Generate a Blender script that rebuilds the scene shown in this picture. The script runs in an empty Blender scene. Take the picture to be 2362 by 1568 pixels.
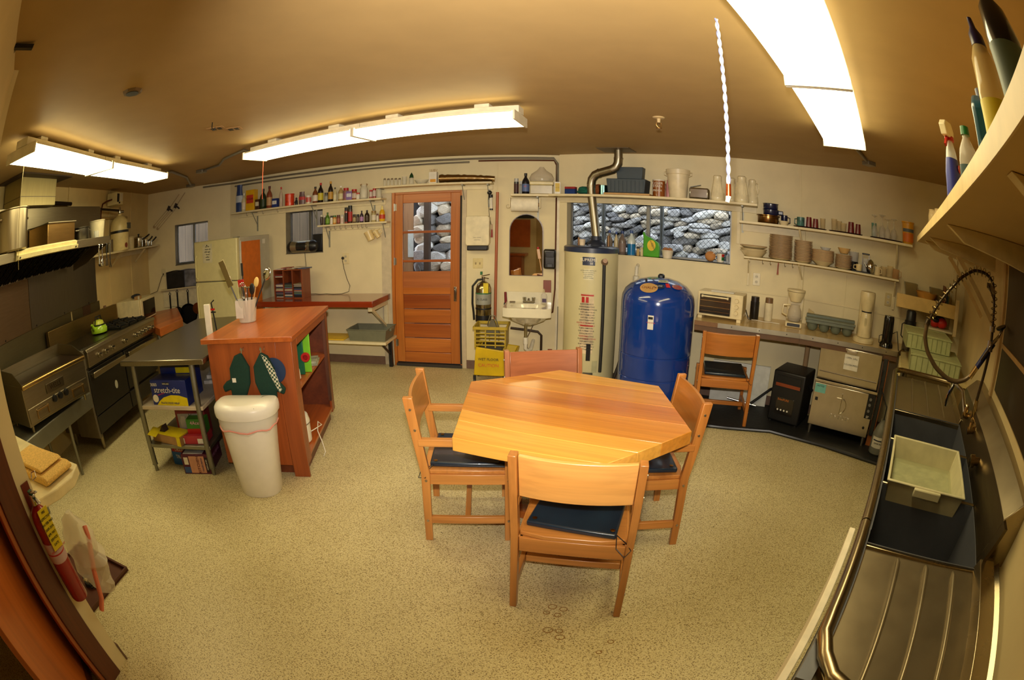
import bpy, bmesh, math, random
from mathutils import Vector, Matrix, noise
rnd = random.Random(7)
PI = math.pi
R = math.radians
sc = bpy.context.scene
C = sc.collection

# ------------------------------------------------------------------ camera (diagonal fisheye lens), world, exposure
CAM_H = 1.68
cam = bpy.data.cameras.new('camera')
cam_ob = bpy.data.objects.new('camera', cam)
C.objects.link(cam_ob)
sc.camera = cam_ob
cam.type = 'PANO'
cam.panorama_type = 'FISHEYE_LENS_POLYNOMIAL'
cam.fisheye_fov = R(186)
cam.sensor_width = 36
cam.sensor_fit = 'HORIZONTAL'
cam.fisheye_polynomial_k0 = 0
cam.fisheye_polynomial_k1 = -5.53146305e-02
cam.fisheye_polynomial_k2 = -7.58468049e-04
cam.fisheye_polynomial_k3 = 6.56778080e-05
cam.fisheye_polynomial_k4 = -2.89634264e-06
cam.clip_start = 0.02
cam_ob.matrix_world = (Matrix.Translation((0, 0, CAM_H)) @ Matrix.Rotation(R(90 - 13.57), 4, 'X')
                       @ Matrix.Rotation(R(0.51), 4, 'Z'))
sc.view_settings.view_transform = 'Standard'
sc.view_settings.look = 'None'
sc.view_settings.gamma = 1
sc.view_settings.use_curve_mapping = False
sc.view_settings.exposure = 0.0
sc.cycles.max_bounces = 7
sc.cycles.diffuse_bounces = 4
sc.cycles.glossy_bounces = 3
sc.cycles.transmission_bounces = 6
sc.cycles.transparent_max_bounces = 8
sc.cycles.caustics_reflective = False
sc.cycles.caustics_refractive = False
sc.cycles.sample_clamp_indirect = 6

world = bpy.data.worlds.new('sky')
sc.world = world
world.use_nodes = True
wn = world.node_tree
bg = wn.nodes['Background']
bg.inputs[0].default_value = (0.86, 0.90, 0.95, 1)
bg.inputs[1].default_value = 5.0
LAMP_COL = (1.0, 0.86, 0.47, 1)
LAMP_STRENGTH = 12.0
# the photographer's on-camera flash
fl = bpy.data.lights.new('camera_flash', 'SPOT')
fl.shadow_soft_size = 0.03; fl.spot_size = R(104); fl.spot_blend = 1; fl.energy = 430; fl.color = (1, 0.90, 0.76)
fl_ob = bpy.data.objects.new('camera_flash', fl)
C.objects.link(fl_ob)
fl_ob.matrix_world = Matrix.Translation((0.0, 0.02, CAM_H + 0.17)) @ Matrix.Rotation(R(90 - 2), 4, 'X')

# ------------------------------------------------------------------ wall frames: (direction in degrees, distance of the plane)
H = 2.469
WL = {'B': (-5.3, 5.48), 'W': (-29.3, 4.96), 'R': (-46.5, 4.86), '1': (21.5, 6.88), 'L': (108.3, 3.25),
      'S': (-137.0, .83), 'T': (-138.5, .71), 'G': (102.0, 3.0)}
def at(w, s, v, z=0):
    """s along the wall, v metres out from it into the room"""
    a, D = WL[w]; a = R(a)
    return Vector((math.cos(a) * s - math.sin(a) * (D - v), math.sin(a) * s + math.cos(a) * (D - v), z))
def ang(w): return R(WL[w][0])

# ------------------------------------------------------------------ materials
MATS = {}
def lin(c):
    return tuple(((x / 255) / 12.92 if x / 255 <= 0.04045 else ((x / 255 + 0.055) / 1.055) ** 2.4) for x in c) + (1,)
def base(name):
    m = bpy.data.materials.new(name); m.use_nodes = True
    nt = m.node_tree; return m, nt, nt.nodes['Principled BSDF']
def nd(nt, t, **k):
    n = nt.nodes.new(t)
    for a, b in k.items(): setattr(n, a, b)
    return n
def noise_mix(nt, c1, c2, scale, stretch=(1, 1, 1), detail=4, lo=.35, hi=.65, coord='Object'):
    tc = nd(nt, 'ShaderNodeTexCoord'); mp = nd(nt, 'ShaderNodeMapping'); nz = nd(nt, 'ShaderNodeTexNoise'); rp = nd(nt, 'ShaderNodeValToRGB')
    mp.inputs['Scale'].default_value = stretch
    nt.links.new(tc.outputs[coord], mp.inputs[0]); nt.links.new(mp.outputs[0], nz.inputs[0])
    nz.inputs['Scale'].default_value = scale; nz.inputs['Detail'].default_value = detail
    nt.links.new(nz.outputs[0], rp.inputs[0])
    rp.color_ramp.elements[0].position = lo; rp.color_ramp.elements[1].position = hi
    rp.color_ramp.elements[0].color = c1; rp.color_ramp.elements[1].color = c2
    return rp, nz, mp
def M(col, rough=.5, metal=0, var=.08, scale=14, bump=0, coat=0, spec=.5):
    key = ('p', tuple(col), rough, metal, var, scale, bump, coat, spec)
    if key in MATS: return MATS[key]
    m, nt, b = base('paint_%d_%d_%d' % tuple(int(x) for x in col))
    c = lin(col)
    lo = tuple(x * (1 - var) for x in c[:3]) + (1,); hi = tuple(min(1, x * (1 + var)) for x in c[:3]) + (1,)
    rp, nz, mp = noise_mix(nt, lo, hi, scale)
    nt.links.new(rp.outputs[0], b.inputs['Base Color'])
    b.inputs['Roughness'].default_value = rough; b.inputs['Metallic'].default_value = metal
    b.inputs['Coat Weight'].default_value = coat; b.inputs['Specular IOR Level'].default_value = spec
    if bump:
        bp = nd(nt, 'ShaderNodeBump'); bp.inputs['Strength'].default_value = bump; bp.inputs['Distance'].default_value = .01
        nt.links.new(nz.outputs[0], bp.inputs['Height']); nt.links.new(bp.outputs[0], b.inputs['Normal'])
    MATS[key] = m
    return m
def wood(c1, c2, axis='X', scale=5, rough=.35, coat=.3, knots=0, knotcol=(92, 45, 18)):
    key = ('w', c1, c2, axis, scale, rough, coat, knots)
    if key in MATS: return MATS[key]
    m, nt, b = base('wood_%d_%d_%d' % c1)
    st = {'X': (.12, 1.6, 1.6), 'Y': (1.6, .12, 1.6), 'Z': (1.6, 1.6, .12)}[axis]
    rp, nz, mp = noise_mix(nt, lin(c1), lin(c2), scale, st, 6, .3, .7)
    nz.inputs['Distortion'].default_value = .6
    out = rp.outputs[0]
    # fine grain lines
    rp2, nz2, mp2 = noise_mix(nt, (.72, .72, .72, 1), (1, 1, 1, 1), scale * 9, tuple(x if x > 1 else x * .5 for x in st), 3, .35, .6)
    mx = nd(nt, 'ShaderNodeMix', data_type='RGBA', blend_type='MULTIPLY'); mx.inputs[0].default_value = .55
    nt.links.new(out, mx.inputs[6]); nt.links.new(rp2.outputs[0], mx.inputs[7]); out = mx.outputs[2]
    if knots:
        tc = nd(nt, 'ShaderNodeTexCoord'); mk = nd(nt, 'ShaderNodeMapping'); vo = nd(nt, 'ShaderNodeTexVoronoi'); r3 = nd(nt, 'ShaderNodeValToRGB')
        mk.inputs['Scale'].default_value = {'X': (.45, 1, 1), 'Y': (1, .45, 1), 'Z': (1, 1, .45)}[axis]
        vo.inputs['Scale'].default_value = knots
        nt.links.new(tc.outputs['Object'], mk.inputs[0]); nt.links.new(mk.outputs[0], vo.inputs[0])
        r3.color_ramp.elements[0].position = .045; r3.color_ramp.elements[0].color = (1, 1, 1, 1)
        r3.color_ramp.elements[1].position = .14; r3.color_ramp.elements[1].color = (0, 0, 0, 1)
        nt.links.new(vo.outputs['Distance'], r3.inputs[0])
        m2 = nd(nt, 'ShaderNodeMix', data_type='RGBA'); nt.links.new(r3.outputs[0], m2.inputs[0])
        nt.links.new(out, m2.inputs[6]); m2.inputs[7].default_value = lin(knotcol); out = m2.outputs[2]
    nt.links.new(out, b.inputs['Base Color'])
    b.inputs['Roughness'].default_value = rough; b.inputs['Coat Weight'].default_value = coat; b.inputs['Coat Roughness'].default_value = .25
    bp = nd(nt, 'ShaderNodeBump'); bp.inputs['Strength'].default_value = .12; bp.inputs['Distance'].default_value = .003
    nt.links.new(nz2.outputs[0], bp.inputs['Height']); nt.links.new(bp.outputs[0], b.inputs['Normal'])
    MATS[key] = m
    return m
def steel(col=(150, 148, 142), rough=.34, axis='X', metal=1.0):
    key = ('s', col, rough, axis, metal)
    if key in MATS: return MATS[key]
    m, nt, b = base('steel_%d_%d' % (col[0], int(rough * 100)))
    st = {'X': (.6, 9, 9), 'Y': (9, .6, 9), 'Z': (9, 9, .6), 'N': (1, 1, 1)}[axis]
    c = lin(col)
    rp, nz, mp = noise_mix(nt, tuple(x * .94 for x in c[:3]) + (1,), tuple(min(1, x * 1.05) for x in c[:3]) + (1,), 9, st, 5)
    nt.links.new(rp.outputs[0], b.inputs['Base Color'])
    mr = nd(nt, 'ShaderNodeMapRange'); mr.inputs[3].default_value = rough * .9; mr.inputs[4].default_value = rough * 1.15
    nt.links.new(nz.outputs[0], mr.inputs[0]); nt.links.new(mr.outputs[0], b.inputs['Roughness'])
    b.inputs['Metallic'].default_value = metal
    MATS[key] = m
    return m
def glass(col=(235, 235, 225), rough=.03, alpha=None, ior=1.35):
    key = ('g', col, rough, alpha, ior)
    if key in MATS: return MATS[key]
    m, nt, b = base('glass_%d_%d_%d' % col)
    b.inputs['Base Color'].default_value = lin(col); b.inputs['Roughness'].default_value = rough
    if alpha is None and ior > 1.1: alpha = .34
    b.inputs['Transmission Weight'].default_value = 1 if alpha is None else 0
    b.inputs['IOR'].default_value = ior
    if alpha is not None: b.inputs['Alpha'].default_value = alpha
    MATS[key] = m
    return m
def emit(name, col, strength):
    m = bpy.data.materials.new(name); m.use_nodes = True; nt = m.node_tree; nt.nodes.clear()
    e = nd(nt, 'ShaderNodeEmission'); o = nd(nt, 'ShaderNodeOutputMaterial')
    e.inputs[0].default_value = col; e.inputs[1].default_value = strength
    nt.links.new(e.outputs[0], o.inputs[0]); return m
def speck_floor():
    m, nt, b = base('speckled_vinyl')
    rp, nz, mp = noise_mix(nt, lin((196, 182, 134)), lin((220, 207, 160)), .9, detail=5)
    out = rp.outputs[0]
    tc = nd(nt, 'ShaderNodeTexCoord')
    for sc_, dens, col, w in ((90, .42, (116, 92, 48), .8), (150, .36, (130, 104, 58), .75), (110, .34, (240, 230, 196), .7), (60, .22, (88, 66, 36), .85)):
        mp2 = nd(nt, 'ShaderNodeMapping'); mp2.inputs['Location'].default_value = (sc_ * .13, sc_ * .07, 0); mp2.inputs['Scale'].default_value = (1, 1.5, 1)
        mp2.inputs['Rotation'].default_value = (0, 0, sc_)
        vo = nd(nt, 'ShaderNodeTexVoronoi'); vo.inputs['Scale'].default_value = sc_
        rr = nd(nt, 'ShaderNodeValToRGB'); rr.color_ramp.elements[0].position = dens * .55; rr.color_ramp.elements[1].position = dens
        rr.color_ramp.elements[0].color = (w, w, w, 1); rr.color_ramp.elements[1].color = (0, 0, 0, 1)
        nt.links.new(tc.outputs['Object'], mp2.inputs[0]); nt.links.new(mp2.outputs[0], vo.inputs[0]); nt.links.new(vo.outputs['Distance'], rr.inputs[0])
        mx = nd(nt, 'ShaderNodeMix', data_type='RGBA'); nt.links.new(rr.outputs[0], mx.inputs[0]); nt.links.new(out, mx.inputs[6])
        mx.inputs[7].default_value = lin(col); out = mx.outputs[2]
    nt.links.new(out, b.inputs['Base Color']); b.inputs['Roughness'].default_value = .42
    b.inputs['Specular IOR Level'].default_value = .35
    return m

# ------------------------------------------------------------------ geometry helpers
class MB:
    def __init__(s): s.bm = bmesh.new()
    def _v(s, pts): return [s.bm.verts.new(p) for p in pts]
    def box(s, x0, x1, y0, y1, z0, z1, m=None):
        v = s._v([(x, y, z) if m is None else m @ Vector((x, y, z)) for z in (z0, z1) for x, y in ((x0, y0), (x1, y0), (x1, y1), (x0, y1))])
        for f in ((3, 2, 1, 0), (4, 5, 6, 7), (0, 1, 5, 4), (1, 2, 6, 5), (2, 3, 7, 6), (3, 0, 4, 7)): s.bm.faces.new([v[i] for i in f])
        return s
    def bar(s, p, q, w, h, up=(0, 0, 1)):
        p, q = Vector(p), Vector(q); d = (q - p); L = d.length; d.normalize(); u = Vector(up)
        x = d.cross(u); x = x.normalized() if x.length > 1e-4 else Vector((1, 0, 0)); u = x.cross(d)
        m = Matrix((x, d, u)).transposed().to_4x4(); m.translation = p
        return s.box(-w / 2, w / 2, 0, L, -h / 2, h / 2, m)
    def prism(s, poly, z0, z1, m=None):
        f = lambda p, z: (p[0], p[1], z) if m is None else m @ Vector((p[0], p[1], z))
        a = s._v([f(p, z0) for p in poly]); b = s._v([f(p, z1) for p in poly]); n = len(poly)
        s.bm.faces.new(a[::-1]); s.bm.faces.new(b)
        for i in range(n): s.bm.faces.new((a[i], a[(i + 1) % n], b[(i + 1) % n], b[i]))
        return s
    def face(s, pts): s.bm.faces.new(s._v(pts)); return s
    def lathe(s, prof, c=(0, 0, 0), n=20, sx=1, sy=1, m=None):
        rings = []
        for r, z in prof:
            ring = []
            for i in range(n):
                p = Vector((c[0] + r * sx * math.cos(2 * PI * i / n), c[1] + r * sy * math.sin(2 * PI * i / n), c[2] + z))
                ring.append(s.bm.verts.new(m @ p if m is not None else p))
            rings.append(ring)
        for a, b in zip(rings, rings[1:]):
            for i in range(n): s.bm.faces.new((a[i], a[(i + 1) % n], b[(i + 1) % n], b[i]))
        if prof[0][0] > 1e-5: s.bm.faces.new(rings[0][::-1])
        if prof[-1][0] > 1e-5: s.bm.faces.new(rings[-1])
        return s
    def cyl(s, p, q, r, r2=None, n=16):
        p, q = Vector(p), Vector(q); d = q - p; L = d.length
        m = Matrix.Translation(p) @ Vector((0, 0, 1)).rotation_difference(d).to_matrix().to_4x4()
        return s.lathe([(r, 0), (r if r2 is None else r2, L)], n=n, m=m)
    def tube(s, pts, r, n=8, closed=False):
        pts = [Vector(p) for p in pts]; rings = []; k = len(pts); prev = None
        for i, p in enumerate(pts):
            a = pts[i - 1] if i or closed else p; b = pts[(i + 1) % k] if i < k - 1 or closed else p
            d = (b - a).normalized()
            if prev is None:
                u = d.cross(Vector((0, 0, 1)));
                if u.length < .1: u = d.cross(Vector((1, 0, 0)))
                u.normalize()
            else:
                u = prev - d * prev.dot(d); u.normalize()
            prev = u; w = d.cross(u); rr = r[i] if isinstance(r, (list, tuple)) else r
            rings.append([s.bm.verts.new(p + (u * math.cos(2 * PI * j / n) + w * math.sin(2 * PI * j / n)) * rr) for j in range(n)])
        for a, b in list(zip(rings, rings[1:])) + ([(rings[-1], rings[0])] if closed else []):
            for j in range(n): s.bm.faces.new((a[j], a[(j + 1) % n], b[(j + 1) % n], b[j]))
        if not closed: s.bm.faces.new(rings[0][::-1]); s.bm.faces.new(rings[-1])
        return s
    def ball(s, c, r, sx=1, sy=1, sz=1, n=14, k=8):
        return s.lathe([(max(1e-6, r * math.sin(PI * i / k)), -r * sz * math.cos(PI * i / k)) for i in range(k + 1)], c, n, sx, sy)
    def build(s, name, mat, parent=None, bevel=0, loc=None, rot=None, seg=2, flat=False):
        bmesh.ops.remove_doubles(s.bm, verts=s.bm.verts, dist=1e-6)
        bmesh.ops.recalc_face_normals(s.bm, faces=s.bm.faces)
        me = bpy.data.meshes.new(name); s.bm.to_mesh(me); s.bm.free()
        if not flat:
            me.polygons.foreach_set('use_smooth', [True] * len(me.polygons)); me.set_sharp_from_angle(angle=R(38))
        me.materials.append(mat)
        o = bpy.data.objects.new(name, me); C.objects.link(o)
        if parent: o.parent = parent
        if loc is not None: o.location = loc
        if rot is not None: o.rotation_euler = rot
        if bevel:
            b = o.modifiers.new('bevel', 'BEVEL'); b.width = bevel; b.segments = seg; b.limit_method = 'ANGLE'; b.angle_limit = R(40)
        return o
def B(*a): return MB().box(*a)
def tag(o, label=None, cat=None, group=None, kind=None):
    if label: o['label'] = label
    if cat: o['category'] = cat
    if group: o['group'] = group
    if kind: o['kind'] = kind
    return o
def thing(name, label, cat, loc=(0, 0, 0), rot=0, group=None):
    o = bpy.data.objects.new(name, None); C.objects.link(o)
    o.empty_display_size = .05
    o.location = loc; o.rotation_euler = (0, 0, rot)
    return tag(o, label, cat, group)
def wthing(name, label, cat, w, s, v, z, group=None, turn=0):
    return thing(name, label, cat, at(w, s, v, z), ang(w) + turn, group)
def copy_tree(o, loc=None, rot=None, label=None):
    r = o.copy(); C.objects.link(r)
    if loc is not None: r.location = loc
    if rot is not None: r.rotation_euler = (0, 0, rot)
    if label: r['label'] = label
    for ch in o.children:
        c = ch.copy(); C.objects.link(c); c.parent = r
        for g in ch.children:
            d = g.copy(); C.objects.link(d); d.parent = c
    return r
def text(s, size, loc, mat, parent, rot=(PI / 2, 0, 0), name='lettering', align='CENTER', ext=.0006, sx=1):
    cu = bpy.data.curves.new('t', 'FONT'); cu.body = s; cu.size = size; cu.align_x = align; cu.align_y = 'CENTER'; cu.extrude = ext; cu.resolution_u = 2
    ob = bpy.data.objects.new('t', cu)
    me = bpy.data.meshes.new_from_object(ob); bpy.data.objects.remove(ob); bpy.data.curves.remove(cu)
    me.materials.clear(); me.materials.append(mat)
    o = bpy.data.objects.new(name, me); C.objects.link(o); o.parent = parent; o.location = loc; o.rotation_euler = rot; o.scale = (sx, 1, 1)
    return o
BLACK = M((22, 22, 24), .4); WHITE = M((226, 220, 204), .45); CREAM = M((214, 200, 160), .5)
CHROME = steel((205, 205, 205), .12, 'N'); SS = steel(); GALV = steel((150, 150, 140), .5, 'N'); RED = M((176, 28, 24), .4)
CARD = M((170, 132, 86), .8); SHELFP = M((222, 208, 168), .5, var=.04)
# ================================================================== the room shell
WALLM = M((226, 212, 172), .62, var=.045, scale=3.2, bump=.05, spec=.3)
WALLW = M((220, 198, 146), .62, var=.05, scale=3, spec=.3)
CEILM = M((176, 148, 100), .6, var=.03, scale=5, bump=.04, spec=.3)
def wall(name, w, s0, s1, z0, z1, holes, mat, thick=.16, label=None):
    ss = sorted({s0, s1, *[h[0] for h in holes], *[h[1] for h in holes]}); zs = sorted({z0, z1, *[h[2] for h in holes], *[h[3] for h in holes]})
    mb = MB()
    for a, b in zip(ss, ss[1:]):
        run = None
        for c, d in list(zip(zs, zs[1:])) + [(None, None)]:
            solid = c is not None and not any(h[0] <= (a + b) / 2 <= h[1] and h[2] <= (c + d) / 2 <= h[3] for h in holes)
            if solid: run = (run[0], d) if run else (c, d)
            elif run: mb.box(a, b, 0, thick, run[0], run[1]); run = None
    o = mb.build(name, mat, loc=at(w, 0, 0, 0), rot=(0, 0, ang(w)), flat=True)
    return tag(o, kind='structure')
WIN1 = (-2.378, -1.82, 1.385, 1.953); WIN2 = (-3.425, -2.86, 1.40, 1.94); DOOR = (-1.922, -1.083, 0, 2.08)
WINB = (-2.116, -.318, 1.382, 1.945)
sL = 6.709
FLOOR = speck_floor()
def sxy(p): return (p.x, p.y)
pN = Vector((4.131, 2.707, 0)); pA = Vector((-5.192, 5.349, 0)); pM = Vector((2.787, 4.124, 0))
pP1 = at('T', 1.6, 0); pP2 = Vector((-2.9, -1.72, 0))
out = [at('1', -2.95, -.16), at('1', -1.4, -.16), at('B', -4.4, -.16), at('B', -.05, -.16), at('W', .45, -.16), at('R', .9, -.16), pN + Vector((.2, -.1, 0)), pP1 + Vector((.1, -.1, 0)), pP2 + Vector((-.1, -.1, 0)), at('L', -2.2, -.2)]
tag(MB().prism([sxy(p) for p in out], -.1, 0).build('floor', FLOOR, flat=True), kind='structure')
tag(MB().prism([sxy(p) for p in out], H, H + .12).build('ceiling', CEILM, flat=True), kind='structure')
wall('wall_left', 'L', -2.2, 6.72, 0, H, [], WALLW)
wall('wall_back_left', '1', -2.88, -1.44, 0, H, [WIN1], WALLM)
wall('wall_back', 'B', -4.44, .03, 0, H, [WIN2, DOOR], WALLM)
wall('wall_window', 'W', -2.206, .44, 0, H, [WINB], WALLM)
wall('wall_right', 'R', -1.1, .9, 0, H, [], WALLM)
wall('wall_sink', 'T', -4.95, 1.62, 0, H, [], WALLW)
d = (pP2 - pP1); WL['Q'] = (math.degrees(math.atan2(-d.y, -d.x)), 0)
aq = R(WL['Q'][0]); WL['Q'] = (WL['Q'][0], -math.sin(aq) * pP1.x + math.cos(aq) * pP1.y)
# rear wall (behind the camera): its frame runs the other way, so that v points into the room
aq2 = math.degrees(math.atan2(d.y, d.x)); WL['Q'] = (aq2, -math.sin(R(aq2)) * pP1.x + math.cos(R(aq2)) * pP1.y)
sq = lambda p: math.cos(R(aq2)) * p.x + math.sin(R(aq2)) * p.y
wall('wall_rear', 'Q', sq(pP1) - .1, sq(pP2) + .1, 0, H, [], WALLM)
# near partition with its end face at the opening
tag(B(-3.62, -1.741, .606, .703, 0, H).build('wall_near', WALLM, flat=True), kind='structure')
DARKW = wood((74, 34, 16), (104, 52, 24), 'Z', 4, .4, .3); ORW = wood((150, 74, 28), (186, 100, 42), 'Z', 3, .35, .4)
tag(B(-1.79, -1.728, .475, .606, 0, 2.1).build('trim_1', DARKW, bevel=.004), kind='structure')
tag(B(-1.80, -1.745, .445, .478, 0, 2.1).build('trim_2', ORW, bevel=.006), kind='structure')
tag(MB().prism([(-1.745, .672), (-.35, -.155), (-.40, -.24), (-1.80, .59)], 2.1, H).build('wall_header', WALLW, flat=True), kind='structure')
tag(B(-3.6, -1.735, .703, .716, 0, .11).build('baseboard_near', M((110, 84, 66), .5), bevel=.002), kind='structure')
dl = thing('door_leaf', 'open orange plywood door leaf at the bottom left corner', 'door', (-2.10, .59, .012), R(-39))
B(0, .86, -.02, .02, 0, 2.03).build('panel', wood((158, 78, 26), (196, 108, 44), 'Z', 2.2, .35, .3), dl, bevel=.003)
B(0, .86, .0205, .026, .0, .08).build('kick_strip', DARKW, dl)
# baseboards
def basebd(name, w, s0, s1, col=(112, 86, 72)):
    tag(B(s0, s1, -.012, 0, 0, .1).build(name, M(col, .45), loc=at(w, 0, 0, 0), rot=(0, 0, ang(w)), bevel=.002), kind='structure')
basebd('baseboard_back', 'B', -4.38, -2.0); basebd('baseboard_back_right', 'B', -1.03, -.0); basebd('baseboard_window', 'W', -2.19, .40)
basebd('baseboard_right', 'R', -1.06, .85); basebd('baseboard_back_left', '1', -2.85, -1.45)
n_t = [2]
def trim(w, x0, x1, y0, y1, z0, z1, mat=SHELFP, bevel=.002):
    n_t[0] += 1
    return tag(B(x0, x1, y0, y1, z0, z1).build('trim_%d' % n_t[0], mat, loc=at(w, 0, 0, 0), rot=(0, 0, ang(w)), bevel=bevel), kind='structure')
# wall panel battens and joints
for s in (4.26, 5.35, 6.05): trim('L', s, s + .03, -.012, 0, 0, H, WALLW)
for s in (-1.075, -.55, .10): trim('R', s, s + .02, -.006, 0, .9, 1.5 if s > -1 else H, WALLM)
trim('R', -1.05, .85, -.008, 0, 1.13, 1.145, WALLM); trim('W', -.3, .42, -.008, 0, 1.13, 1.145, WALLM)
trim('B', -.03, .025, -.015, 0, .1, 1.95, M((226, 214, 184), .5)); trim('B', -2.05, -1.93, -.012, 0, 0, 2.1, M((200, 186, 158), .5)); trim('B', -1.076, -1.03, -.012, 0, 0, 2.1, M((196, 180, 150), .5))
trim('B', -2.05, -1.03, -.012, 0, 2.085, 2.118, M((206, 192, 164), .5))
trim('B', -.69, -.68, -.006, 0, 1.98, H - .1, WALLM)
trim('W', -.262, -.225, -.02, 0, 1.6, 1.975, SHELFP)
trim('T', -2.72, -2.66, -.02, 0, 1.0, 1.86, M((200, 170, 120), .5))
trim('R', .72, .76, -.03, 0, .9, 1.85, SHELFP)

# ---- windows
FR = steel((120, 120, 118), .4, 'N', .8)
GL = glass((232, 238, 240), .0, None, 1.02)
def window(n, w, hole, mull, depth=.11):
    s0, s1, z0, z1 = hole
    t = tag(thing('window_%d' % n, None, None, at(w, 0, 0, 0), ang(w)), kind='structure')
    mb = MB(); k = .022
    mb.box(s0, s1, depth, depth + .03, z0, z0 + k).box(s0, s1, depth, depth + .03, z1 - k, z1).box(s0, s0 + k, depth, depth + .03, z0 + k, z1 - k).box(s1 - k, s1, depth, depth + .03, z0 + k, z1 - k)
    mb.build('window_frame', FR, t, bevel=.003)
    B(mull - .02, mull + .02, depth - .012, depth + .03, z0 + k, z1 - k).build('mullion', FR, t, bevel=.003)
    for a, b in ((s0 + k, mull - .02), (mull + .02, s1 - k)):
        B(a, b, depth + .012, depth + .017, z0 + k, z1 - k).build('pane', GL, t, flat=True)
    B(s0 - .005, s1 + .005, -.004, depth, z0 - .012, z0).build('window_sill', SHELFP if n == 3 else M((120, 112, 92), .6), t, bevel=.002)
    return t
window(1, '1', WIN1, -2.08); window(2, 'B', WIN2, -3.10); w3 = window(3, 'W', WINB, -1.226)
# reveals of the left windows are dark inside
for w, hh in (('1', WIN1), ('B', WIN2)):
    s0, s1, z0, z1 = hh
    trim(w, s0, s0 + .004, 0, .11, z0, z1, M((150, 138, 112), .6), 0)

# ---- back door
D = tag(thing('door_1', None, None, at('B', 0, 0, 0), ang('B')), kind='structure')
DW = wood((156, 82, 28), (196, 116, 46), 'Z', 3.2, .3, .5); DWH = wood((162, 84, 28), (204, 120, 48), 'X', 3.2, .3, .5); DWD = wood((140, 66, 24), (176, 94, 36), 'X', 3, .3, .5)
s0, s1 = -1.922, -1.083
B(s0, s0 + .035, -.02, .14, 0, 2.07).build('jamb', DW, D, bevel=.003); B(s1 - .02, s1, -.005, .14, 0, 2.07).build('jamb', DW, D, bevel=.003)
B(s0 + .035, s1 - .02, .0, .14, 2.04, 2.07).build('door_head', DWH, D, bevel=.003)
x0, x1 = s0 + .035, s1 - .02; zb = .045
B(x0, x0 + .10, .0, .04, zb, 2.04).build('stile', DW, D, bevel=.004); B(x1 - .11, x1, .0, .04, zb, 2.04).build('stile', DW, D, bevel=.004)
xi0, xi1 = x0 + .10, x1 - .11
for a, b in ((1.935, 2.04), (.86, .94), (zb, .17)): B(xi0, xi1, .0, .04, a, b).build('rail', DWH, D, bevel=.004)
for a in (1.575, 1.235): B(xi0, xi1, .004, .03, a, a + .028).build('glazing_bar', DWD, D, bevel=.003)
B(xi0, xi1, .014, .022, .94, 1.128).build('lower_panel', wood((150, 80, 34), (190, 112, 56), 'X', 3.5, .4, .3, 4), D)
B(xi0, xi1, .012, .018, 1.128, 1.935).build('pane', GL, D, flat=True)
for i in range(4):
    z = .17 + i * .1725; B(xi0, xi1, .006, .03, z + .004, z + .1725 - .004).build('board', (DWH, DWD)[i % 2], D, bevel=.006)
B(x0 - .01, x1 + .02, -.03, .06, 0, .035).build('threshold', M((48, 42, 36), .6), D, bevel=.004)
for z in (1.89, 1.25, .28):
    h = MB().cyl((x0 - .005, -.012, z - .045), (x0 - .005, -.012, z + .045), .009).box(x0 - .03, x0 + .02, -.008, 0, z - .04, z + .04).build('hinge', steel((170, 168, 160), .3, 'N'), D)
hd = MB().box(x1 - .07, x1 - .035, -.01, 0, .78, .95).build('door_handle', CHROME, D, bevel=.004)
MB().bar((x1 - .052, -.03, .925), (x1 - .052, -.03, .80), .018, .014, (0, 1, 0)).box(x1 - .06, x1 - .045, -.03, 0, .90, .93).build('lever', CHROME, hd, bevel=.003)
MB().box(x1, x1 + .02, -.012, .0, .05, 2.0).build('weather_strip', M((40, 34, 28), .8), D)

# ---- outside: stone wall, porch boards, fence, ground
og = MB().prism([sxy(at('B', -6, -.17)), sxy(at('B', -.03, -.17)), sxy(at('W', 1.6, -.17)), sxy(at('W', 3.5, -4)), sxy(at('B', -6, -5))], -.3, -.12).build('ground', M((120, 122, 124), .9, var=.3, scale=20))
tag(og, kind='structure')
stones = []
scol = [(176, 176, 180), (206, 206, 208), (226, 226, 226), (140, 138, 138), (196, 184, 168), (214, 202, 184), (120, 120, 124)]
sm = [M(c, .85, var=.28, scale=26, bump=.6) for c in scol]
base_me = []
for k in range(14):
    bm = bmesh.new(); bmesh.ops.create_icosphere(bm, subdivisions=2, radius=.5)
    for v in bm.verts:
        n = noise.noise(v.co * 2.1 + Vector((k * 7.3, 0, 0))) * .35
        v.co *= 1 + n
        v.co.x = max(-.44, min(.44, v.co.x)); v.co.z = max(-.36, min(.36, v.co.z)) * 1.3; v.co.y = max(-.4, min(.4, v.co.y))
    me = bpy.data.meshes.new('stone'); bm.to_mesh(me); bm.free(); me.materials.append(sm[k % 7]); base_me.append(me)
def stone_wall(name, label, w, s0, s1, v, z0, z1, tilt, hs=.16, limit=290):
    t = wthing(name, label, 'wall', w, s0, v, 0)
    B(-.2, s1 - s0 + .2, .14, .3, -.12, z1 + .1).build('backing', M((62, 62, 66), .95), t)
    z = z0; n = 0
    while z < z1 and n < limit:
        x = rnd.uniform(-.1, 0); rowh = rnd.uniform(.6, 1.15) * hs
        while x < s1 - s0 and n < limit:
            L = rnd.uniform(.13, .34)
            o = bpy.data.objects.new('stone', rnd.choice(base_me)); C.objects.link(o); o.parent = t
            o.location = (x + L / 2, rnd.uniform(0, .07), z + rowh / 2 + (x * tilt)); o.scale = (L * 1.25, rnd.uniform(.26, .36), rowh * 1.15)
            o.rotation_euler = (rnd.uniform(-.15, .15), R(-14) + rnd.uniform(-.2, .2), rnd.uniform(-.15, .15)); x += L * .96; n += 1
        z += rowh * .93
    return t
stone_wall('stone_retaining_wall', 'grey fieldstone retaining wall outside the wide window', 'W', -2.75, .6, -1.35, 1.15, 2.6, 0, .105, 290)
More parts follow.
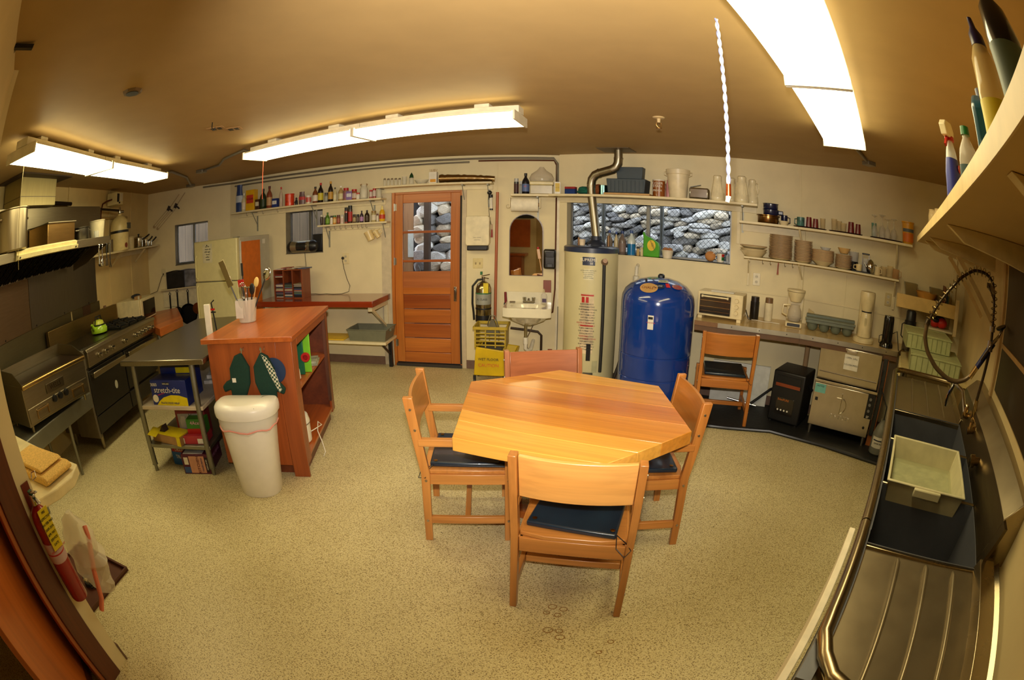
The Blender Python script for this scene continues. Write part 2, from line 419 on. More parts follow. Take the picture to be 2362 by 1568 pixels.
stone_wall('stone_bank', 'pale stacked stone bank seen through right side of the back door glass', 'B', -1.95, -.3, -1.25, .7, 2.6, 0, .15, 110)
pw = wthing('porch_wall', 'weathered vertical plank wall of porch seen through the back door glass', 'wall', 'B', -2.52, -.95, -.12)
for i in range(4):
    B(i * .145, i * .145 + .138, 0, .03, 0, 2.6).build('plank', wood((132, 92, 64), (168, 126, 92), 'Z', 4, .7, 0), pw, bevel=.004)
B(.74, .81, -.06, .06, 0, 2.6).build('post', M((70, 52, 42), .7), pw)
B(.5, .58, -.006, 0, 1.35, 1.72).build('notice', M((196, 204, 214), .7), pw)
MB().tube([(.66, -.01, 1.02), (.70, -.05, 1.08), (.70, -.05, 1.18), (.66, -.01, 1.24)], .008).build('pull_handle', BLACK, pw)
# boards outside the two small windows
for w, s, nm in (('1', -2.7, 'dark shed boarding outside the small window above the skillets'), ('B', -3.9, 'dark shed boarding outside the window above the music player')):
    t = wthing('shed_boarding', nm, 'wall', w, s, -.75, -.1)
    for i in range(10): B(i * .13, i * .13 + .124, 0, .025, 0, 2.6).build('plank', wood((84, 72, 62), (112, 96, 82), 'Z', 4, .8, 0), t)
# chain link screen in front of the wide window
t = wthing('chain_link_fence', 'diamond mesh chain link fence outside the wide window', 'fence', 'W', -2.5, -.55, 0)
MB().cyl((.62, 0, -.12), (.62, 0, 2.5), .024).cyl((1.33, 0, -.12), (1.33, 0, 2.5), .024).cyl((2.6, 0, -.12), (2.6, 0, 2.5), .024).build('post', steel((96, 98, 100), .5, 'N', .7), t)
mb = MB(); g = .062; x = -1.6
while x < 2.7:
    for sgn in (1, -1):
        a, b = (x, x + 1.2) if sgn > 0 else (x + 1.2, x)
        lo, hi = 1.2, 2.4
        pa, pb = Vector((a, 0, lo)), Vector((b, 0, hi))
        # clip to the fence width
        for lim in (0, 2.7):
            pass
        ts = [(0 - a) / (b - a), (2.7 - a) / (b - a)]; t0, t1 = max(0, min(ts)), min(1, max(ts))
        if t1 > t0:
            p0 = pa.lerp(pb, t0); p1 = pa.lerp(pb, t1)
            mb.tube([p0, p1], .0023, 3)
    x += g
tag(mb.build('mesh_wire', M((52, 54, 58), .6), t), kind='stuff')
pl = wthing('earth_bank', 'dark sloping ground bank low outside the wide window', 'ground', 'W', -1.5, -.9, 1.0)
MB().prism([(0, 0), (2.6, 0), (2.6, .62), (1.4, .52), (.6, .30)], -.2, .2, Matrix.Rotation(PI / 2, 4, 'X')).build('slope', M((74, 80, 88), .95, var=.3, scale=18), pl)
# ================================================================== ceiling lights (six 4 ft wrap-around fixtures)
LENS = emit('lit_lens', LAMP_COL, LAMP_STRENGTH)
HOUS = M((222, 214, 190), .5)
ZB = 2.33
def light(a, b, label, group):
    a, b = Vector(a), Vector(b); L = (b - a).length; rz = math.atan2(b.y - a.y, b.x - a.x)
    t = thing('ceiling_light', label, 'light', (a.x, a.y, H), rz, group); z = ZB - H
    # lens: open trough with closed bottom, narrow gap to the housing
    mb = MB(); w = .15
    mb.prism([(-w, z + .045), (-w + .02, z), (w - .02, z), (w, z + .045)], .012, L - .012, Matrix(((0, 0, 1, 0), (1, 0, 0, 0), (0, 1, 0, 0), (0, 0, 0, 1))))
    mb.build('lens', LENS, t, flat=True)
    h = MB().box(.004, L - .004, -.125, .125, z + .052, z + .062).box(.0, L, -.06, .06, z + .062, -.03).box(.2, .3, -.04, .04, -.03, 0).box(L - .3, L - .2, -.04, .04, -.03, 0)
    h.build('housing', HOUS, t, bevel=.003)
    for x in (0, L - .012):
        MB().prism([(-w - .004, z - .004), (w + .004, z - .004), (w + .004, z + .058), (-w - .004, z + .058)], x, x + .012, Matrix(((0, 0, 1, 0), (1, 0, 0, 0), (0, 1, 0, 0), (0, 0, 0, 1)))).build('end_cap', HOUS, t)
    MB().box(.02, L - .02, -.153, -.147, z + .044, z + .052).box(.02, L - .02, .147, .153, z + .044, z + .052).build('lens_rim', HOUS, t)
    return t
light((-2.57, 1.24), (-3.035, 2.43), 'lit fluorescent ceiling light nearest above the griddle, left row', 'fluorescent lights of the left row')
light((-3.035, 2.44), (-3.37, 3.585), 'lit fluorescent ceiling light at the far end of the left row', 'fluorescent lights of the left row')
light((-2.185, 3.68), (-1.07, 3.363), 'left half of the lit fluorescent row above the island', 'fluorescent lights of the middle row')
light((-1.065, 3.361), (.045, 3.045), 'right half of the lit fluorescent row pointing at the water heater', 'fluorescent lights of the middle row')
light((2.038, 2.424), (1.192, 1.552), 'far fluorescent ceiling light of the right row, ending near the wall', 'fluorescent lights of the right row')
light((1.185, 1.545), (.36, .69), 'nearest fluorescent ceiling light, cut by the top edge of the photo', 'fluorescent lights of the right row')
COND = steel((150, 146, 134), .4, 'N', .7)
def conduit(name, label, pts, r=.011, boxes=(), mat=None):
    t = thing(name, label, 'conduit', pts[0]); o = Vector(pts[0])
    MB().tube([Vector(p) - o for p in pts], r, 8).build('pipe', mat or COND, t)
    for b in boxes:
        b = Vector(b) - o; B(b.x - .05, b.x + .05, b.y - .05, b.y + .05, b.z - .035, b.z).build('junction_box', COND, t, bevel=.004)
    return t
zc = H - .014
conduit('light_conduit', 'bent conduit from the middle light row to a ceiling box', [(-2.2, 3.69, 2.40), (-2.35, 3.76, zc), (-2.75, 4.0, zc), (-3.0, 4.28, zc), (-3.30, 4.40, zc)], .012, [(-3.36, 4.41, H)])
conduit('light_conduit', 'conduit from the left light row to the wall corner', [(-3.38, 3.6, 2.39), (-3.5, 4.0, zc), (-3.75, 4.6, zc), (-4.2, 5.25, zc)], .014, [(-4.28, 5.36, H)])
conduit('light_conduit', 'conduit from the right light row to a box near the cups', [(2.04, 2.43, 2.39), (2.2, 2.62, zc), (2.45, 2.78, zc), (2.85, 3.08, zc)], .014, [(2.95, 3.15, H)])
e = .03
def wpt(w, s, v, z): return tuple(at(w, s, v, z))
c1 = conduit('wall_conduit', 'long metal conduit run along the ceiling line above the door', [wpt('1', -1.9, .03, H - .035), wpt('1', -1.52, .03, H - .035), wpt('B', -4.3, .03, H - .04), wpt('B', -3.0, .03, H - .05), wpt('B', -1.5, .03, H - .045), wpt('B', -.06, .03, H - .04), wpt('B', -.02, .03, H - .1), wpt('B', -.02, .03, 2.0)], .012)
conduit('wall_conduit', 'lower conduit of the pair above the spice shelf', [wpt('B', -4.3, .03, H - .085), wpt('B', -3.0, .03, H - .10), wpt('B', -2.3, .03, H - .09), wpt('B', -1.0, .03, H - .082)], .010)
conduit('copper_pipe', 'dark copper pipe running down beside the water heater', [wpt('B', -.9, .02, H - .07), wpt('B', -.06, .02, H - .065), wpt('B', -.03, .02, H - .12), wpt('B', -.04, .02, .95), wpt('B', -.06, .10, .70), wpt('B', -.16, .2, .68)], .009, mat=M((96, 52, 30), .45, .4))
MB().cyl((0, 0, 0), (0, 0, .75), .008).build('thin_pipe', COND, wthing('thin_pipe', 'slim pipe dropping beside the washbasin to the floor', 'pipe', 'B', .0, .02, 0))
# ceiling fittings
t = thing('ceiling_outlet', 'round dark open box in the ceiling above the griddle', 'fixture', (-1.776, 1.597, H), .3)
MB().lathe([(.055, -.012), (.062, 0)], n=8).build('plate', M((120, 96, 60), .5), t); MB().lathe([(.038, -.015), (.038, -.011)]).build('hole', BLACK, t)
t = thing('ceiling_plates', 'two small slotted metal plates on the ceiling', 'plate', (-2.03, 2.82, H), .3)
for dx, dy in ((0, 0), (.11, .1)):
    p = B(dx - .07, dx + .06, dy - .05, dy + .05, -.006, 0).build('plate', M((168, 132, 84), .5), t); B(dx - .04, dx - .005, dy - .03, dy + .03, -.008, -.004).build('slot', BLACK, p); B(dx + .01, dx + .04, dy - .03, dy + .03, -.008, -.004).build('slot', BLACK, p)
tag(MB().tube([(0, 0, 0), (0, 0, -.04), (.02, 0, -.06), (.03, 0, -.04)], .004).build('ceiling_hook', BLACK, loc=(-1.947, 2.644, H)), 'small dark hook screwed into the ceiling beside the plates', 'hook')
t = thing('sprinkler', 'fire sprinkler head hanging from the ceiling left of the pull cord', 'sprinkler', (.98, 3.2, H))
MB().lathe([(.045, 0), (.04, -.008), (.014, -.012), (.012, -.04)][::-1]).build('escutcheon', M((200, 176, 130), .4), t); MB().tube([(-.016, 0, -.04), (-.018, 0, -.06), (0, 0, -.08), (.018, 0, -.06), (.016, 0, -.04)], .003).lathe([(.02, -.086), (.02, -.08)]).build('deflector', steel((190, 150, 90), .3, 'N'), t)
# pull cord with twisted white/blue strands
t = thing('pull_cord', 'twisted white and blue pull cord with a copper ferrule hanging from the right light', 'cord', (.597, 1.267, 0))
for k, mt in ((0, M((232, 232, 226), .6)), (1, M((120, 128, 168), .6))):
    MB().tube([(.0034 * math.cos(i * .42 + k * PI), .0034 * math.sin(i * .42 + k * PI), 2.36 - i * .00415) for i in range(131)], .0034, 6).build('strand', mt, t)
MB().cyl((0, 0, 1.79), (0, 0, 1.825), .0085, .0075).build('ferrule', steel((196, 96, 50), .3, 'N'), t); MB().cyl((-.004, 0, 1.772), (0, 0, 1.79), .006, .008).build('frayed_end', WHITE, t)
t = thing('light_cord', 'thin red pull string below the middle light row', 'cord', (-2.1, 3.7, 0)); MB().cyl((0, 0, 1.98), (0, 0, 2.34), .0025, n=6).build('string', M((196, 80, 50), .6), t)
t = thing('light_chain', 'thin pull chain hanging from the near left light', 'chain', (-2.62, 1.32, 0)); MB().cyl((0, 0, 1.72), (0, 0, 2.34), .002, n=6).build('string', M((190, 176, 130), .5), t)
t = thing('cable_clip', 'black cable clip on the ceiling at the top left corner', 'clip', (-1.527, .561, H), .3)
MB().bar((-.02, -.03, -.01), (.05, .07, -.02), .022, .016).build('clip', BLACK, t); MB().tube([(.0, .0, -.012), (-.25, .1, -.012), (-.55, .22, -.01), (-1.0, .42, -.01)], .006).build('cable', M((110, 96, 72), .5), t)

# ================================================================== dining table
TC = Vector((.316, 2.38, 0)); hexa = [(-.263, 1.998), (.387, 1.741), (.863, 2.029), (.885, 2.711), (.307, 3.053), (-.239, 2.806)]
tb = thing('dining_table', 'six-sided pine plank table in the middle of the room', 'table', TC, R(-25))
P_L = [wood(c1, c2, 'X', 3.4, .2, .6, kn) for c1, c2, kn in (((212, 148, 52), (236, 176, 82), 1.3), ((196, 120, 36), (220, 150, 58), 1.9), ((180, 100, 28), (210, 134, 48), 1.6))]
rot = Matrix.Rotation(R(25), 4, 'Z')
loc6 = [(rot @ (Vector((x, y, 0)) - TC)) for x, y in hexa]; loc6 = [(p.x, p.y) for p in loc6]
def clip(poly, axis, lim, keep):
    o = []
    for i in range(len(poly)):
        a, b = poly[i], poly[(i + 1) % len(poly)]
        ia = (a[axis] >= lim) if keep > 0 else (a[axis] <= lim); ib = (b[axis] >= lim) if keep > 0 else (b[axis] <= lim)
        if ia: o.append(a)
        if ia != ib:
            t_ = (lim - a[axis]) / (b[axis] - a[axis]); o.append((a[0] + (b[0] - a[0]) * t_, a[1] + (b[1] - a[1]) * t_))
    return o
ys = [min(p[1] for p in loc6), -.40, -.27, -.02, .2, .42, max(p[1] for p in loc6)]
for i, (a, b) in enumerate(zip(ys, ys[1:])):
    pl_ = clip(clip(loc6, 1, a + .0006, 1), 1, b - .0006, -1)
    if len(pl_) > 2: MB().prism(pl_, .682, .75).build('plank', P_L[(0, 0, 1, 2, 1, 0)[i]], tb, bevel=.0025)
TW = wood((150, 78, 28), (186, 108, 44), 'Z', 4, .35, .4)
B(-.09, .09, -.09, .09, .05, .68).build('pedestal', TW, tb, bevel=.006)
MB().box(-.36, .36, -.045, .045, 0, .05).box(-.045, .045, -.36, .36, .0, .049).build('base', TW, tb, bevel=.004)
MB().box(-.3, .3, -.04, .04, .63, .68).build('brace', TW, tb, bevel=.004)

# ================================================================== chairs
VIN = M((22, 38, 52), .28, var=.15, scale=7, bump=.1, coat=.3)
def chair(label, c1, c2, x, y, facing, arms=True, group=None, panel=None, cushturn=0, gx=0):
    CW = wood(c1, c2, 'Z', 4, .35, .4); CWX = wood(c1, c2, 'X', 4, .35, .4, 2.2); PX = wood(*(panel or (c1, c2)), 'X', 3, .3, .5, 2.3)
    f = R(facing); t = thing('wooden_chair', label, 'chair', (x + math.cos(f) * .22, y + math.sin(f) * .22, 0), f + PI / 2, group)
    for sx in (-1, 1):
        X = sx * .243
        p = [(.20, 0), (.24, 0), (.232, .44), (.298, .86), (.248, .86), (.186, .44)]
        MB().prism(p, X - .016, X + .016, Matrix(((0, 0, 1, 0), (1, 0, 0, 0), (0, 1, 0, 0), (0, 0, 0, 1)))).build('leg', CW, t, bevel=.003)
        MB().box(X - .016, X + .016, -.24, -.20, 0, .60 if arms else .44).build('leg', CW, t, bevel=.003)
        MB().box(X - .014 - sx * .02, X + .014 - sx * .02, -.22, .21, .365, .425).build('seat_rail', wood(c1, c2, 'Y', 4, .35, .4), t, bevel=.003)
        MB().box(X - .012, X + .012, -.20, .205, .12, .165).build('side_stretcher', wood(c1, c2, 'Y', 4, .35, .4), t, bevel=.003)
        if arms: MB().box(X - .018, X + .018, -.25, .235, .60, .64).build('arm', wood(c1, c2, 'Y', 4, .35, .4), t, bevel=.004)
        mb = MB()
        for yy, zz in ((.262, .80), (.245, .69), (.208, .40), (.218, .14), (-.22, .40), (-.22, .14)):
            mb.cyl((X + sx * .014, yy, zz), (X + sx * .021, yy, zz), .0085, .006, 8)
        mb.build('bolt', steel((190, 188, 180), .3, 'N'), t)
    B(-.21, .21, -.215, -.195, .36, .42).build('front_rail', CWX, t, bevel=.003)
    B(-.015, .015, -.2, .2, .12, .155).build('cross_stretcher', CW, t, bevel=.003) if False else B(-.23, .23, -.015, .015, .122, .160).build('cross_stretcher', CWX, t, bevel=.003)
    # seat board and curved back board
    MB().prism([(-.225, -.235), (.225, -.235), (.225, .2), (.12, .222), (-.12, .222), (-.225, .2)], .425, .447).build('seat', CWX, t, bevel=.004)
    B(-.225, .225, .196, .222, .35, .425).build('back_rail', CWX, t, bevel=.003)
    n = 10; mb = MB(); a = []
    for i in range(n + 1):
        u = -1 + 2 * i / n; a.append((u * .225, (1 - u * u) * .022))
    poly = a + [(p[0], p[1] + .018) for p in a[::-1]]
    sh = Matrix.Translation((0, .222, .655)) @ Matrix.Rotation(R(-9), 4, 'X')
    mb.prism(poly, 0, .20, sh); mb.build('backrest', PX, t, bevel=.003)
    cu = MB().prism([(-.2, -.21), (.19, -.21), (.2, .18), (-.19, .19)], 0, .028).build('cushion', VIN, t, bevel=.009, loc=(gx, 0, .448), rot=(0, 0, R(cushturn)), seg=3)
    for cx, cy in ((-.17, .16), (.17, .15), (-.17, -.18)): MB().lathe([(.009, 0), (.011, .003), (.006, .0035)], (cx, cy, .028)).build('eyelet', steel((170, 130, 60), .3, 'N'), cu)
    MB().tube([(-.19, .17, .015), (-.235, .20, .0), (-.262, .21, -.03), (-.24, .25, -.04), (-.20, .235, -.01), (-.19, .17, .012)], .0022, 6).build('tie_cord', BLACK, cu)
    return t
chair('near pine chair with knotty back board and skewed blue cushion, back to the viewer', (160, 98, 42), (200, 136, 66), .256, 1.632, 77.6, panel=((214, 148, 72), (234, 176, 100)), cushturn=-6, gx=-.01, group='wooden armchairs around the table')
chair('pine armchair on the right side of the hexagonal table', (162, 96, 38), (202, 134, 62), .925, 2.36, 177, group='wooden armchairs around the table')
chair('pine armchair on the left side of the hexagonal table', (176, 110, 48), (210, 146, 74), -.462, 2.45, 3, group='wooden armchairs around the table')
chair('worn reddish chair behind the hexagonal table, facing the viewer', (150, 88, 52), (184, 120, 78), .215, 3.105, -80, panel=((150, 84, 50), (186, 118, 78)), group='wooden armchairs around the table')
chair('knotty orange chair tucked under the beige counter', (166, 94, 34), (204, 130, 54), 1.87, 3.77, 71, arms=False)

# ================================================================== island cabinet
IW = wood((136, 62, 24), (172, 88, 38), 'Z', 3.2, .4, .3); IWX = wood((158, 74, 26), (194, 104, 42), 'Y', 3, .3, .4, 1.6); IWD = wood((96, 44, 22), (128, 62, 30), 'Y', 3, .45, .2)
isl = thing('kitchen_island', 'reddish-brown wooden island cabinet with open side shelves', 'cabinet', (-1.41, 2.80, 0), R(9.3))
B(-.70, .015, -.03, 1.15, .985, 1.02).build('top', IWX, isl, bevel=.004)
B(-.66, -.12, 0, .02, .09, .985).build('end_panel', IW, isl, bevel=.002)
B(-.1185, 0, -.004, .022, .0, .985).build('corner_board', IW, isl, bevel=.003)
B(-.022, .0, .023, .12, .09, .985).build('side_stile', IW, isl, bevel=.003); B(-.022, .0, 1.03, 1.13, .09, .985).build('side_stile', IW, isl, bevel=.003)
B(-.026, .003, .12, 1.03, .93, .985).build('top_rail', wood((136, 62, 24), (172, 88, 38), 'Y', 3, .4, .3), isl, bevel=.003)
B(-.66, 0, 1.11, 1.13, .09, .985).build('far_panel', IWD, isl); B(-.66, -.642, .02, 1.11, .09, .985).build('back_panel', IWD, isl)
B(-.64, -.005, .022, 1.11, .11, .135).build('shelf', IWX, isl, bevel=.002); B(-.64, -.02, .022, 1.11, .60, .622).build('shelf', IWX, isl, bevel=.002)
B(-.60, -.04, .06, 1.08, .0, .11).build('plinth', IWD, isl)
B(-.024, .002, 1.02, 1.06, .2, .95).build('bark_strip', wood((60, 30, 18), (120, 64, 36), 'Z', 9, .6, .1), isl)
for x in (-.36, -.20): MB().tube([(x, -.004, .955), (x, -.02, .95), (x, -.022, .935), (x, -.012, .93)], .003).build('hook', CHROME, isl)

# ================================================================== steel work table
st = thing('steel_work_table', 'stainless topped work table with pipe legs left of the island', 'table', (-2.863, 2.448, 0), R(11.5))
STT = steel((150, 144, 130), .30, 'Y')
B(0, .82, 0, 1.62, .86, .90).build('table_top', STT, st, bevel=.006)
for x, y in ((.11, .05), (.69, .05), (.11, 1.5), (.69, 1.5)):
    MB().cyl((x, y, .06), (x, y, .86), .024).cyl((x, y, 0), (x, y, .06), .016).cyl((x, y, .055), (x, y, .062), .027).build('leg', GALV, st)
B(.085, .73, .04, 1.52, .515, .545).build('upper_shelf', M((196, 182, 160), .55, var=.12, scale=6), st, bevel=.004)
B(.10, .72, .04, 1.52, .205, .235).build('lower_shelf', GALV, st, bevel=.004)

# ================================================================== refrigerator
FC = M((216, 206, 152), .35, var=.03, coat=.3); FS = M((186, 180, 160), .4, var=.04)
fr = wthing('refrigerator', 'cream top-freezer refrigerator in the back left corner', 'refrigerator', 'B', -4.391, .78, 0)
B(0, .76, 0, .68, .03, 1.67).build('body', FS, fr, bevel=.008)
B(0, .76, -.065, -.006, 1.17, 1.67).build('freezer_door', FC, fr, bevel=.014, seg=3); B(0, .76, -.065, -.006, .08, 1.16).build('fridge_door', FC, fr, bevel=.014, seg=3)
for z0, z1, nm in ((1.2, 1.5, 'door_handle'), (.65, 1.13, 'door_handle')): MB().tube([(.045, -.055, z0), (.045, -.085, z0 + .03), (.045, -.085, z1 - .03), (.045, -.055, z1)], .012).build(nm, FC, fr)
B(.02, .74, .0, .5, .0, .03).build('grille', BLACK, fr); B(.68, .75, -.04, .02, 1.67, 1.682).build('hinge', M((150, 146, 130), .4), fr, bevel=.002)

ob_ = B(.763, .768, .03, .44, .72, 1.615).build('orange_board', M((214, 112, 32), .6), fr); tag(ob_, 'orange board stuck on the side')
B(.763, .768, .0, .02, .70, 1.63).build('edge_strip', WHITE, fr); B(.763, .766, .50, .56, 1.56, 1.62).build('paper_note', WHITE, fr); B(.763, .766, .02, .11, .62, .70).build('paper_note', WHITE, fr)
pn = B(.17, .34, -.069, -.066, 1.40, 1.63).build('paper_note', M((214, 206, 170), .7), fr)
for i in range(6): text(('call list', 'menu sat', 'milk eggs', 'bread', 'coffee', 'butter')[i], .028, (.255 + (i % 2) * .01, -.0705, 1.60 - i * .032), BLACK, fr)
MB().lathe([(.008, 0), (.008, .004)], (0, 0, 0), 10, m=Matrix.Translation((.25, -.07, 1.615)) @ Matrix.Rotation(PI / 2, 4, 'X')).build('magnet', BLACK, fr)
# ================================================================== stove wall: everything in frame G (stove line) or L (left wall)
SSX = steel((156, 146, 122), .36, 'X'); SSD = steel((118, 108, 92), .4, 'X'); IRON = M((26, 25, 24), .45, .3, bump=.2); OVEN = M((34, 31, 27), .35)
GX = lambda s, v=0, z=0: (s, -v, z)
rg = wthing('range', 'wide black and steel restaurant range with griddle and burners', 'stove', 'G', 3.25, 0, 0)
B(0, 1.47, .02, .56, .16, .90).build('body', SSD, rg, bevel=.004)
B(-.004, .06, -.012, .30, .14, .93).build('side_post', M((112, 102, 84), .55, .3, bump=.3), rg, bevel=.003)
for x in (.1, 1.38):
    for y in (.06, .5): MB().cyl((x, y, 0), (x, y, .16), .02, .028).build('leg', SSX, rg)
B(.04, 1.47, -.05, .022, .775, .905).build('knob_panel', SSX, rg, bevel=.006)
MB().prism([(-.07, .905), (.05, .905), (.05, .93), (-.05, .935)], .02, 1.475, Matrix(((0, 0, 1, 0), (1, 0, 0, 0), (0, 1, 0, 0), (0, 0, 0, 1)))).build('front_lip', SSX, rg, bevel=.004)
B(.04, .86, .045, .55, .90, .935).build('griddle_plate', M((38, 34, 26), .3, .4, var=.3, scale=6), rg, bevel=.003)
B(.02, 1.47, .545, .60, .9, 1.12).build('backguard', steel((132, 112, 70), .42, 'X'), rg, bevel=.004)
B(.86, 1.46, .05, .55, .895, .925).build('burner_deck', BLACK, rg)
for i in range(3):
    for j in range(2):
        gx, gy = .96 + i * .2, .175 + j * .24; mb = MB()
        for a in range(4): mb.bar((gx, gy, .955), (gx + .095 * math.cos(a * PI / 2 + .78), gy + .115 * math.sin(a * PI / 2 + .78), .962), .012, .014)
        mb.box(gx - .095, gx + .095, gy - .115, gy - .103, .93, .955).box(gx - .095, gx + .095, gy + .103, gy + .115, .93, .955).box(gx - .095, gx - .083, gy - .115, gy + .115, .93, .955).box(gx + .083, gx + .095, gy - .115, gy + .115, .93, .955)
        mb.lathe([(.0, .938), (.04, .938), (.035, .95), (0, .95)], (gx, gy, 0), 12)
        mb.build('grate', IRON, rg)
for x in (.238, .363, .493, .76, 1.006, 1.107, 1.19, 1.275, 1.375):
    k = MB().cyl((x, -.05, .84), (x, -.064, .84), .028, .026).cyl((x, -.064, .84), (x, -.095, .84), .02, .016).build('knob', steel((190, 184, 170), .2, 'N'), rg)
    B(x - .004, x + .004, -.099, -.09, .845, .858).build('pointer', BLACK, k)
for x0, x1, nm in ((.03, .725, 'near'), (.745, 1.455, 'far')):
    d_ = B(x0, x1, -.028, .02, .34 if nm == 'near' else .36, .745).build('oven_door', OVEN, rg, bevel=.006)
    MB().bar((x0 + .03, -.07, .70), (x1 - .03, -.07, .70), .03, .05).box(x0 + .03, x0 + .08, -.07, -.03, .685, .715).box(x1 - .08, x1 - .03, -.07, -.03, .685, .715).build('handle', steel((170, 160, 136), .3, 'X'), d_, bevel=.006)
    B(x0, x1, -.024, .02, .17, .33).build('kick_panel', M((40, 36, 31), .4), rg, bevel=.004)
B(.02, 1.465, -.012, .02, .75, .772).build('vent_slot', BLACK, rg)
bd = MB().lathe([(.035, 0), (.035, .004)], m=Matrix.Translation((.49, -.028, .49)) @ Matrix.Rotation(PI / 2, 4, 'X') @ Matrix.Diagonal((.75, 1.15, 1, 1))).build('badge', M((206, 206, 190), .3), rg)
# kettle
kt = wthing('kettle', 'lime green kettle with black band on the range', 'kettle', 'G', 3.99, -.31, .937)
MB().lathe([(.07, 0), (.105, .012), (.108, .05), (.085, .085), (.07, .095)]).build('body', M((150, 190, 40), .25, coat=.5), kt)
MB().lathe([(.088, 0), (.09, .012), (.075, .016)], (0, 0, .078)).build('band', BLACK, kt); MB().lathe([(.072, 0), (.06, .03), (.02, .042), (0, .043)], (0, 0, .094)).build('lid', M((190, 200, 70), .3), kt)
MB().cyl((-.09, 0, .05), (-.14, 0, .11), .022, .014).build('spout', M((150, 190, 40), .25), kt); MB().ball((0, 0, .145), .014).build('knob', BLACK, kt)
MB().tube([(-.07, 0, .09), (-.05, 0, .17), (.05, 0, .17), (.075, 0, .09)], .008).build('handle', BLACK, kt)
# countertop griddle
gr = wthing('countertop_griddle', 'steel countertop griddle with splash guards standing on galvanised table', 'griddle', 'G', 2.24, .02, 0, turn=R(-10))
Z0 = .63
B(0, .86, .0, .46, Z0, .93).build('body', SSX, gr, bevel=.004)
B(.0, .86, -.03, .03, .905, .94).build('front_trough', steel((190, 160, 100), .25, 'X'), gr, bevel=.01, seg=3)
B(.02, .84, .03, .44, .925, .938).build('griddle_plate', M((40, 28, 20), .35, .3, var=.3), gr)
for x in (0, .852): MB().prism([(-.02, .93), (.46, .93), (.46, 1.03), (.18, 1.02), (-.02, .945)], x, x + .008, Matrix(((0, 0, 1, 0), (1, 0, 0, 0), (0, 1, 0, 0), (0, 0, 0, 1)))).build('side_guard', SSX, gr)
B(0, .86, .452, .46, .93, 1.03).build('back_guard', SSX, gr)
B(.02, .84, -.008, 0, .65, .76).build('lower_panel', SSX, gr, bevel=.003); B(.30, .54, -.012, -.004, .79, .865).build('name_plate', steel((130, 120, 100), .3, 'N'), gr, bevel=.004)
text('WELLS', .05, (.42, -.0135, .827), steel((70, 64, 54), .4, 'N'), gr)
for x in (.375, .455, .535):
    k = MB().cyl((x, -.01, .735), (x, -.035, .735), .03, .024).build('knob', BLACK, gr)
for x in (.12, .62): MB().box(x, x + .16, -.03, -.018, .715, .727).box(x, x + .012, -.018, 0, .66, .727).box(x + .148, x + .16, -.018, 0, .66, .727).build('drawer_pull', steel((190, 160, 110), .3, 'X'), gr)
for x in (.05, .81):
    for y in (.04, .42): MB().cyl((x, y, .578), (x, y, .635), .013, .02).build('leg', SSX, gr)
# galvanised stand
gs = wthing('galvanised_table', 'galvanised metal table holding the griddle left of the range', 'table', 'G', 2.0, .03, 0)
B(0, 1.24, 0, .50, .55, .576).build('table_top', GALV, gs, bevel=.003); B(0, 1.24, -.004, .012, .44, .572).build('apron', GALV, gs, bevel=.003)
for x in (.12, .80):
    for y in (.03, .46): MB().cyl((x, y, 0), (x + (.02 if y < .1 else 0), y, .55), .015, .02).build('leg', GALV, gs)
# wall sheets behind the stove
sp_ = wthing('stove_splash_panel', 'stainless sheet covering the wall behind the range', 'panel', 'L', 2.0, 0, 0)
B(0, 1.4, -.022, -.006, 1.2, 1.9).build('sheet', steel((132, 112, 90), .42, 'X'), sp_); B(1.405, 2.93, -.024, -.006, 1.2, 1.84).build('sheet', steel((116, 110, 102), .38, 'Z'), sp_)
B(0, 3.0, -.012, -.002, .55, 1.195).build('lower_sheet', steel((120, 112, 86), .5, 'X'), sp_)
mb = MB()
for x in (.9, 1.5, 2.1, 2.7): mb.lathe([(.008, 0), (.008, .006)], n=8, m=Matrix.Translation((x, -.024, 1.215)) @ Matrix.Rotation(PI / 2, 4, 'X'))
mb.build('screws', BLACK, sp_)
B(2.55, 2.75, -.014, -.011, 1.02, 1.2).build('scorch_plate', M((70, 44, 26), .5), sp_)
# hood
hd = wthing('range_hood', 'stainless exhaust hood with dark baffle filters over the range', 'hood', 'G', 1.55, .0, 0)
HL = 2.36
B(0, HL, -.02, .012, 1.795, 1.865).build('front_lip', SSX, hd, bevel=.003); B(0, HL, .012, .62, 1.855, 1.868).build('top_plate', SSX, hd)
n = 17
for i in range(n):
    x = .04 + i * .118; f = MB().bar((x + .05, .02, 1.80), (x + .05, .34, 1.67), .096, .02)
    for q in (-.03, .0, .03): f.bar((x + .05 + q, .015, 1.785), (x + .05 + q, .335, 1.655), .012, .012)
    f.build('baffle', M((34, 30, 26), .35, .5), hd)
B(0, HL - .3, .33, .36, 1.65, 1.70).build('grease_rail', SSD, hd); MB().prism([(.0, 1.80), (.6, 1.86), (.6, 1.6), (.36, 1.65)], HL - .012, HL, Matrix(((0, 0, 1, 0), (1, 0, 0, 0), (0, 1, 0, 0), (0, 0, 0, 1)))).build('end_plate', SSX, hd)
hb = wthing('hood_plenum', 'boxed steel plenum along the wall above the hood pots', 'duct', 'L', 2.2, 0, 0)
MB().prism([(0, -.005), (2.57, -.005), (2.57, -.22), (2.48, -.26), (0, -.26)], 1.872, 2.225).build('casing', SSX, hb, bevel=.003)
dc = wthing('exhaust_duct', 'square sheet metal exhaust duct rising to the ceiling above the hood', 'duct', 'L', 2.93, .03, 0)
B(0, .64, -.30, 0, 2.226, 2.465).build('duct', steel((176, 164, 120), .45, 'Z'), dc, bevel=.004); B(-.002, .642, -.302, .002, 2.30, 2.306).build('seam', SSD, dc); B(-.12, .80, -.42, .02, 2.458, 2.468).build('ceiling_collar', M((60, 42, 26), .6), dc)
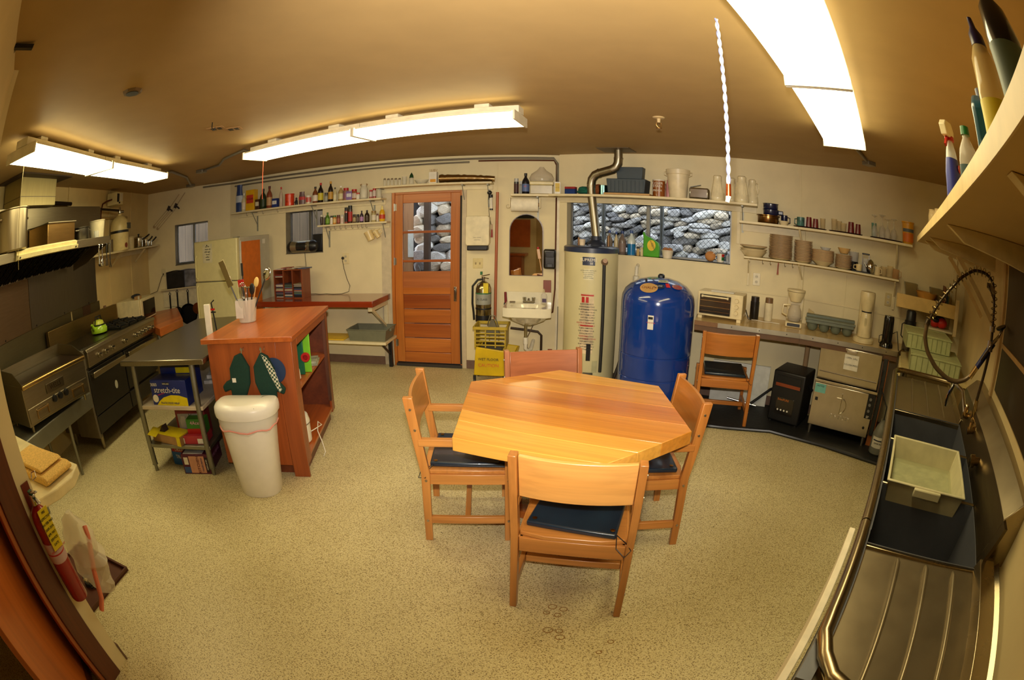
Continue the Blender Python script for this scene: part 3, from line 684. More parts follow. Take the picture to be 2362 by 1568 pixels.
li = wthing('hood_light', 'cream strip light fixture fixed along the hood lip', 'light', 'G', 2.35, .024, 0)
MB().prism([(0, 1.795), (-.035, 1.80), (-.045, 1.83), (-.02, 1.835), (-.028, 1.86), (-.0, 1.872)], 0, .92, Matrix(((0, 0, 1, 0), (1, 0, 0, 0), (0, 1, 0, 0), (0, 0, 0, 1)))).build('housing', M((226, 214, 160), .35), li)
for x in (.03, .88): MB().cyl((x, -.035, 1.812), (x, -.05, 1.812), .007, n=8).build('screw', BLACK, li)
# pots on the hood
def pot(name, label, w, s, v, z, r, h, mat, handles=1, lid=None, rimw=.012, turn=0, long_h=None, group=None, cat='pot'):
    t = wthing(name, label, cat, w, s, v, z, group, turn)
    MB().lathe([(r * .94, 0), (r, .012), (r, h - .006), (r + rimw, h), (r + rimw, h + .006), (r - .004, h + .004), (r - .006, .02), (.001, .018)], n=28).build('body', mat, t)
    if handles:
        for a in (-PI / 2 * 0, PI): MB().tube([(math.cos(a) * r, -.05, h * .8), (math.cos(a) * (r + .05), -.04, h * .8), (math.cos(a) * (r + .05), .04, h * .8), (math.cos(a) * r, .05, h * .8)], .009).build('handle', mat, t)
    if lid:
        MB().lathe([(r + .008, 0), (r + .006, .01), (r * .5, .028), (0, .032)], (0, 0, h + .006), 28).build('lid', lid, t); MB().lathe([(.008, .03), (.018, .05), (.018, .058), (0, .06)], (0, 0, h + .006)).build('lid_knob', BLACK, t)
    if long_h:
        MB().tube([(0, -r, h * .85), (long_h[0] * .3, -r - .03, h * .9 + long_h[1] * .3), (long_h[0], -r - .06, h * .9 + long_h[1])], [.008, .011, .012]).build('long_handle', BLACK, t)
    return t
pot('stock_pot', 'tall steel stock pot standing on the hood at the left edge', 'L', 2.70, .42, 1.869, .19, .30, steel((168, 156, 128), .3, 'Z'))
t = wthing('hotel_pan', 'deep rectangular steel pan resting on the hood top', 'pan', 'L', 3.42, .42, 1.869)
mb = MB(); x, y, h = .25, .15, .17
mb.box(-x, x, -y, y, 0, .006).box(-x, x, -y, -y + .006, .006, h).box(-x, x, y - .006, y, .006, h).box(-x, -x + .006, -y + .006, y - .006, .006, h).box(x - .006, x, -y + .006, y - .006, .006, h)
mb.build('body', steel((170, 136, 82), .3, 'X'), t, bevel=.003); MB().tube([(-x - .008, -y - .008, h), (x + .008, -y - .008, h), (x + .008, y + .008, h), (-x - .008, y + .008, h)], .007, closed=True).build('rim', SSX, t)
pot('sauce_pot', 'dark steel pot on the hood beside the rectangular pan', 'L', 3.97, .44, 1.869, .105, .115, steel((92, 88, 80), .35, 'X'))
t = wthing('plastic_bucket', 'white plastic bucket standing on the right end of the hood', 'bucket', 'L', 4.345, .44, 1.869)
MB().lathe([(.085, 0), (.1, .17), (.106, .172), (.106, .18), (.097, .178), (.082, .01), (0, .01)]).build('body', M((232, 222, 186), .4), t)
t = wthing('glass_tumbler', 'faceted glass standing at the hood edge before the bucket', 'glass', 'L', 4.20, .53, 1.869)
MB().lathe([(.03, 0), (.036, .07), (.033, .07), (.027, .01), (0, .008)], n=8).build('body', glass(), t)
# hanging utensils at the hood end
for i, (s, v, ztop, L, kind) in enumerate(((3.68, .03, 1.79, .20, 'ladle'), (3.74, .03, 1.79, .17, 'spoon'), (3.82, .035, 1.79, .17, 'whisk'), (3.89, .03, 1.79, .19, 'fork'))):
    t = wthing({'ladle': 'ladle', 'spoon': 'serving_spoon', 'whisk': 'spatula', 'fork': 'tongs'}[kind], {'ladle': 'steel ladle hanging lowest from the hood end', 'spoon': 'serving spoon hanging next to the ladle under the hood', 'whisk': 'dark spatula hanging third under the hood end', 'fork': 'thin tongs hanging rightmost under the hood end'}[kind], 'utensil', 'G', s, v, ztop - L)
    MB().tube([(0, 0, .03), (0, 0, L - .02), (.01, 0, L), (0, .02, L + .01)], .005 if kind != 'ladle' else .008).build('handle', CHROME if i < 2 else BLACK, t)
    if kind == 'ladle': MB().lathe([(0, -.03), (.03, -.02), (.036, 0), (.033, 0), (.026, -.018), (0, -.026)], (0, -.03, .03)).build('bowl', CHROME, t)
    elif kind == 'spoon': MB().ball((0, 0, .01), .026, .8, .3, 1.3).build('bowl', CHROME, t)
    elif kind == 'whisk': B(-.025, .025, -.003, .003, -.03, .035).build('blade', SSD, t, bevel=.002)
    else: MB().bar((0, 0, .03), (.02, 0, -.03), .006, .01).bar((0, 0, .03), (-.012, 0, -.03), .006, .01).build('jaws', SSD, t)
# left shelf with bottle and pots
t = wthing('wall_shelf', 'cream shelf on the left wall carrying the suppression bottle', 'shelf', 'L', 4.30, 0, 1.69)
B(0, 2.33, -.26, -.001, 0, .022).build('board', SHELFP, t, bevel=.003); B(.02, 2.3, -.02, -.001, -.06, -.001).build('cleat', SHELFP, t, bevel=.002)
for x in (1.1, 1.9): MB().bar((x, -.2, 0), (x, -.01, -.16), .02, .02).build('bracket', SHELFP, t)
zs = 1.7125
t = wthing('suppression_bottle', 'large cream fire suppression bottle with black strap and gauge on left wall shelf', 'tank', 'L', 5.40, .17, zs)
MB().lathe([(.13, 0), (.135, .012), (.135, .29), (.12, .355), (.08, .40), (.03, .425), (.03, .44)], n=28).build('body', M((226, 208, 150), .35), t)
MB().lathe([(.138, 0), (.139, .03)], (0, 0, .21), 28).build('strap', BLACK, t); B(-.01, .1, -.137, -.10, .25, .32).build('label', M((74, 78, 70), .5), t)
MB().lathe([(.018, .44), (.022, .46), (.015, .50), (.012, .53)]).cyl((0, 0, .47), (.07, -.02, .47), .018).build('valve', CHROME, t); MB().lathe([(.03, 0), (.03, .012)], m=Matrix.Translation((-.03, -.125, .055)) @ Matrix.Rotation(PI / 2, 4, 'X')).build('round_sticker', M((140, 60, 36), .5), t)
t = wthing('steel_canister', 'steel canister on the shelf just left of the cream bottle', 'canister', 'L', 5.06, .19, zs); MB().lathe([(.06, 0), (.06, .14), (.056, .142), (.056, .004), (0, .004)]).build('body', steel((130, 120, 96), .35, 'Z'), t)
t = wthing('control_box', 'white control box with dark window above the suppression bottle', 'box', 'L', 5.27, .02, 2.27)
B(0, .20, -.16, 0, 0, .15).build('housing', M((226, 214, 168), .4), t, bevel=.004); B(.02, .08, -.164, -.158, .03, .13).build('window', BLACK, t); B(.10, .19, -.162, -.159, .04, .14).build('label', WHITE, t); MB().cyl((.085, -.16, .02), (.085, -.175, .02), .01).build('knob', BLACK, t)
PB = M((40, 26, 18), .5, .5)
conduit('suppression_pipe', 'black threaded pipe along the left wall above the hood', [wpt('L', 3.6, .07, 2.30), wpt('L', 4.25, .07, 2.285)], .02, mat=PB)
conduit('suppression_pipe', 'black pipe with fittings reaching the suppression bottle', [wpt('L', 4.2, .09, 2.235), wpt('L', 4.6, .09, 2.235), wpt('L', 5.40, .15, 2.20)], .014, mat=PB)
conduit('suppression_pipe', 'rusty flexible pipe looping up to the white control box', [wpt('L', 5.02, .06, 1.95), wpt('L', 5.04, .06, 2.22), wpt('L', 5.08, .06, 2.29), wpt('L', 5.16, .08, 2.32), wpt('L', 5.28, .1, 2.34)], .011, mat=M((92, 46, 26), .6, .3))
conduit('wall_pipe', 'painted pipe along the left wall behind the bottle', [wpt('L', 4.8, .02, 2.13), wpt('L', 5.9, .02, 2.13)], .016, mat=M((190, 160, 104), .5))
pot('sauce_pan', 'cream pot right of the suppression bottle', 'L', 5.74, .17, zs, .058, .145, M((206, 190, 150), .4), 0)
pot('sauce_pan', 'shiny steel saucepan with black handle pointing up on left shelf', 'L', 6.06, .15, zs, .072, .115, steel((190, 182, 160), .18, 'Z'), 0, steel((190, 182, 160), .18, 'N'), long_h=(.12, .05))
pot('sauce_pan', 'small saucepan beside the shiny one near the corner', 'L', 6.34, .14, zs, .05, .085, steel((190, 182, 160), .2, 'Z'), 0, long_h=(.03, .05))
pot('sauce_pan', 'smallest saucepan at the corner end of the left shelf', 'L', 6.50, .13, zs, .045, .07, steel((190, 182, 160), .2, 'Z'), 0, long_h=(.05, .05))
# butcher block counter, microwave
t = thing('butcher_block', 'thick orange wood block counter between the range and the skillets', 'counter', (0, 0, 0))
MB().prism([(-3.70, 3.92), (-3.76, 4.45), (-4.55, 5.28), (-4.98, 4.65), (-4.78, 4.10), (-4.10, 4.16)], .735, .82).build('slab', wood((170, 78, 24), (212, 114, 44), 'Y', 4, .35, .4), t, bevel=.004)
for x, y in ((-3.82, 4.02), (-4.5, 5.12), (-4.72, 4.2)): MB().cyl((x, y, 0), (x, y, .735), .022).build('leg', GALV, t)
t = wthing('microwave_oven', 'white microwave with black door standing on the wooden block', 'microwave', 'L', 5.42, .44, .822)
B(0, .50, .01, .39, .0, .27).build('body', M((224, 212, 172), .4), t, bevel=.006); MB().box(.02, .49, -.018, .008, .01, .262).build('door', M((224, 212, 172), .4), t, bevel=.006); B(.07, .47, -.021, -.016, .03, .24).build('door_glass', M((16, 15, 14), .12, coat=.6), t, bevel=.01)
t2 = wthing('cloth_pouch', 'dark pouch lying on the microwave', 'pouch', 'L', 5.68, .25, 1.094); MB().ball((0, 0, .025), .07, 1.5, .9, .36).build('body', M((40, 44, 56), .8), t2)
t2 = wthing('matchbox_carton', 'small white and brown carton on the microwave top', 'box', 'L', 5.50, .38, 1.094); B(-.06, .06, -.03, .03, 0, .04).build('carton', CARD, t2, bevel=.002); B(-.06, -.01, -.031, -.03, .0, .04).build('label', WHITE, t2)
t2 = wthing('spice_grinder', 'brown topped bottle on the wall ledge behind the kettle', 'bottle', 'L', 5.06, .06, 1.0)
B(-.1, .1, -.06, .0, -.02, 0).build('ledge', SHELFP, t2); MB().lathe([(.03, 0), (.03, .09), (.02, .11), (.02, .12)]).build('body', M((130, 84, 60), .4), t2)
# skillets on a white board, trays
t = wthing('pan_board', 'white backing board holding the hanging skillets', 'board', '1', -2.63, 0, .80)
B(0, .95, -.018, -.001, 0, .25).build('board', M((222, 210, 176), .5), t, bevel=.002); B(-.02, .97, -.10, -.001, .25, .262).build('ledge', SHELFP, t)
CI = M((18, 18, 19), .35, .4, bump=.1)
for s, r, L, dz, lab, g in ((-2.50, .085, .25, .68, 'small black skillet, leftmost under the baking trays', 0), (-2.37, .10, .24, .70, 'middle black skillet hanging on the white board', 0), (-2.19, .15, .20, .68, 'largest cast iron skillet, hung nearest the refrigerator', 0)):
    t = wthing('skillet', lab, 'pan', '1', s, .03, dz)
    MB().lathe([(r * .8, 0), (r, .045), (r - .006, .045), (r * .78, .008), (0, .008)], n=24, m=Matrix.Rotation(PI / 2, 4, 'X')).build('pan_body', CI, t)
    MB().bar((0, -.02, r * .9), (0, -.012, r + L - .05), .022, .012, (0, 1, 0)).tube([(0, -.012, r + L - .05), (.018, -.012, r + L - .03), (0, -.012, r + L), (-.018, -.012, r + L - .03), (0, -.012, r + L - .05)], .006).build('handle', CI, t)
    MB().tube([(0, .012, r + L - .01), (0, -.02, r + L - .012), (0, -.02, r + L + .004)], .003).build('hook', CHROME, t)
t = wthing('copper_pan', 'small copper bottomed pan peeking out beside the refrigerator', 'pan', '1', -2.03, .05, .75); MB().lathe([(.07, 0), (.08, .04), (0, .04)], n=20, m=Matrix.Rotation(PI / 2, 4, 'X')).build('pan_body', steel((200, 120, 60), .25, 'N'), t)
for s, dy, col, lab in ((-2.53, .045, (30, 26, 24), 'blackened baking tray leaning on the wall above the skillets'), (-2.33, .02, (120, 120, 130), 'grey baking tray behind the blackened one')):
    t = wthing('baking_tray', lab, 'tray', '1', s, dy, 1.066)
    B(0, .30, -.008, 0, 0, .23).build('tray', M(col, .5, .4, var=.4, scale=9), t, bevel=.003); MB().tube([(.0, -.01, .0), (.30, -.01, .0), (.30, -.01, .23), (.18, -.01, .24), (.12, -.01, .24), (0, -.01, .23)], .008, closed=True).build('rim', M(col, .5, .4), t)
t = wthing('wall_outlet', 'cream wall outlet above the baking trays with a cord', 'outlet', '1', -2.60, 0, 1.30); B(-.035, .035, -.007, -.001, -.055, .055).build('cover_plate', M((206, 196, 160), .4), t, bevel=.002)
MB().tube([(0, -.01, -.02), (-.03, -.03, -.06), (-.12, -.04, -.25), (-.25, -.05, -.28)], .005).ball((0, -.018, -.02), .014).build('cord', M((90, 80, 60), .5), t)
for ss, lab in (((-2.74, 1.975, -2.489, 2.179, -2.30, 2.39), 'left spray-gun wand hung diagonally near the ceiling corner'), ((-2.676, 1.941, -2.367, 2.20, -2.2, 2.40), 'right spray-gun wand hung diagonally near the ceiling corner')):
    t = wthing('barbecue_skewer_rack', lab, 'tool', '1', ss[0], .03, ss[1]); t.name = 'toasting_fork'
    dx, dz = ss[2] - ss[0], ss[3] - ss[1]; ex, ez = ss[4] - ss[0], ss[5] - ss[1]; nx, nz_ = -.014, .012
    MB().tube([(nx, 0, nz_), (dx + nx, 0, dz + nz_)], .003).tube([(-nx, 0, -nz_), (dx - nx, 0, dz - nz_)], .003).ball((0, 0, 0), .018, 1, .5, 1).build('prongs', M((176, 150, 110), .5), t)
    MB().bar((dx, -.01, dz), (dx + .03, -.01, dz + .06), .03, .04).bar((dx + .02, -.01, dz + .03), (dx + .08, -.01, dz - .02), .02, .02).build('grip', M((40, 28, 30), .5), t)
    MB().tube([(dx, 0, dz), (ex, 0, ez)], .005).build('shaft', M((176, 150, 110), .5), t)
# near partition: shelf, towel, extinguisher, bag, tray
t = thing('partition_shelf', 'white shelf projecting from the near left partition', 'shelf', (-3.12, .703, .77))
MB().prism([(0, .001), (1.22, .001), (1.27, .20), (1.265, .33), (1.19, .44), (0, .44)], 0, .05).build('board', M((226, 212, 166), .45), t, bevel=.006)
B(.0, .7, .0005, .03, .05, .12).build('back_cleat', M((226, 212, 166), .45), t, bevel=.002)
TWL = M((224, 184, 104), .95, var=.16, scale=120, bump=.4)
t = thing('folded_towel', 'folded yellow checked dish towel on the partition shelf', 'towel', (-2.14, .98, .821), R(4))
MB().prism([(-.26, .0), (.20, .0), (.235, .012), (.235, .030), (.20, .042), (-.26, .034)], -.12, .10, Matrix(((1, 0, 0, 0), (0, 0, 1, 0), (0, 1, 0, 0), (0, 0, 0, 1)))).build('towel', TWL, t, bevel=.008)
MB().prism([(-.2, .0), (.14, .0), (.17, .010), (.14, .020), (-.2, .02)], -.1, .085, Matrix(((1, 0, 0, 0), (0, 0, 1, .0), (0, 1, 0, .043), (0, 0, 0, 1)))).build('fold', TWL, t, bevel=.006)
t = thing('red_fire_extinguisher', 'red fire extinguisher with yellow inspection tag hung on the partition end', 'fire extinguisher', (-1.672, .655, .48))
RX = M((140, 14, 16), .25, coat=.5)
MB().lathe([(.03, 0), (.048, .008), (.052, .02), (.052, .37), (.044, .405), (.024, .425), (.018, .43)], n=28).build('cylinder', RX, t)
MB().cyl((0, 0, .43), (0, 0, .475), .016).bar((-.01, .0, .48), (.075, -.0, .50), .018, .006).bar((-.01, 0, .47), (.07, 0, .455), .018, .006).build('valve', CHROME, t, bevel=.002); MB().tube([(.02, .03, .52), (.035, .05, .53), (.02, .06, .545), (.0, .045, .54), (.01, .03, .525)], .0025).build('pin_ring', CHROME, t)
B(-.02, .02, -.01, .01, .478, .485).build('seal', M((30, 90, 60), .5), t)
MB().lathe([(.0535, 0), (.0535, .085)], (0, 0, .20), 28).build('label_band', M((190, 160, 160), .4), t); text('FIRE EXTINGUISHER', .012, (.0545, 0, .26), RED, t, (PI / 2, 0, PI / 2))
MB().lathe([(.0538, 0), (.0538, .006)], (0, 0, .235), 28).build('label_stripe', RED, t)
tg = B(.055, .058, -.03, .035, .26, .43).build('inspection_tag', M((214, 190, 20), .5), t, bevel=.002)
for i in range(7): text(('FIRE', 'INSPECTION', 'JAN FEB MAR', '2009 2010', 'APR MAY', 'SERVICE', 'DATE')[i], .014, (.0595, .002, .415 - i * .022), BLACK, t, (PI / 2, 0, PI / 2))
MB().cyl((.0, .0, .44), (-.06, .03, .46), .006).box(-.068, -.060, -.02, .03, .36, .50).build('bracket', M((110, 40, 26), .4), t)
t = thing('plastic_bag', 'clear plastic bag with pink drawstring hanging behind the red extinguisher', 'bag', (-1.70, .735, .40))
bm = MB(); ring = []
for i in range(13):
    u = i / 12; w_ = .025 + .10 * math.sin(PI * min(1, u * 1.02)) ** .6; ring.append((w_, -.0 + u * .40))
bm.lathe([(r * (1 + .12 * math.sin(k * 2.3)), z) for k, (r, z) in enumerate(ring)], (.03, .09, 0), 18, 1, .62)
for v in bm.bm.verts:
    q_ = noise.noise(v.co * 14) * .035 + noise.noise(v.co * 34) * .012; v.co.x += q_; v.co.y += q_ * .8
bm.build('bag', glass((240, 232, 210), .2, .42), t)
MB().tube([(.10, .12, .34), (.125, .10, .30), (.11, .05, .18), (.115, .0, .06), (.09, -.03, .0)], .013).build('drawstring', M((226, 130, 100), .6), t)
t = thing('boot_tray', 'dark brown plastic tray on the floor under the partition shelf', 'tray', (-2.72, .84, 0))
mb = MB().box(0, .57, 0, .50, 0, .006).box(0, .57, 0, .015, .006, .03).box(0, .57, .485, .50, .006, .03).box(.555, .57, .015, .485, .006, .03).box(0, .015, .015, .485, .006, .03)
mb.build('tray', M((84, 46, 32), .4), t, bevel=.005)
t = thing('cord_bundle', 'tangled black cord with metal plug lying on the brown tray', 'cord', (-2.32, 1.07, .008))
MB().tube([(.07 * math.cos(a * .9) * (1 - a * .02), .055 * math.sin(a * .9), .01 + .006 * (a % 5)) for a in range(24)], .009).build('cord', BLACK, t); MB().ball((-.03, -.03, .025), .022).tube([(0, 0, .03), (.03, .03, .06), (.0, .06, .04), (-.03, .02, .05)], .005).build('plug', M((170, 150, 110), .35, .5), t)
# ================================================================== shelves and containers on the back wall
def shelf(label, w, s0, s1, z, depth, th=.022, brackets=(), cleat=True, name='wall_shelf', lip=0):
    t = wthing(name, label, 'shelf', w, s0, 0, z - th)
    B(0, s1 - s0, -depth, -.001, 0, th).build('board', SHELFP, t, bevel=.003)
    if cleat: B(.01, s1 - s0 - .01, -.022, -.001, -.055, -.0005).build('cleat', SHELFP, t, bevel=.002)
    for x in brackets:
        MB().box(x - .01, x + .01, -.008, -.001, -.26, -.001).box(x - .01, x + .01, -depth * .8, -.002, -.012, -.001).bar((x, -depth * .7, -.01), (x, -.01, -.17), .008, .008).build('bracket', M((150, 150, 140), .5, .4), t)
    return t
def labelled(t, w, y, z0, z1, col, txt=None, tc=(240, 240, 235)):
    pass
def cont(kind, name, label, cat, w, s, v, z, W_, Ht, body, cap, lab=None, group=None, txt=None, txtcol=None, mat=None):
    t = wthing(name, label, cat, w, s, v, z, group)
    bm_ = mat or M(body, .3, coat=.3); cm = M(cap, .4); r = W_ / 2
    if kind == 'bottle':
        MB().lathe([(r * .9, 0), (r, .006), (r, Ht * .56), (r * .85, Ht * .66), (r * .36, Ht * .80), (r * .32, Ht * .9), (0, Ht * .9)], n=16).build('body', bm_, t)
        MB().lathe([(r * .40, Ht * .88), (r * .40, Ht)], n=14).build('cap', cm, t)
        lz = (.12, .48)
    elif kind == 'jar':
        MB().lathe([(r * .92, 0), (r, .006), (r, Ht * .72), (r * .84, Ht * .82), (0, Ht * .82)], n=18).build('body', bm_, t)
        MB().lathe([(r * .90, Ht * .80), (r * .90, Ht)], n=18).build('lid', cm, t); lz = (.15, .62)
    elif kind == 'tall':
        MB().lathe([(r * .95, 0), (r, .004), (r, Ht * .78), (0, Ht * .78)], n=16).build('body', bm_, t)
        MB().lathe([(r * .92, Ht * .77), (r * .9, Ht)], n=16).build('cap', cm, t); lz = (.1, .65)
    elif kind == 'can':
        MB().lathe([(r, 0), (r, Ht), (0, Ht)], n=20).build('body', bm_, t); MB().lathe([(r * 1.03, Ht - .012), (r * 1.03, Ht + .002)], n=20).build('lid', cm, t); lz = (.2, .8)
    elif kind == 'box':
        B(-r, r, -min(.05, r), min(.04, r), 0, Ht).build('carton', bm_, t, bevel=.0015); lz = None
        if lab: B(-r * .8, r * .8, -min(.05, r) - .0008, -min(.05, r), Ht * .35, Ht * .75).build('label', M(lab, .5), t)
    if lz and lab:
        MB().lathe([(r * 1.01, Ht * lz[0]), (r * 1.01, Ht * lz[1])], n=16).build('label', M(lab, .5), t)
    if txt:
        y = -(min(.05, r) + .0012 if kind == 'box' else r * 1.03)
        text(txt, W_ * .26, (0, y, Ht * (.55 if kind == 'box' else .36)), M(txtcol or (30, 30, 40), .5), t)
    return t
shelf('long cream spice shelf under the ceiling left of the door', 'B', -4.245, -1.99, 2.008, .20, brackets=(.35, 1.30, 2.1))
shelf('short cream spice shelf beside the door with cup hooks', 'B', -2.86, -1.937, 1.731, .15, brackets=(.1, .86))
shelf('cream shelf above the back door', 'B', -2.077, -.724, 2.142, .20, brackets=(.05, 1.02, 1.30))
GJ = glass((236, 232, 212), .05)
sp = [  # kind name label cat s width height body cap label text
('bag', 'snack_bag', 'crumpled blue snack bag at the left end of the long spice shelf', 'bag', -4.14, .115, .37, (40, 64, 120), (40, 64, 120), (190, 200, 214), None),
('bottle', 'oil_bottle', 'clear oil bottle with red print beside the blue bag', 'bottle', -4.055, .075, .245, (206, 196, 160), (230, 226, 210), (226, 210, 190), None),
('box', 'cereal_carton', 'large yellow carton on the long spice shelf', 'box', -3.915, .15, .275, (222, 170, 28), (222, 170, 28), (196, 60, 40), 'SUGAR'),
('box', 'tea_carton', 'small brown tea carton before the yellow carton', 'box', -3.80, .07, .135, (70, 44, 30), (70, 44, 30), (214, 206, 180), None),
('bottle', 'oil_bottle', 'dark green oil bottle with black cap on the long shelf', 'bottle', -3.72, .092, .265, (24, 44, 20), (18, 18, 18), (40, 58, 30), None),
('bottle', 'syrup_bottle', 'amber bottle with dark red cap', 'bottle', -3.615, .085, .29, (130, 66, 40), (90, 26, 22), (190, 150, 100), None),
('box', 'salt_carton', 'blue carton between the red capped bottles', 'box', -3.505, .085, .115, (36, 54, 120), (36, 54, 120), (220, 220, 220), 'S'),
('bottle', 'vinegar_bottle', 'tall clear bottle with bright red cap', 'bottle', -3.425, .052, .255, (190, 170, 150), (190, 28, 24), None, None),
('can', 'drink_mix_tub', 'orange drink mix tub with grey label', 'tub', -3.29, .125, .15, (214, 60, 24), (206, 50, 22), None, 'G'),
('figure', 'salt_shaker', 'dark figurine shaker by the orange tub', 'shaker', -3.185, .042, .1, (28, 28, 34), (28, 28, 34), None, None),
('bag', 'coffee_bag', 'grey foil bag with red stripe on the long shelf', 'bag', -3.10, .09, .16, (110, 84, 88), (150, 60, 60), (190, 60, 60), None),
('can', 'baking_powder_can', 'white and red tin in front of the grey bag', 'can', -3.005, .075, .1, (206, 196, 170), (220, 220, 210), (190, 40, 36), None),
('bottle', 'sauce_bottle', 'brown sauce bottle with white and red label', 'bottle', -2.905, .072, .205, (120, 66, 34), (30, 22, 20), (226, 214, 196), None),
('bottle', 'soy_sauce_bottle', 'black soy sauce bottle with red cap and yellow label', 'bottle', -2.828, .07, .245, (22, 10, 8), (186, 24, 24), (206, 190, 50), None),
('jar', 'spice_jar', 'small grey jar between the soy sauce and the gold bottle', 'jar', -2.748, .048, .115, (120, 120, 110), (60, 60, 60), (170, 170, 150), None),
('bottle', 'sauce_bottle', 'dark bottle with gold neck and gold label', 'bottle', -2.687, .064, .25, (26, 14, 8), (204, 150, 40), (196, 150, 60), None),
('bottle', 'dressing_bottle', 'cream dressing bottle with dark cap', 'bottle', -2.626, .045, .17, (206, 196, 150), (40, 34, 24), (220, 214, 180), None),
('bottle', 'vinegar_bottle', 'plump clear bottle with white cap', 'bottle', -2.545, .068, .182, (176, 150, 96), (236, 232, 220), (214, 206, 160), None),
('jar', 'preserve_jar', 'jar with wide red lid behind the purple pack', 'jar', -2.475, .072, .15, (150, 110, 90), (176, 26, 30), (140, 80, 120), None),
('box', 'raisin_pack', 'purple and white pack on the long shelf', 'packet', -2.42, .075, .105, (120, 90, 160), (120, 90, 160), (216, 216, 226), None),
('jar', 'peanut_butter_jar', 'tall jar with red lid right of the purple pack', 'jar', -2.365, .07, .125, (150, 90, 50), (180, 30, 28), (210, 200, 190), None),
('jar', 'spice_jar', 'small white labelled jar with red cap by the red-lidded jar', 'jar', -2.315, .045, .08, (220, 210, 190), (190, 40, 30), (230, 226, 214), None),
('mason', 'mason_jar', 'two-handled glass jar filled with white powder', 'jar', -2.24, .096, .175, (222, 214, 190), (150, 120, 80), None, None),
('can', 'pepper_tin', 'red and white shaker tin, left of a pair', 'tin', -2.148, .037, .1, (150, 26, 30), (190, 30, 26), (216, 210, 200), None),
('can', 'pepper_tin', 'red and white shaker tin, right of a pair', 'tin', -2.104, .04, .115, (150, 26, 30), (190, 30, 26), (216, 210, 200), None),
]
def bag_mesh(W_, Ht, k=0):
    mb = MB(); r = W_ / 2
    return mb.lathe([(r, 0), (r * 1.04, Ht * .3), (r * .98, Ht * .62), (r * .8, Ht * .85), (r * .86, Ht)], n=10, sx=1, sy=.6)
def place(items, w, v, z, group):
    for i, (kind, name, label, cat, s, W_, Ht, body, cap, lab, txt) in enumerate(items):
        if kind == 'bag':
            t = wthing(name, label, cat, w, s, v, z, group)
            o = bag_mesh(W_, Ht).build('bag', M(body, .35, coat=.3), t)
            MB().lathe([(W_ * .53, Ht * .35), (W_ * .53, Ht * .6)], n=10, sy=.61).build('label', M(lab, .5), t)
        elif kind == 'figure':
            t = wthing(name, label, cat, w, s, v, z, group); MB().lathe([(.02, 0), (.018, .05), (.01, .07), (.014, .085), (.0, .1)]).build('body', M(body, .3), t); MB().tube([(-.018, 0, .05), (-.03, 0, .03)], .005).build('arm', M(body, .3), t)
        elif kind == 'mason':
            t = wthing(name, label, cat, w, s, v, z, group); r = W_ / 2
            MB().lathe([(r * .9, 0), (r, .008), (r, Ht * .72), (r * .72, Ht * .86), (r * .72, Ht * .97), (r * .66, Ht * .97), (r * .66, Ht * .86), (r * .93, Ht * .7), (r * .93, .01), (0, .01)]).build('glass', GJ, t)
            MB().lathe([(r * .9, .012), (r * .9, Ht * .66), (0, Ht * .66)]).build('powder', M((236, 230, 214), .9), t)
            for sx in (-1, 1): MB().tube([(sx * r * .7, 0, Ht * .9), (sx * r * .95, 0, Ht * 1.0), (sx * r * .6, 0, Ht * 1.02)], .006).build('handle', M(cap, .4), t)
        else: cont(kind, name, label, cat, w, s, v, z, W_, Ht, body, cap, lab, group, txt)
place(sp, 'B', .12, 2.009, 'groceries on the long spice shelf')
cont('jar', 'glass_jar', 'empty glass jar at the door end of the long spice shelf', 'jar', 'B', -2.045, .10, 2.1425, .064, .0, (0, 0, 0), (0, 0, 0)) if False else None
t = wthing('glass_jar', 'round empty glass jar at the right end of the long spice shelf', 'jar', 'B', -2.044, .12, 2.0095); MB().lathe([(.03, 0), (.034, .01), (.034, .08), (.028, .1), (.025, .1), (.03, .08), (.03, .012), (0, .01)]).build('glass', GJ, t)
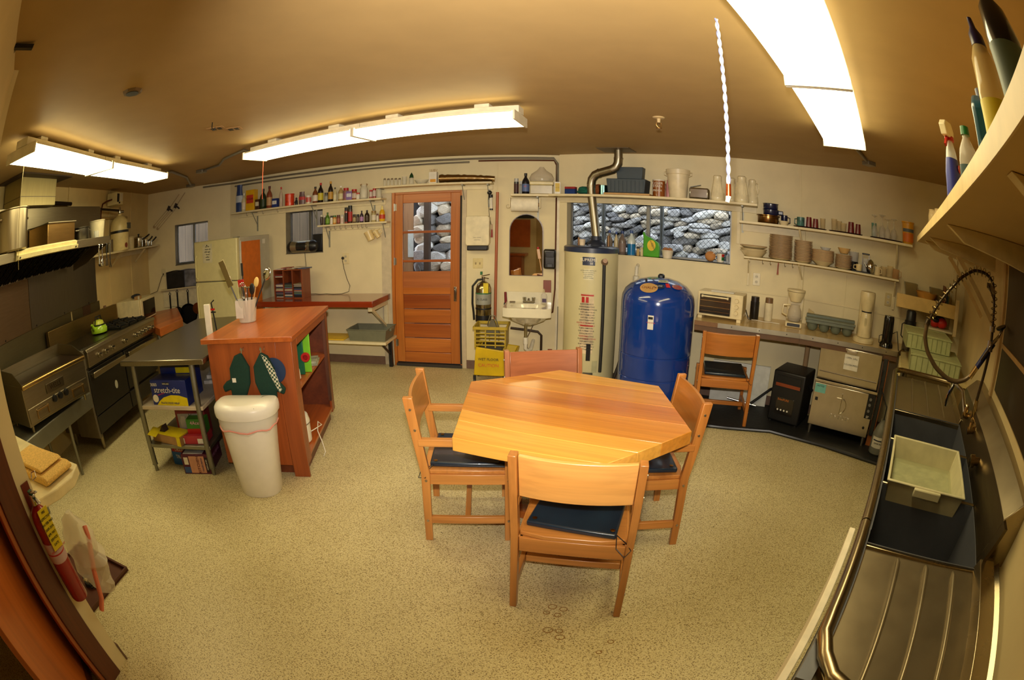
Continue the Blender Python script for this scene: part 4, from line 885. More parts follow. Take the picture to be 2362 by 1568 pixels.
lo = [
('jar', 'spice_jar', 'dark pepper jar at the left end of the lower spice shelf', 'jar', -2.833, .04, .125, (44, 30, 22), (200, 196, 180), (60, 40, 30), None),
('jar', 'spice_jar', 'thin dark jar second on the lower spice shelf', 'jar', -2.79, .026, .115, (50, 34, 26), (210, 200, 190), None, None),
('bottle', 'hot_sauce_bottle', 'green hot sauce bottle on the lower spice shelf', 'bottle', -2.747, .055, .15, (76, 120, 30), (40, 90, 30), (120, 160, 50), None),
('tall', 'spice_jar', 'white spice tin right of the green bottle', 'tin', -2.692, .036, .105, (222, 212, 190), (40, 40, 40), (226, 220, 206), None),
('jar', 'spice_jar', 'orange spice jar with green lid', 'jar', -2.648, .046, .106, (196, 130, 40), (60, 110, 40), (226, 200, 130), None),
('jar', 'spice_jar', 'red-brown spice jar with red label', 'jar', -2.596, .043, .108, (120, 56, 34), (90, 40, 28), (170, 90, 70), None),
('tall', 'spice_jar', 'white shaker with small red print', 'shaker', -2.545, .038, .108, (226, 216, 196), (196, 190, 180), (220, 190, 180), None),
('tall', 'spice_grinder', 'dark grinder with red base and black top', 'grinder', -2.489, .044, .192, (150, 70, 50), (20, 18, 18), (40, 24, 20), None),
('tall', 'seasoning_shaker', 'tallest seasoning shaker with red label and black cap', 'shaker', -2.435, .056, .212, (70, 44, 30), (22, 22, 24), (176, 50, 46), None),
('jar', 'spice_jar', 'brown jar with cream label right of the tallest shaker', 'jar', -2.380, .039, .102, (90, 66, 40), (36, 30, 26), (190, 170, 120), None),
('jar', 'spice_jar', 'dark jar beside the purple capped bottle', 'jar', -2.333, .04, .1, (50, 40, 34), (28, 26, 26), (110, 90, 80), None),
('bottle', 'extract_bottle', 'small bottle with lilac label', 'bottle', -2.282, .046, .14, (60, 44, 60), (26, 24, 30), (176, 130, 180), None),
('bottle', 'sauce_bottle', 'dark squat bottle on the lower spice shelf', 'bottle', -2.212, .063, .143, (40, 26, 16), (24, 20, 16), (70, 50, 30), None),
('jar', 'spice_jar', 'large clear jar with white label near the door', 'jar', -2.246, .0, .0, (0, 0, 0), (0, 0, 0), None, None),
]
place([x for x in lo if x[5] > 0][:12], 'B', .08, 1.732, 'jars on the lower spice shelf')
t_ = cont('bottle', 'sauce_bottle', 'dark squat bottle near the right end of the lower spice shelf', 'bottle', 'B', -2.212, .08, 1.732, .06, .143, (40, 26, 16), (24, 20, 16), (70, 50, 30), 'jars on the lower spice shelf')
# the lower shelf runs on beside the door casing
cont('jar', 'relish_jar', 'clear jar with white and red label on the shelf end by the door', 'jar', 'B', -2.126, .08, 1.732, .062, .13, (176, 160, 110), (150, 120, 70), (226, 216, 200))
cont('tall', 'salt_shaker', 'thin shaker in front of the honey bottle', 'shaker', 'B', -2.072, .095, 1.732, .027, .092, (190, 180, 160), (90, 30, 30), (220, 214, 200))
t = wthing('honey_bottle', 'yellow honey bottle with clear cap by the door casing', 'bottle', 'B', -2.02, .075, 1.732); MB().lathe([(.03, 0), (.036, .01), (.034, .08), (.03, .12), (.016, .14), (0, .14)]).build('body', M((220, 170, 30), .3, coat=.4), t); MB().lathe([(.018, .138), (.008, .185)]).build('cap', M((230, 214, 140), .3), t); MB().lathe([(.0372, .03), (.0355, .08)]).build('label', M((190, 60, 30), .5), t)
# cup hooks and two hanging measuring cups
for i, s in enumerate((-2.70, -2.635, -2.56, -2.49, -2.40, -2.325, -2.27, -2.215)):
    tag(MB().tube([(0, 0, 0), (0, 0, -.03), (.008, 0, -.045), (.018, 0, -.04), (.018, 0, -.03)], .002, 6).build('cup_hook', BLACK, loc=at('B', s, .11, 1.708)), 'small dark cup hook under the short spice shelf', 'hook', 'cup hooks under the short spice shelf')
for i, s in enumerate((-3.98, -3.70, -3.46)):
    tag(MB().tube([(0, 0, 0), (0, 0, -.03), (.008, 0, -.045), (.018, 0, -.04), (.018, 0, -.03)], .002, 6).build('cup_hook', BLACK, loc=at('B', s, .16, 1.985)), 'small dark cup hook under the long spice shelf', 'hook', 'cup hooks under the long spice shelf')
def meas(label, s, z, r, h, tilt):
    t = wthing('measuring_cup', label, 'measuring cup', 'B', s, .09, z)
    m = Matrix.Rotation(R(tilt), 4, 'Y')
    MB().lathe([(r * .8, 0), (r, h), (r * .96, h), (r * .77, .004), (0, .004)], n=20, m=m).build('cup', M((220, 196, 140), .35, coat=.2), t)
    MB().tube([m @ Vector((r * .9, 0, h * .9)), m @ Vector((r + .035, 0, h * .85)), m @ Vector((r + .035, 0, h * .3)), m @ Vector((r * .85, 0, h * .25))], .006).build('handle', M((220, 196, 140), .35), t)
meas('larger beige measuring cup hanging under the short spice shelf', -2.15, 1.515, .055, .115, -24); meas('smaller beige measuring scoop hanging at the right of the other', -2.055, 1.545, .034, .09, -35)
# over-door shelf
for i, (s, h, r) in enumerate(((-1.975, .10, .019), (-1.930, .095, .019), (-1.886, .095, .019), (-1.838, .093, .020), (-1.792, .09, .018))):
    t = wthing('spice_shaker', 'small glass shaker with steel top above the door, number %s from left' % ('first', 'second', 'third', 'fourth', 'fifth')[i] if False else ('leftmost', 'second', 'middle', 'fourth', 'rightmost')[i] + ' of five small glass shakers above the door', 'shaker', 'B', s, .12, 2.1425, 'glass shakers above the door')
    MB().lathe([(r * .9, 0), (r, h * .6), (r * .8, h * .78), (0, h * .78)], n=12).build('glass', GJ, t); MB().lathe([(r * .85, h * .76), (r * .8, h * .92), (0, h)], n=12).build('cap', CHROME, t)
t = wthing('glass_tumbler', 'plain clear glass above the door left of the green-topped jar', 'glass', 'B', -1.734, .12, 2.1425); MB().lathe([(.024, 0), (.03, .1), (.027, .1), (.022, .01), (0, .01)]).build('glass', GJ, t)
t = wthing('cone_jar', 'clear conical jar with dark green top above the door', 'jar', 'B', -1.65, .12, 2.1425); MB().lathe([(.03, 0), (.028, .05), (.022, .085), (0, .085)]).build('glass', GJ, t); MB().lathe([(.026, .08), (.02, .11), (.0, .145)]).build('cap', M((28, 66, 30), .4), t)
t = wthing('glass_dish', 'low clear glass dish above the door', 'dish', 'B', -1.53, .12, 2.1425); MB().lathe([(.05, 0), (.085, .05), (.08, .05), (.046, .008), (0, .008)], n=20).build('glass', GJ, t)
t = wthing('skewer_box', 'white and yellow box of skewers above the door', 'box', 'B', -1.395, .11, 2.1425); B(-.045, .045, -.03, .03, 0, .135).build('carton', WHITE, t, bevel=.002); B(-.03, .035, -.031, -.03, .015, .05).build('label', M((214, 150, 30), .5), t); mb = MB()
for i in range(9): mb.bar((-.035 + i * .009, .0, .13), (-.035 + i * .009 + rnd.uniform(-.01, .01), .0, .17), .003, .003)
mb.build('skewers', CARD, t)
t = wthing('foil_duct', 'long crumpled foil flexible duct lying above the door', 'duct', 'B', -1.32, .12, 2.1435); mb = []
pts_ = [(i * .031, 0, .052 - .00005 * i * i) for i in range(21)]
MB().tube(pts_, [.046 + .004 * (i % 2) - .0007 * i + .003 * math.sin(i * 2.2) for i in range(21)], 14).build('duct', steel((176, 150, 110), .22, 'N'), t)
# music corner
rc = wthing('red_counter', 'dark red varnished wooden counter left of the back door', 'counter', 'B', -3.55, 0, .80)
B(0, 1.60, -.605, -.002, .005, .072).build('slab', wood((112, 34, 14), (146, 54, 22), 'X', 3, .15, .8), rc, bevel=.004)
MB().box(1.52, 1.57, -.55, -.002, -.05, .005).box(1.52, 1.57, -.035, -.002, -.5, -.05).bar((1.545, -.48, -.04), (1.545, -.02, -.33), .03, .03).build('bracket', SHELFP, rc, bevel=.003)
MB().box(.1, .15, -.55, -.002, -.05, .005).box(.1, .15, -.035, -.002, -.5, -.05).build('bracket', SHELFP, rc, bevel=.003)
bn = wthing('low_bench', 'low cream bench shelf under the red counter', 'bench', 'B', -3.33, .0, 0)
B(0, 1.45, -.42, -.02, .345, .375).build('board', SHELFP, bn, bevel=.003)
for x in (.06, 1.36):
    MB().box(x, x + .045, -.10, -.055, 0, .345).bar((x + .022, -.36, .34), (x + .022, -.08, .15), .02, .02).box(x, x + .045, -.36, -.055, .33, .345).build('leg', BLACK, bn, bevel=.003)
def busbin(name, label, w, s, v, z, L, Dp, h, col, turn=0, mat=None):
    t = wthing(name, label, 'tub', w, s, v, z, None, turn); m_ = mat or M(col, .5); x, y = L / 2, Dp / 2; k = .90
    bm = MB(); b = [(-x * k, -y * k), (x * k, -y * k), (x * k, y * k), (-x * k, y * k)]; tp = [(-x, -y), (x, -y), (x, y), (-x, y)]; th = .005
    def ring(sc_, z_): return bm._v([(p[0] * sc_, p[1] * sc_, z_) for p in tp])
    r0 = ring(k, 0); r1 = ring(1, h); r2 = ring(1.04, h); r3 = ring(1.04, h + .008); r4 = ring(.98, h + .008); r5 = ring(k * .975, .006)
    for a, b_ in ((r0, r1), (r1, r2), (r2, r3), (r3, r4), (r4, r5)):
        for i in range(4): bm.bm.faces.new((a[i], a[(i + 1) % 4], b_[(i + 1) % 4], b_[i]))
    bm.bm.faces.new(r0[::-1]); bm.bm.faces.new(r5)
    bm.build('tub', m_, t, bevel=.006, seg=3)
    for sx in (-1, 1): MB().box(sx * x * 1.04 - .014, sx * x * 1.04 + .014, -y * .35, y * .35, h - .03, h + .004).build('grip', m_, t, bevel=.005)
    return t
busbin('bus_tub', 'grey-green plastic bus tub on the low bench', 'B', -2.13, .22, .3755, .50, .34, .13, (112, 112, 92))
t = wthing('yellow_board', 'flat yellow cutting board lying on the low bench', 'board', 'B', -2.62, .22, .3755); B(-.22, .18, -.16, .16, 0, .012).build('board', M((222, 180, 30), .5), t, bevel=.004)
cdm = wthing('cd_rack', 'reddish wooden rack packed with discs on the red counter', 'rack', 'B', -3.41, .36, .872, turn=R(-4))
RW = wood((112, 50, 26), (146, 74, 38), 'Z', 5, .4, .3)
for x in (0, .145, .29, .435): B(x, x + .014, 0, .19, 0, .34).build('divider', RW, cdm, bevel=.001)
B(0, .449, 0, .19, .34, .352).build('top', RW, cdm); B(.014, .435, .01, .19, .0, .012).build('bottom', RW, cdm); B(.014, .435, .178, .188, .012, .34).build('back', RW, cdm); B(.014, .145, .01, .178, .255, .26).build('shelf', RW, cdm)
cdc = [(206, 200, 190), (60, 60, 66), (150, 60, 56), (90, 110, 90), (170, 160, 130), (40, 40, 46), (190, 180, 160), (110, 90, 110), (70, 90, 130)]
proto = None
def disc(x, y, z, i, tilt=0):
    t = thing('music_disc', 'thin jewel case stacked in the wooden disc rack', 'disc case', (0, 0, 0), 0, 'jewel cases in the disc rack')
    M_ = cdm.matrix_basis if False else Matrix.Translation(cdm.location) @ Matrix.Rotation(cdm.rotation_euler.z, 4, 'Z')
    t.location = M_ @ Vector((x, y, z)); t.rotation_euler = (0, tilt, cdm.rotation_euler.z)
    B(0, .122, 0, .14, 0, .009).build('case', M(cdc[i % 9], .35), t); return t
for col, nmax in ((0, 16), (1, 17), (2, 16)):
    z = .0125
    for k in range(nmax):
        disc(.019 + col * .145 + rnd.uniform(-.002, .002), .012 + rnd.uniform(-.006, .01), z, rnd.randrange(9)); z += .0102
for k in range(3): disc(.018, .012, .2605 + k * .0102, k)
for k in range(5):
    tag(B(0, .12, 0, .14, 0, .009).build('music_disc', M(cdc[(k * 2) % 9], .4), loc=at('B', -3.385 + k * .085, .345, 1.2255 + (.0095 if k % 2 else 0)), rot=(0, 0, ang('B') + rnd.uniform(-.2, .1))), ('leftmost', 'second', 'middle', 'fourth', 'rightmost')[k] + ' of five jewel cases lying on top of the disc rack', 'disc case')
bx = wthing('boombox', 'silver and black portable stereo lying in the window above the red counter', 'stereo', 'B', -3.385, .045, 1.405)
MB().cyl((.09, 0, .075), (.40, 0, .075), .074).build('body', steel((150, 140, 112), .35, 'N', .7), bx)
MB().lathe([(.0, -.07), (.05, -.06), (.075, -.03), (.076, 0)], n=20, m=Matrix.Translation((.09, 0, .075)) @ Matrix.Rotation(PI / 2, 4, 'Y')).build('speaker', BLACK, bx)
MB().lathe([(.076, 0), (.075, .05), (.05, .09), (0, .10)], n=20, m=Matrix.Translation((.38, 0, .075)) @ Matrix.Rotation(PI / 2, 4, 'Y')).build('speaker', BLACK, bx)
MB().cyl((.19, -.03, .078), (.33, -.03, .078), .06).build('control_panel', M((34, 34, 32), .25), bx); MB().tube([(.33, -.075, .12), (.36, -.09, .08), (.33, -.075, .03)], .006).build('trim_ring', CHROME, bx)
t = wthing('black_speaker', 'black speaker box standing behind the stereo in the window', 'speaker', 'B', -2.95, -.045, 1.405); B(-.06, .075, -.04, .04, 0, .22).build('cabinet', BLACK, t, bevel=.006); MB().lathe([(.03, 0), (.034, .004)], m=Matrix.Translation((0, -.04, .1)) @ Matrix.Rotation(PI / 2, 4, 'X')).build('cone', M((60, 60, 60), .4), t)
t = wthing('power_cord', 'thin dark cord drooping from the stereo across the red counter to the outlet', 'cord', 'B', -3.12, 0, 0)
MB().tube([(0, -.02, 1.40), (.01, -.02, 1.25), (.025, -.02, 1.05), (.04, -.03, .92), (.08, -.08, .880), (.16, -.05, .878), (.24, -.09, .877), (.32, -.05, .877), (.42, -.09, .877), (.54, -.07, .877), (.63, -.04, .90), (.64, -.02, .97), (.60, -.015, 1.05), (.56, -.012, 1.18), (.545, -.02, 1.28), (.56, -.03, 1.31)], .0035, 6).build('cord', M((50, 40, 26), .6), t)
def outlet(label, w, s, z, wd=.07, h=.115, col=(222, 206, 160), kind='duplex', sc_=1, nm='wall_outlet', cat='outlet'):
    t = wthing(nm, label, cat, w, s, 0, z); B(-wd / 2, wd / 2, -.008, -.001, -h / 2, h / 2).build('cover_plate', M(col, .4), t, bevel=.003)
    if kind == 'duplex':
        for dz in (-.026, .026):
            p = MB().lathe([(.017, 0), (.017, .003)], n=14, m=Matrix.Translation((0, -.008, dz)) @ Matrix.Rotation(PI / 2, 4, 'X')).build('receptacle', M((200, 190, 160), .4), t); MB().box(-.008, -.005, -.0125, -.0108, dz - .006, dz + .006).box(.005, .008, -.0125, -.0108, dz - .006, dz + .006).build('slots', BLACK, p)
    elif kind == 'switch':
        for dx in (-.025, .025): B(dx - .006, dx + .006, -.018, -.008, -.012, .012).build('toggle', M(col, .4), t, bevel=.002)
    return t
o_ = outlet('white outlet adapter left of the door with a black plug', 'B', -2.535, 1.30, .09, .13); MB().ball((-.03, -.03, .01), .018).build('plug', BLACK, o_)
# ================================================================== right of the door
t = wthing('light_switch', 'cream double light switch plate right of the door', 'switch', 'B', -.897, 0, 1.217); B(-.056, .056, -.007, -.001, -.057, .057).build('cover_plate', M((214, 196, 140), .4), t, bevel=.003)
for dx in (-.023, .023): B(dx - .006, dx + .006, -.018, -.007, -.012, .012).build('toggle', M((150, 130, 90), .4), t, bevel=.002)
t = wthing('towel_dispenser', 'white folded paper towel dispenser right of the door', 'dispenser', 'B', -.888, 0, 1.37)
MB().prism([(-.133, .08), (-.12, .055), (.12, .055), (.133, .08), (.133, .37), (.115, .39), (-.115, .39), (-.133, .37)], .002, .12, Matrix(((1, 0, 0, 0), (0, 0, -1, 0), (0, 1, 0, 0), (0, 0, 0, 1)))).build('cover', M((226, 214, 178), .35, coat=.2), t, bevel=.008)
B(-.115, .115, -.115, -.002, .0, .056).build('tray', BLACK, t, bevel=.01); text('PULL DOWN', .014, (0, -.1215, .145), M((110, 100, 80), .5), t); text('with both hands', .009, (0, -.1215, .125), M((110, 100, 80), .5), t); text('FOLDED TOWELS', .009, (0, -.1215, .115), M((110, 100, 80), .5), t)
t = wthing('mop_handle', 'long reddish wooden mop handle leaning up the wall by the door', 'handle', 'B', -.69, .07, .60); MB().cyl((0, 0, 0), (.012, .02, 1.43), .0165, n=10).build('pole', wood((158, 80, 46), (186, 104, 64), 'Z', 5, .5, .2), t)
t = wthing('flashlight', 'black headed lighter torch hanging at the end of the over-door shelf', 'torch', 'B', -.745, .05, 1.84); MB().cyl((.0, 0, 0), (-.005, 0, .13), .018).build('barrel', WHITE, t); MB().cyl((-.005, 0, .125), (-.01, 0, .16), .022, .026).ball((-.02, -.01, .185), .028, 1, .8, .9).cyl((0, 0, -.015), (0, 0, .002), .019).build('head', BLACK, t)
MB().tube([(-.03, 0, .2), (-.035, 0, .1), (-.02, 0, -.1), (.0, 0, -.18)], .003).build('strap', BLACK, t)
t = wthing('red_lighter', 'red barbecue lighter hanging below the torch', 'lighter', 'B', -.737, .04, 1.515); MB().cyl((0, 0, 0), (0, 0, .09), .011, .008).cyl((0, 0, .09), (0, 0, .15), .003).build('body', M((150, 28, 22), .4), t)
# mirror
t = wthing('arched_mirror', 'arched mirror with thin dark frame above the washbasin', 'mirror', 'B', -.36, 0, 1.09)
poly = [(-.178, 0), (.178, 0), (.178, .50)] + [(.178 * math.cos(a * PI / 14), .50 + .185 * math.sin(a * PI / 14)) for a in range(1, 14)] + [(-.178, .50)]
XZ = Matrix(((1, 0, 0, 0), (0, 0, -1, 0), (0, 1, 0, 0), (0, 0, 0, 1)))
MB().prism([(x * 1.05, (z - .3) * 1.02 + .3) for x, z in poly], .002, .012, XZ).build('frame', wood((70, 44, 24), (96, 60, 32), 'Z', 5, .4, .3), t); MB().prism(poly, .012, .016, XZ).build('mirror_glass', steel((235, 232, 225), .02, 'N'), t, flat=True)
t = wthing('scrub_brush', 'wooden scrub brush with red tip hanging at the mirror edge', 'brush', 'B', -.205, .04, 1.15); MB().bar((.015, 0, 0), (-.005, 0, .13), .012, .012, (0, 1, 0)).bar((-.005, 0, .13), (-.022, 0, .24), .034, .02, (0, 1, 0)).build('handle', wood((196, 140, 80), (220, 170, 104), 'Z', 5), t, bevel=.003); MB().cyl((-.022, 0, .24), (-.024, 0, .262), .012).build('tip', RED, t)
t = wthing('soap_dispenser', 'black wall soap dispenser right of the mirror', 'dispenser', 'B', -.098, 0, 1.175); B(-.068, .068, -.115, -.002, .0, .22).build('body', M((20, 20, 22), .2, coat=.5), t, bevel=.022, seg=3); B(-.045, .045, -.122, -.112, .13, .19).build('window', M((44, 44, 48), .15), t, bevel=.006); B(-.03, .03, -.125, -.11, .02, .06).build('push_lever', BLACK, t, bevel=.004)
t = wthing('brown_outlet_box', 'reddish brown outlet cover below the soap dispenser', 'outlet', 'B', -.125, 0, .885); B(-.043, .043, -.02, -.001, 0, .155).build('cover_plate', wood((120, 52, 26), (150, 70, 36), 'Z', 5), t, bevel=.003)
t = wthing('paper_towel_roll', 'white paper towel roll on holder under the long shelf', 'paper towel', 'B', -.37, .13, 1.885)
MB().cyl((-.145, 0, 0), (.145, 0, 0), .078, n=28).build('roll', M((236, 228, 206), .9), t); MB().cyl((-.152, 0, 0), (.155, 0, 0), .02).build('core', CARD, t)
MB().box(-.17, -.155, -.02, .05, -.03, .08).box(.155, .17, -.04, .05, -.04, .08).build('holder', SHELFP, t, bevel=.003); MB().ball((-.18, 0, -.02), .025).build('knob', glass((240, 230, 200), .05), t)
# washbasin
lv = wthing('washbasin', 'white wall-hung washbasin with backsplash below the mirror', 'sink', 'B', -.32, 0, 0)
POR = M((234, 226, 200), .12, var=.02, coat=.6)
def basin():
    bm = MB(); x, y0, y1 = .245, -.475, -.0
    # rim slab with a bowl
    bm.prism([(-x, y0), (x, y0), (x, -.002), (-x, -.002)], .705, .72)
    return bm
mb = MB(); n = 28; zt = .795
outer = []; inner = []
for i in range(n):
    a = 2 * PI * i / n; c_, s_ = math.cos(a), math.sin(a); k = 1 / max(abs(c_) / .25, abs(s_) / .24)
    outer.append((c_ * k, -.245 + s_ * k)); inner.append((c_ * .185, -.27 + s_ * .135))
V = lambda pts, z: [mb.bm.verts.new((p[0], p[1], z)) for p in pts]
a0 = V(outer, .70); a1 = V(outer, zt); i1 = V(inner, zt - .004); i2 = V([(p[0] * .8, -.27 + (p[1] + .27) * .8) for p in inner], .70); i3 = V([(p[0] * .25, -.27 + (p[1] + .27) * .25) for p in inner], .665)
u1 = V([(p[0] * .8, -.25 + (p[1] + .25) * .8) for p in outer], .685); u2 = V([(p[0] * .98, -.27 + (p[1] + .27) * .98) for p in inner], .64); u3 = V([(p[0] * .3, -.27 + (p[1] + .27) * .3) for p in inner], .585)
for A_, B_ in ((u3, u2), (u2, u1), (u1, a0), (a0, a1), (a1, i1), (i1, i2), (i2, i3)):
    for i in range(n): mb.bm.faces.new((A_[i], A_[(i + 1) % n], B_[(i + 1) % n], B_[i]))
mb.bm.faces.new(i3); mb.bm.faces.new(u3[::-1])
mb.build('basin', POR, lv, bevel=.006)
MB().prism([(-.25, -.03), (.25, -.03), (.25, -.002), (-.25, -.002)], .70, .905).build('backsplash', POR, lv, bevel=.008)
f = MB().box(-.065, .065, -.10, -.06, zt, zt + .02).cyl((-.05, -.08, zt + .02), (-.05, -.08, zt + .06), .016, .022).cyl((.05, -.08, zt + .02), (.05, -.08, zt + .06), .016, .022).tube([(0, -.08, zt + .015), (0, -.10, zt + .045), (0, -.15, zt + .05), (0, -.17, zt + .03)], .011).build('faucet', CHROME, lv, bevel=.002)
MB().cyl((-.02, -.27, .59), (-.02, -.27, .44), .018).build('tailpiece', CHROME, lv); MB().cyl((-.02, -.27, .45), (-.02, -.27, .38), .026).tube([(-.02, -.27, .39), (-.02, -.27, .33), (0, -.25, .30), (.03, -.2, .30), (.04, -.14, .33), (.05, -.02, .36)], .02).build('trap', WHITE, lv)
conduit('supply_pipes', 'dark supply pipes and valves under the washbasin', [wpt('B', -.52, .06, .50), wpt('B', -.38, .07, .49), wpt('B', -.22, .07, .47), wpt('B', -.18, .07, .43), wpt('B', -.18, .07, .24), wpt('B', -.2, .02, .2)], .014, mat=M((64, 50, 40), .5, .5))
conduit('supply_tube', 'thin looping copper supply tube under the washbasin', [wpt('B', -.26, .08, .70), wpt('B', -.27, .09, .55), wpt('B', -.33, .12, .42), wpt('B', -.33, .12, .30), wpt('B', -.27, .1, .24), wpt('B', -.22, .08, .26)], .005, mat=M((120, 100, 80), .4, .6))
t = wthing('shutoff_valve', 'small red handled shutoff valve on the floor pipe by the washbasin', 'valve', 'B', -.08, .1, 0); MB().cyl((0, 0, 0), (0, 0, .27), .008).build('stem', COND, t); MB().box(-.025, .025, -.008, .008, .27, .285).build('handle', M((130, 40, 26), .5), t)
t = wthing('hand_soap', 'clear pump soap bottle with dark label on the washbasin rim', 'bottle', 'B', -.155, .12, .797); MB().lathe([(.032, 0), (.035, .01), (.035, .07), (.03, .1), (.012, .12), (0, .12)], sy=.7).build('body', glass((226, 220, 214), .1), t); MB().cyl((0, 0, .118), (0, 0, .155), .008).bar((0, .0, .155), (-.005, -.04, .155), .012, .01).build('pump', M((214, 200, 160), .4), t); B(-.02, .025, -.0265, -.0245, .015, .055).build('label', M((70, 50, 80), .5), t)
t = wthing('sponge_scrap', 'small dark scrub pad on the left rim of the washbasin', 'pad', 'B', -.50, .08, .7965); B(-.03, .03, -.015, .015, 0, .007).build('pad', M((110, 90, 70), .8), t, bevel=.002)
t = wthing('red_tool_handle', 'dark red handle standing left of the washbasin', 'handle', 'B', -.575, .04, .78); MB().cyl((0, 0, 0), (-.008, 0, .12), .016, .013).build('handle', M((120, 22, 28), .4), t); B(-.02, .02, -.03, .03, -.02, 0).build('hook', BLACK, t)
# silver extinguisher
t = wthing('silver_fire_extinguisher', 'large silver fire extinguisher with black hose left of the washbasin', 'fire extinguisher', 'B', -.815, .11, .585)
MB().lathe([(.083, 0), (.086, .01), (.086, .36), (.07, .41), (.03, .44), (.02, .445)], n=28).build('cylinder', steel((170, 160, 130), .2, 'Z'), t); MB().lathe([(.0875, 0), (.0875, .07)], n=28).build('foot_band', BLACK, t)
MB().lathe([(.0872, .19), (.0872, .31)], n=28).build('label', M((150, 150, 140), .4), t); MB().lathe([(.0876, .305), (.0876, .32)], n=28).build('label_stripe', M((60, 110, 70), .4), t); text('K CLASS', .03, (.0, -.089, .25), BLACK, t); MB().lathe([(.0885, .135), (.0885, .15)], n=28).build('strap', BLACK, t)
MB().cyl((0, 0, .44), (0, 0, .49), .018).bar((-.02, 0, .5), (.07, -.02, .52), .014, .008).bar((-.02, 0, .485), (.06, -.02, .475), .014, .008).build('valve', CHROME, t); B(-.035, -.01, -.02, 0, .515, .55).build('seal', M((30, 100, 50), .5), t)
MB().tube([(-.0, -.01, .465), (-.06, -.02, .46), (-.115, -.03, .39), (-.115, -.04, .2), (-.10, -.05, .1), (-.095, -.05, .02)], .012).build('hose', BLACK, t); B(.01, .065, -.085, -.08, .32, .43).build('inspection_tag', M((214, 190, 20), .5), t)
# mop bucket with wringer
YL = M((206, 172, 20), .4, var=.12, scale=5); YD = M((176, 150, 40), .45)
mbk = wthing('mop_bucket', 'yellow wheeled mop bucket with side wringer by the washbasin', 'bucket', 'B', -.68, .40, 0)
bm = MB(); pr = [(-.165, -.13, .075), (.17, -.13, .075), (.17, .14, .075), (-.165, .14, .075)]
def loop(bm, pts): return bm._v(pts)
q0 = loop(bm, [(-.18, -.12, .085), (.15, -.12, .085), (.15, .14, .085), (-.18, .14, .085)]); q1 = loop(bm, [(-.15, -.15, .40), (.28, -.15, .35), (.28, .17, .35), (-.15, .17, .40)]); q2 = loop(bm, [(-.13, -.13, .40), (.26, -.13, .35), (.26, .15, .35), (-.13, .15, .40)]); q3 = loop(bm, [(-.16, -.10, .10), (.14, -.10, .10), (.14, .12, .10), (-.16, .12, .10)])
for A_, B_ in ((q0, q1), (q1, q2), (q2, q3)):
    for i in range(4): bm.bm.faces.new((A_[i], A_[(i + 1) % 4], B_[(i + 1) % 4], B_[i]))
bm.bm.faces.new(q0[::-1]); bm.bm.faces.new(q3); bm.build('bucket', YL, mbk, bevel=.012, seg=3)
text('WET FLOOR', .038, (-.02, -.146, .27), BLACK, mbk, (PI / 2 - .09, 0, 0)); text('CAUTION', .048, (-.02, -.14, .205), M((196, 90, 24), .5), mbk, (PI / 2 - .09, 0, 0))
for x in (-.17, .14):
    for y in (-.12, .13): MB().cyl((x - .01, y, .025), (x + .01, y, .025), .025).box(x - .014, x + .014, y - .014, y + .014, .03, .088).build('caster', BLACK, mbk)
wr = MB(); 
for z in (.42, .46, .50, .54): wr.box(-.155, .16, -.165, -.155, z, z + .012).box(-.155, .16, .125, .135, z, z + .012)
for x in (-.155, -.05, .05, .15): wr.box(x, x + .012, -.165, -.155, .40, .60).box(x, x + .012, .125, .135, .40, .60)
wr.box(-.16, -.152, -.165, .135, .39, .60).box(.155, .163, -.165, .135, .39, .60).box(-.17, .175, -.175, -.163, .585, .615).box(-.17, .175, .133, .145, .585, .615).box(-.175, -.158, -.175, .145, .585, .615).box(.16, .178, -.175, .145, .585, .615)
wr.build('wringer_basket', YD, mbk, bevel=.002); MB().prism([(-.12, .36), (.12, .36), (.10, .40), (-.10, .40)], -.12, .1, XZ).build('wringer_base', M((60, 54, 40), .5), mbk)
MB().prism([(-.07, .50), (.09, .50), (.02, .66), (-.01, .66)], -.02, .03, XZ).tube([(-.045, .0, .60), (-.02, 0, .70), (.03, 0, .70), (.07, 0, .58)], .006).build('press_plate', M((110, 104, 84), .4, .4), mbk)
# ================================================================== water heater, pressure tank, vent
wh = thing('water_heater', 'tall cream water heater with dark blue top and scorched label', 'water heater', (.785, 4.90, 0), R(-9))
HC = M((206, 196, 152), .4, var=.04, scale=4, coat=.2); NAVY = M((36, 48, 76), .35, coat=.4)
MB().lathe([(.25, 0), (.26, .01), (.26, .04)], n=40).build('base_ring', BLACK, wh)
MB().lathe([(.268, .04), (.272, .05), (.272, 1.415), (0, 1.415)], n=48).build('body', HC, wh)
MB().lathe([(.279, 1.41), (.279, 1.455), (.26, 1.468), (0, 1.47)], n=48).build('top_cap', NAVY, wh)
def curved(parent, name, a0, a1, z0, z1, r, mat, th=.0015, cx=0, cy=0, n=10):
    mb = MB(); f = []
    for rr in (r, r + th):
        f.append([[mb.bm.verts.new((cx + rr * math.cos(a0 + (a1 - a0) * i / n), cy + rr * math.sin(a0 + (a1 - a0) * i / n), z)) for z in (z0, z1)] for i in range(n + 1)])
    for i in range(n):
        mb.bm.faces.new((f[1][i][0], f[1][i + 1][0], f[1][i + 1][1], f[1][i][1]))
        mb.bm.faces.new((f[0][i][0], f[0][i][1], f[0][i + 1][1], f[0][i + 1][0]))
        mb.bm.faces.new((f[0][i][1], f[1][i][1], f[1][i + 1][1], f[0][i + 1][1])); mb.bm.faces.new((f[0][i][0], f[0][i + 1][0], f[1][i + 1][0], f[1][i][0]))
    for i in (0, n): mb.bm.faces.new((f[0][i][0], f[1][i][0], f[1][i][1], f[0][i][1]))
    return mb.build(name, mat, parent)
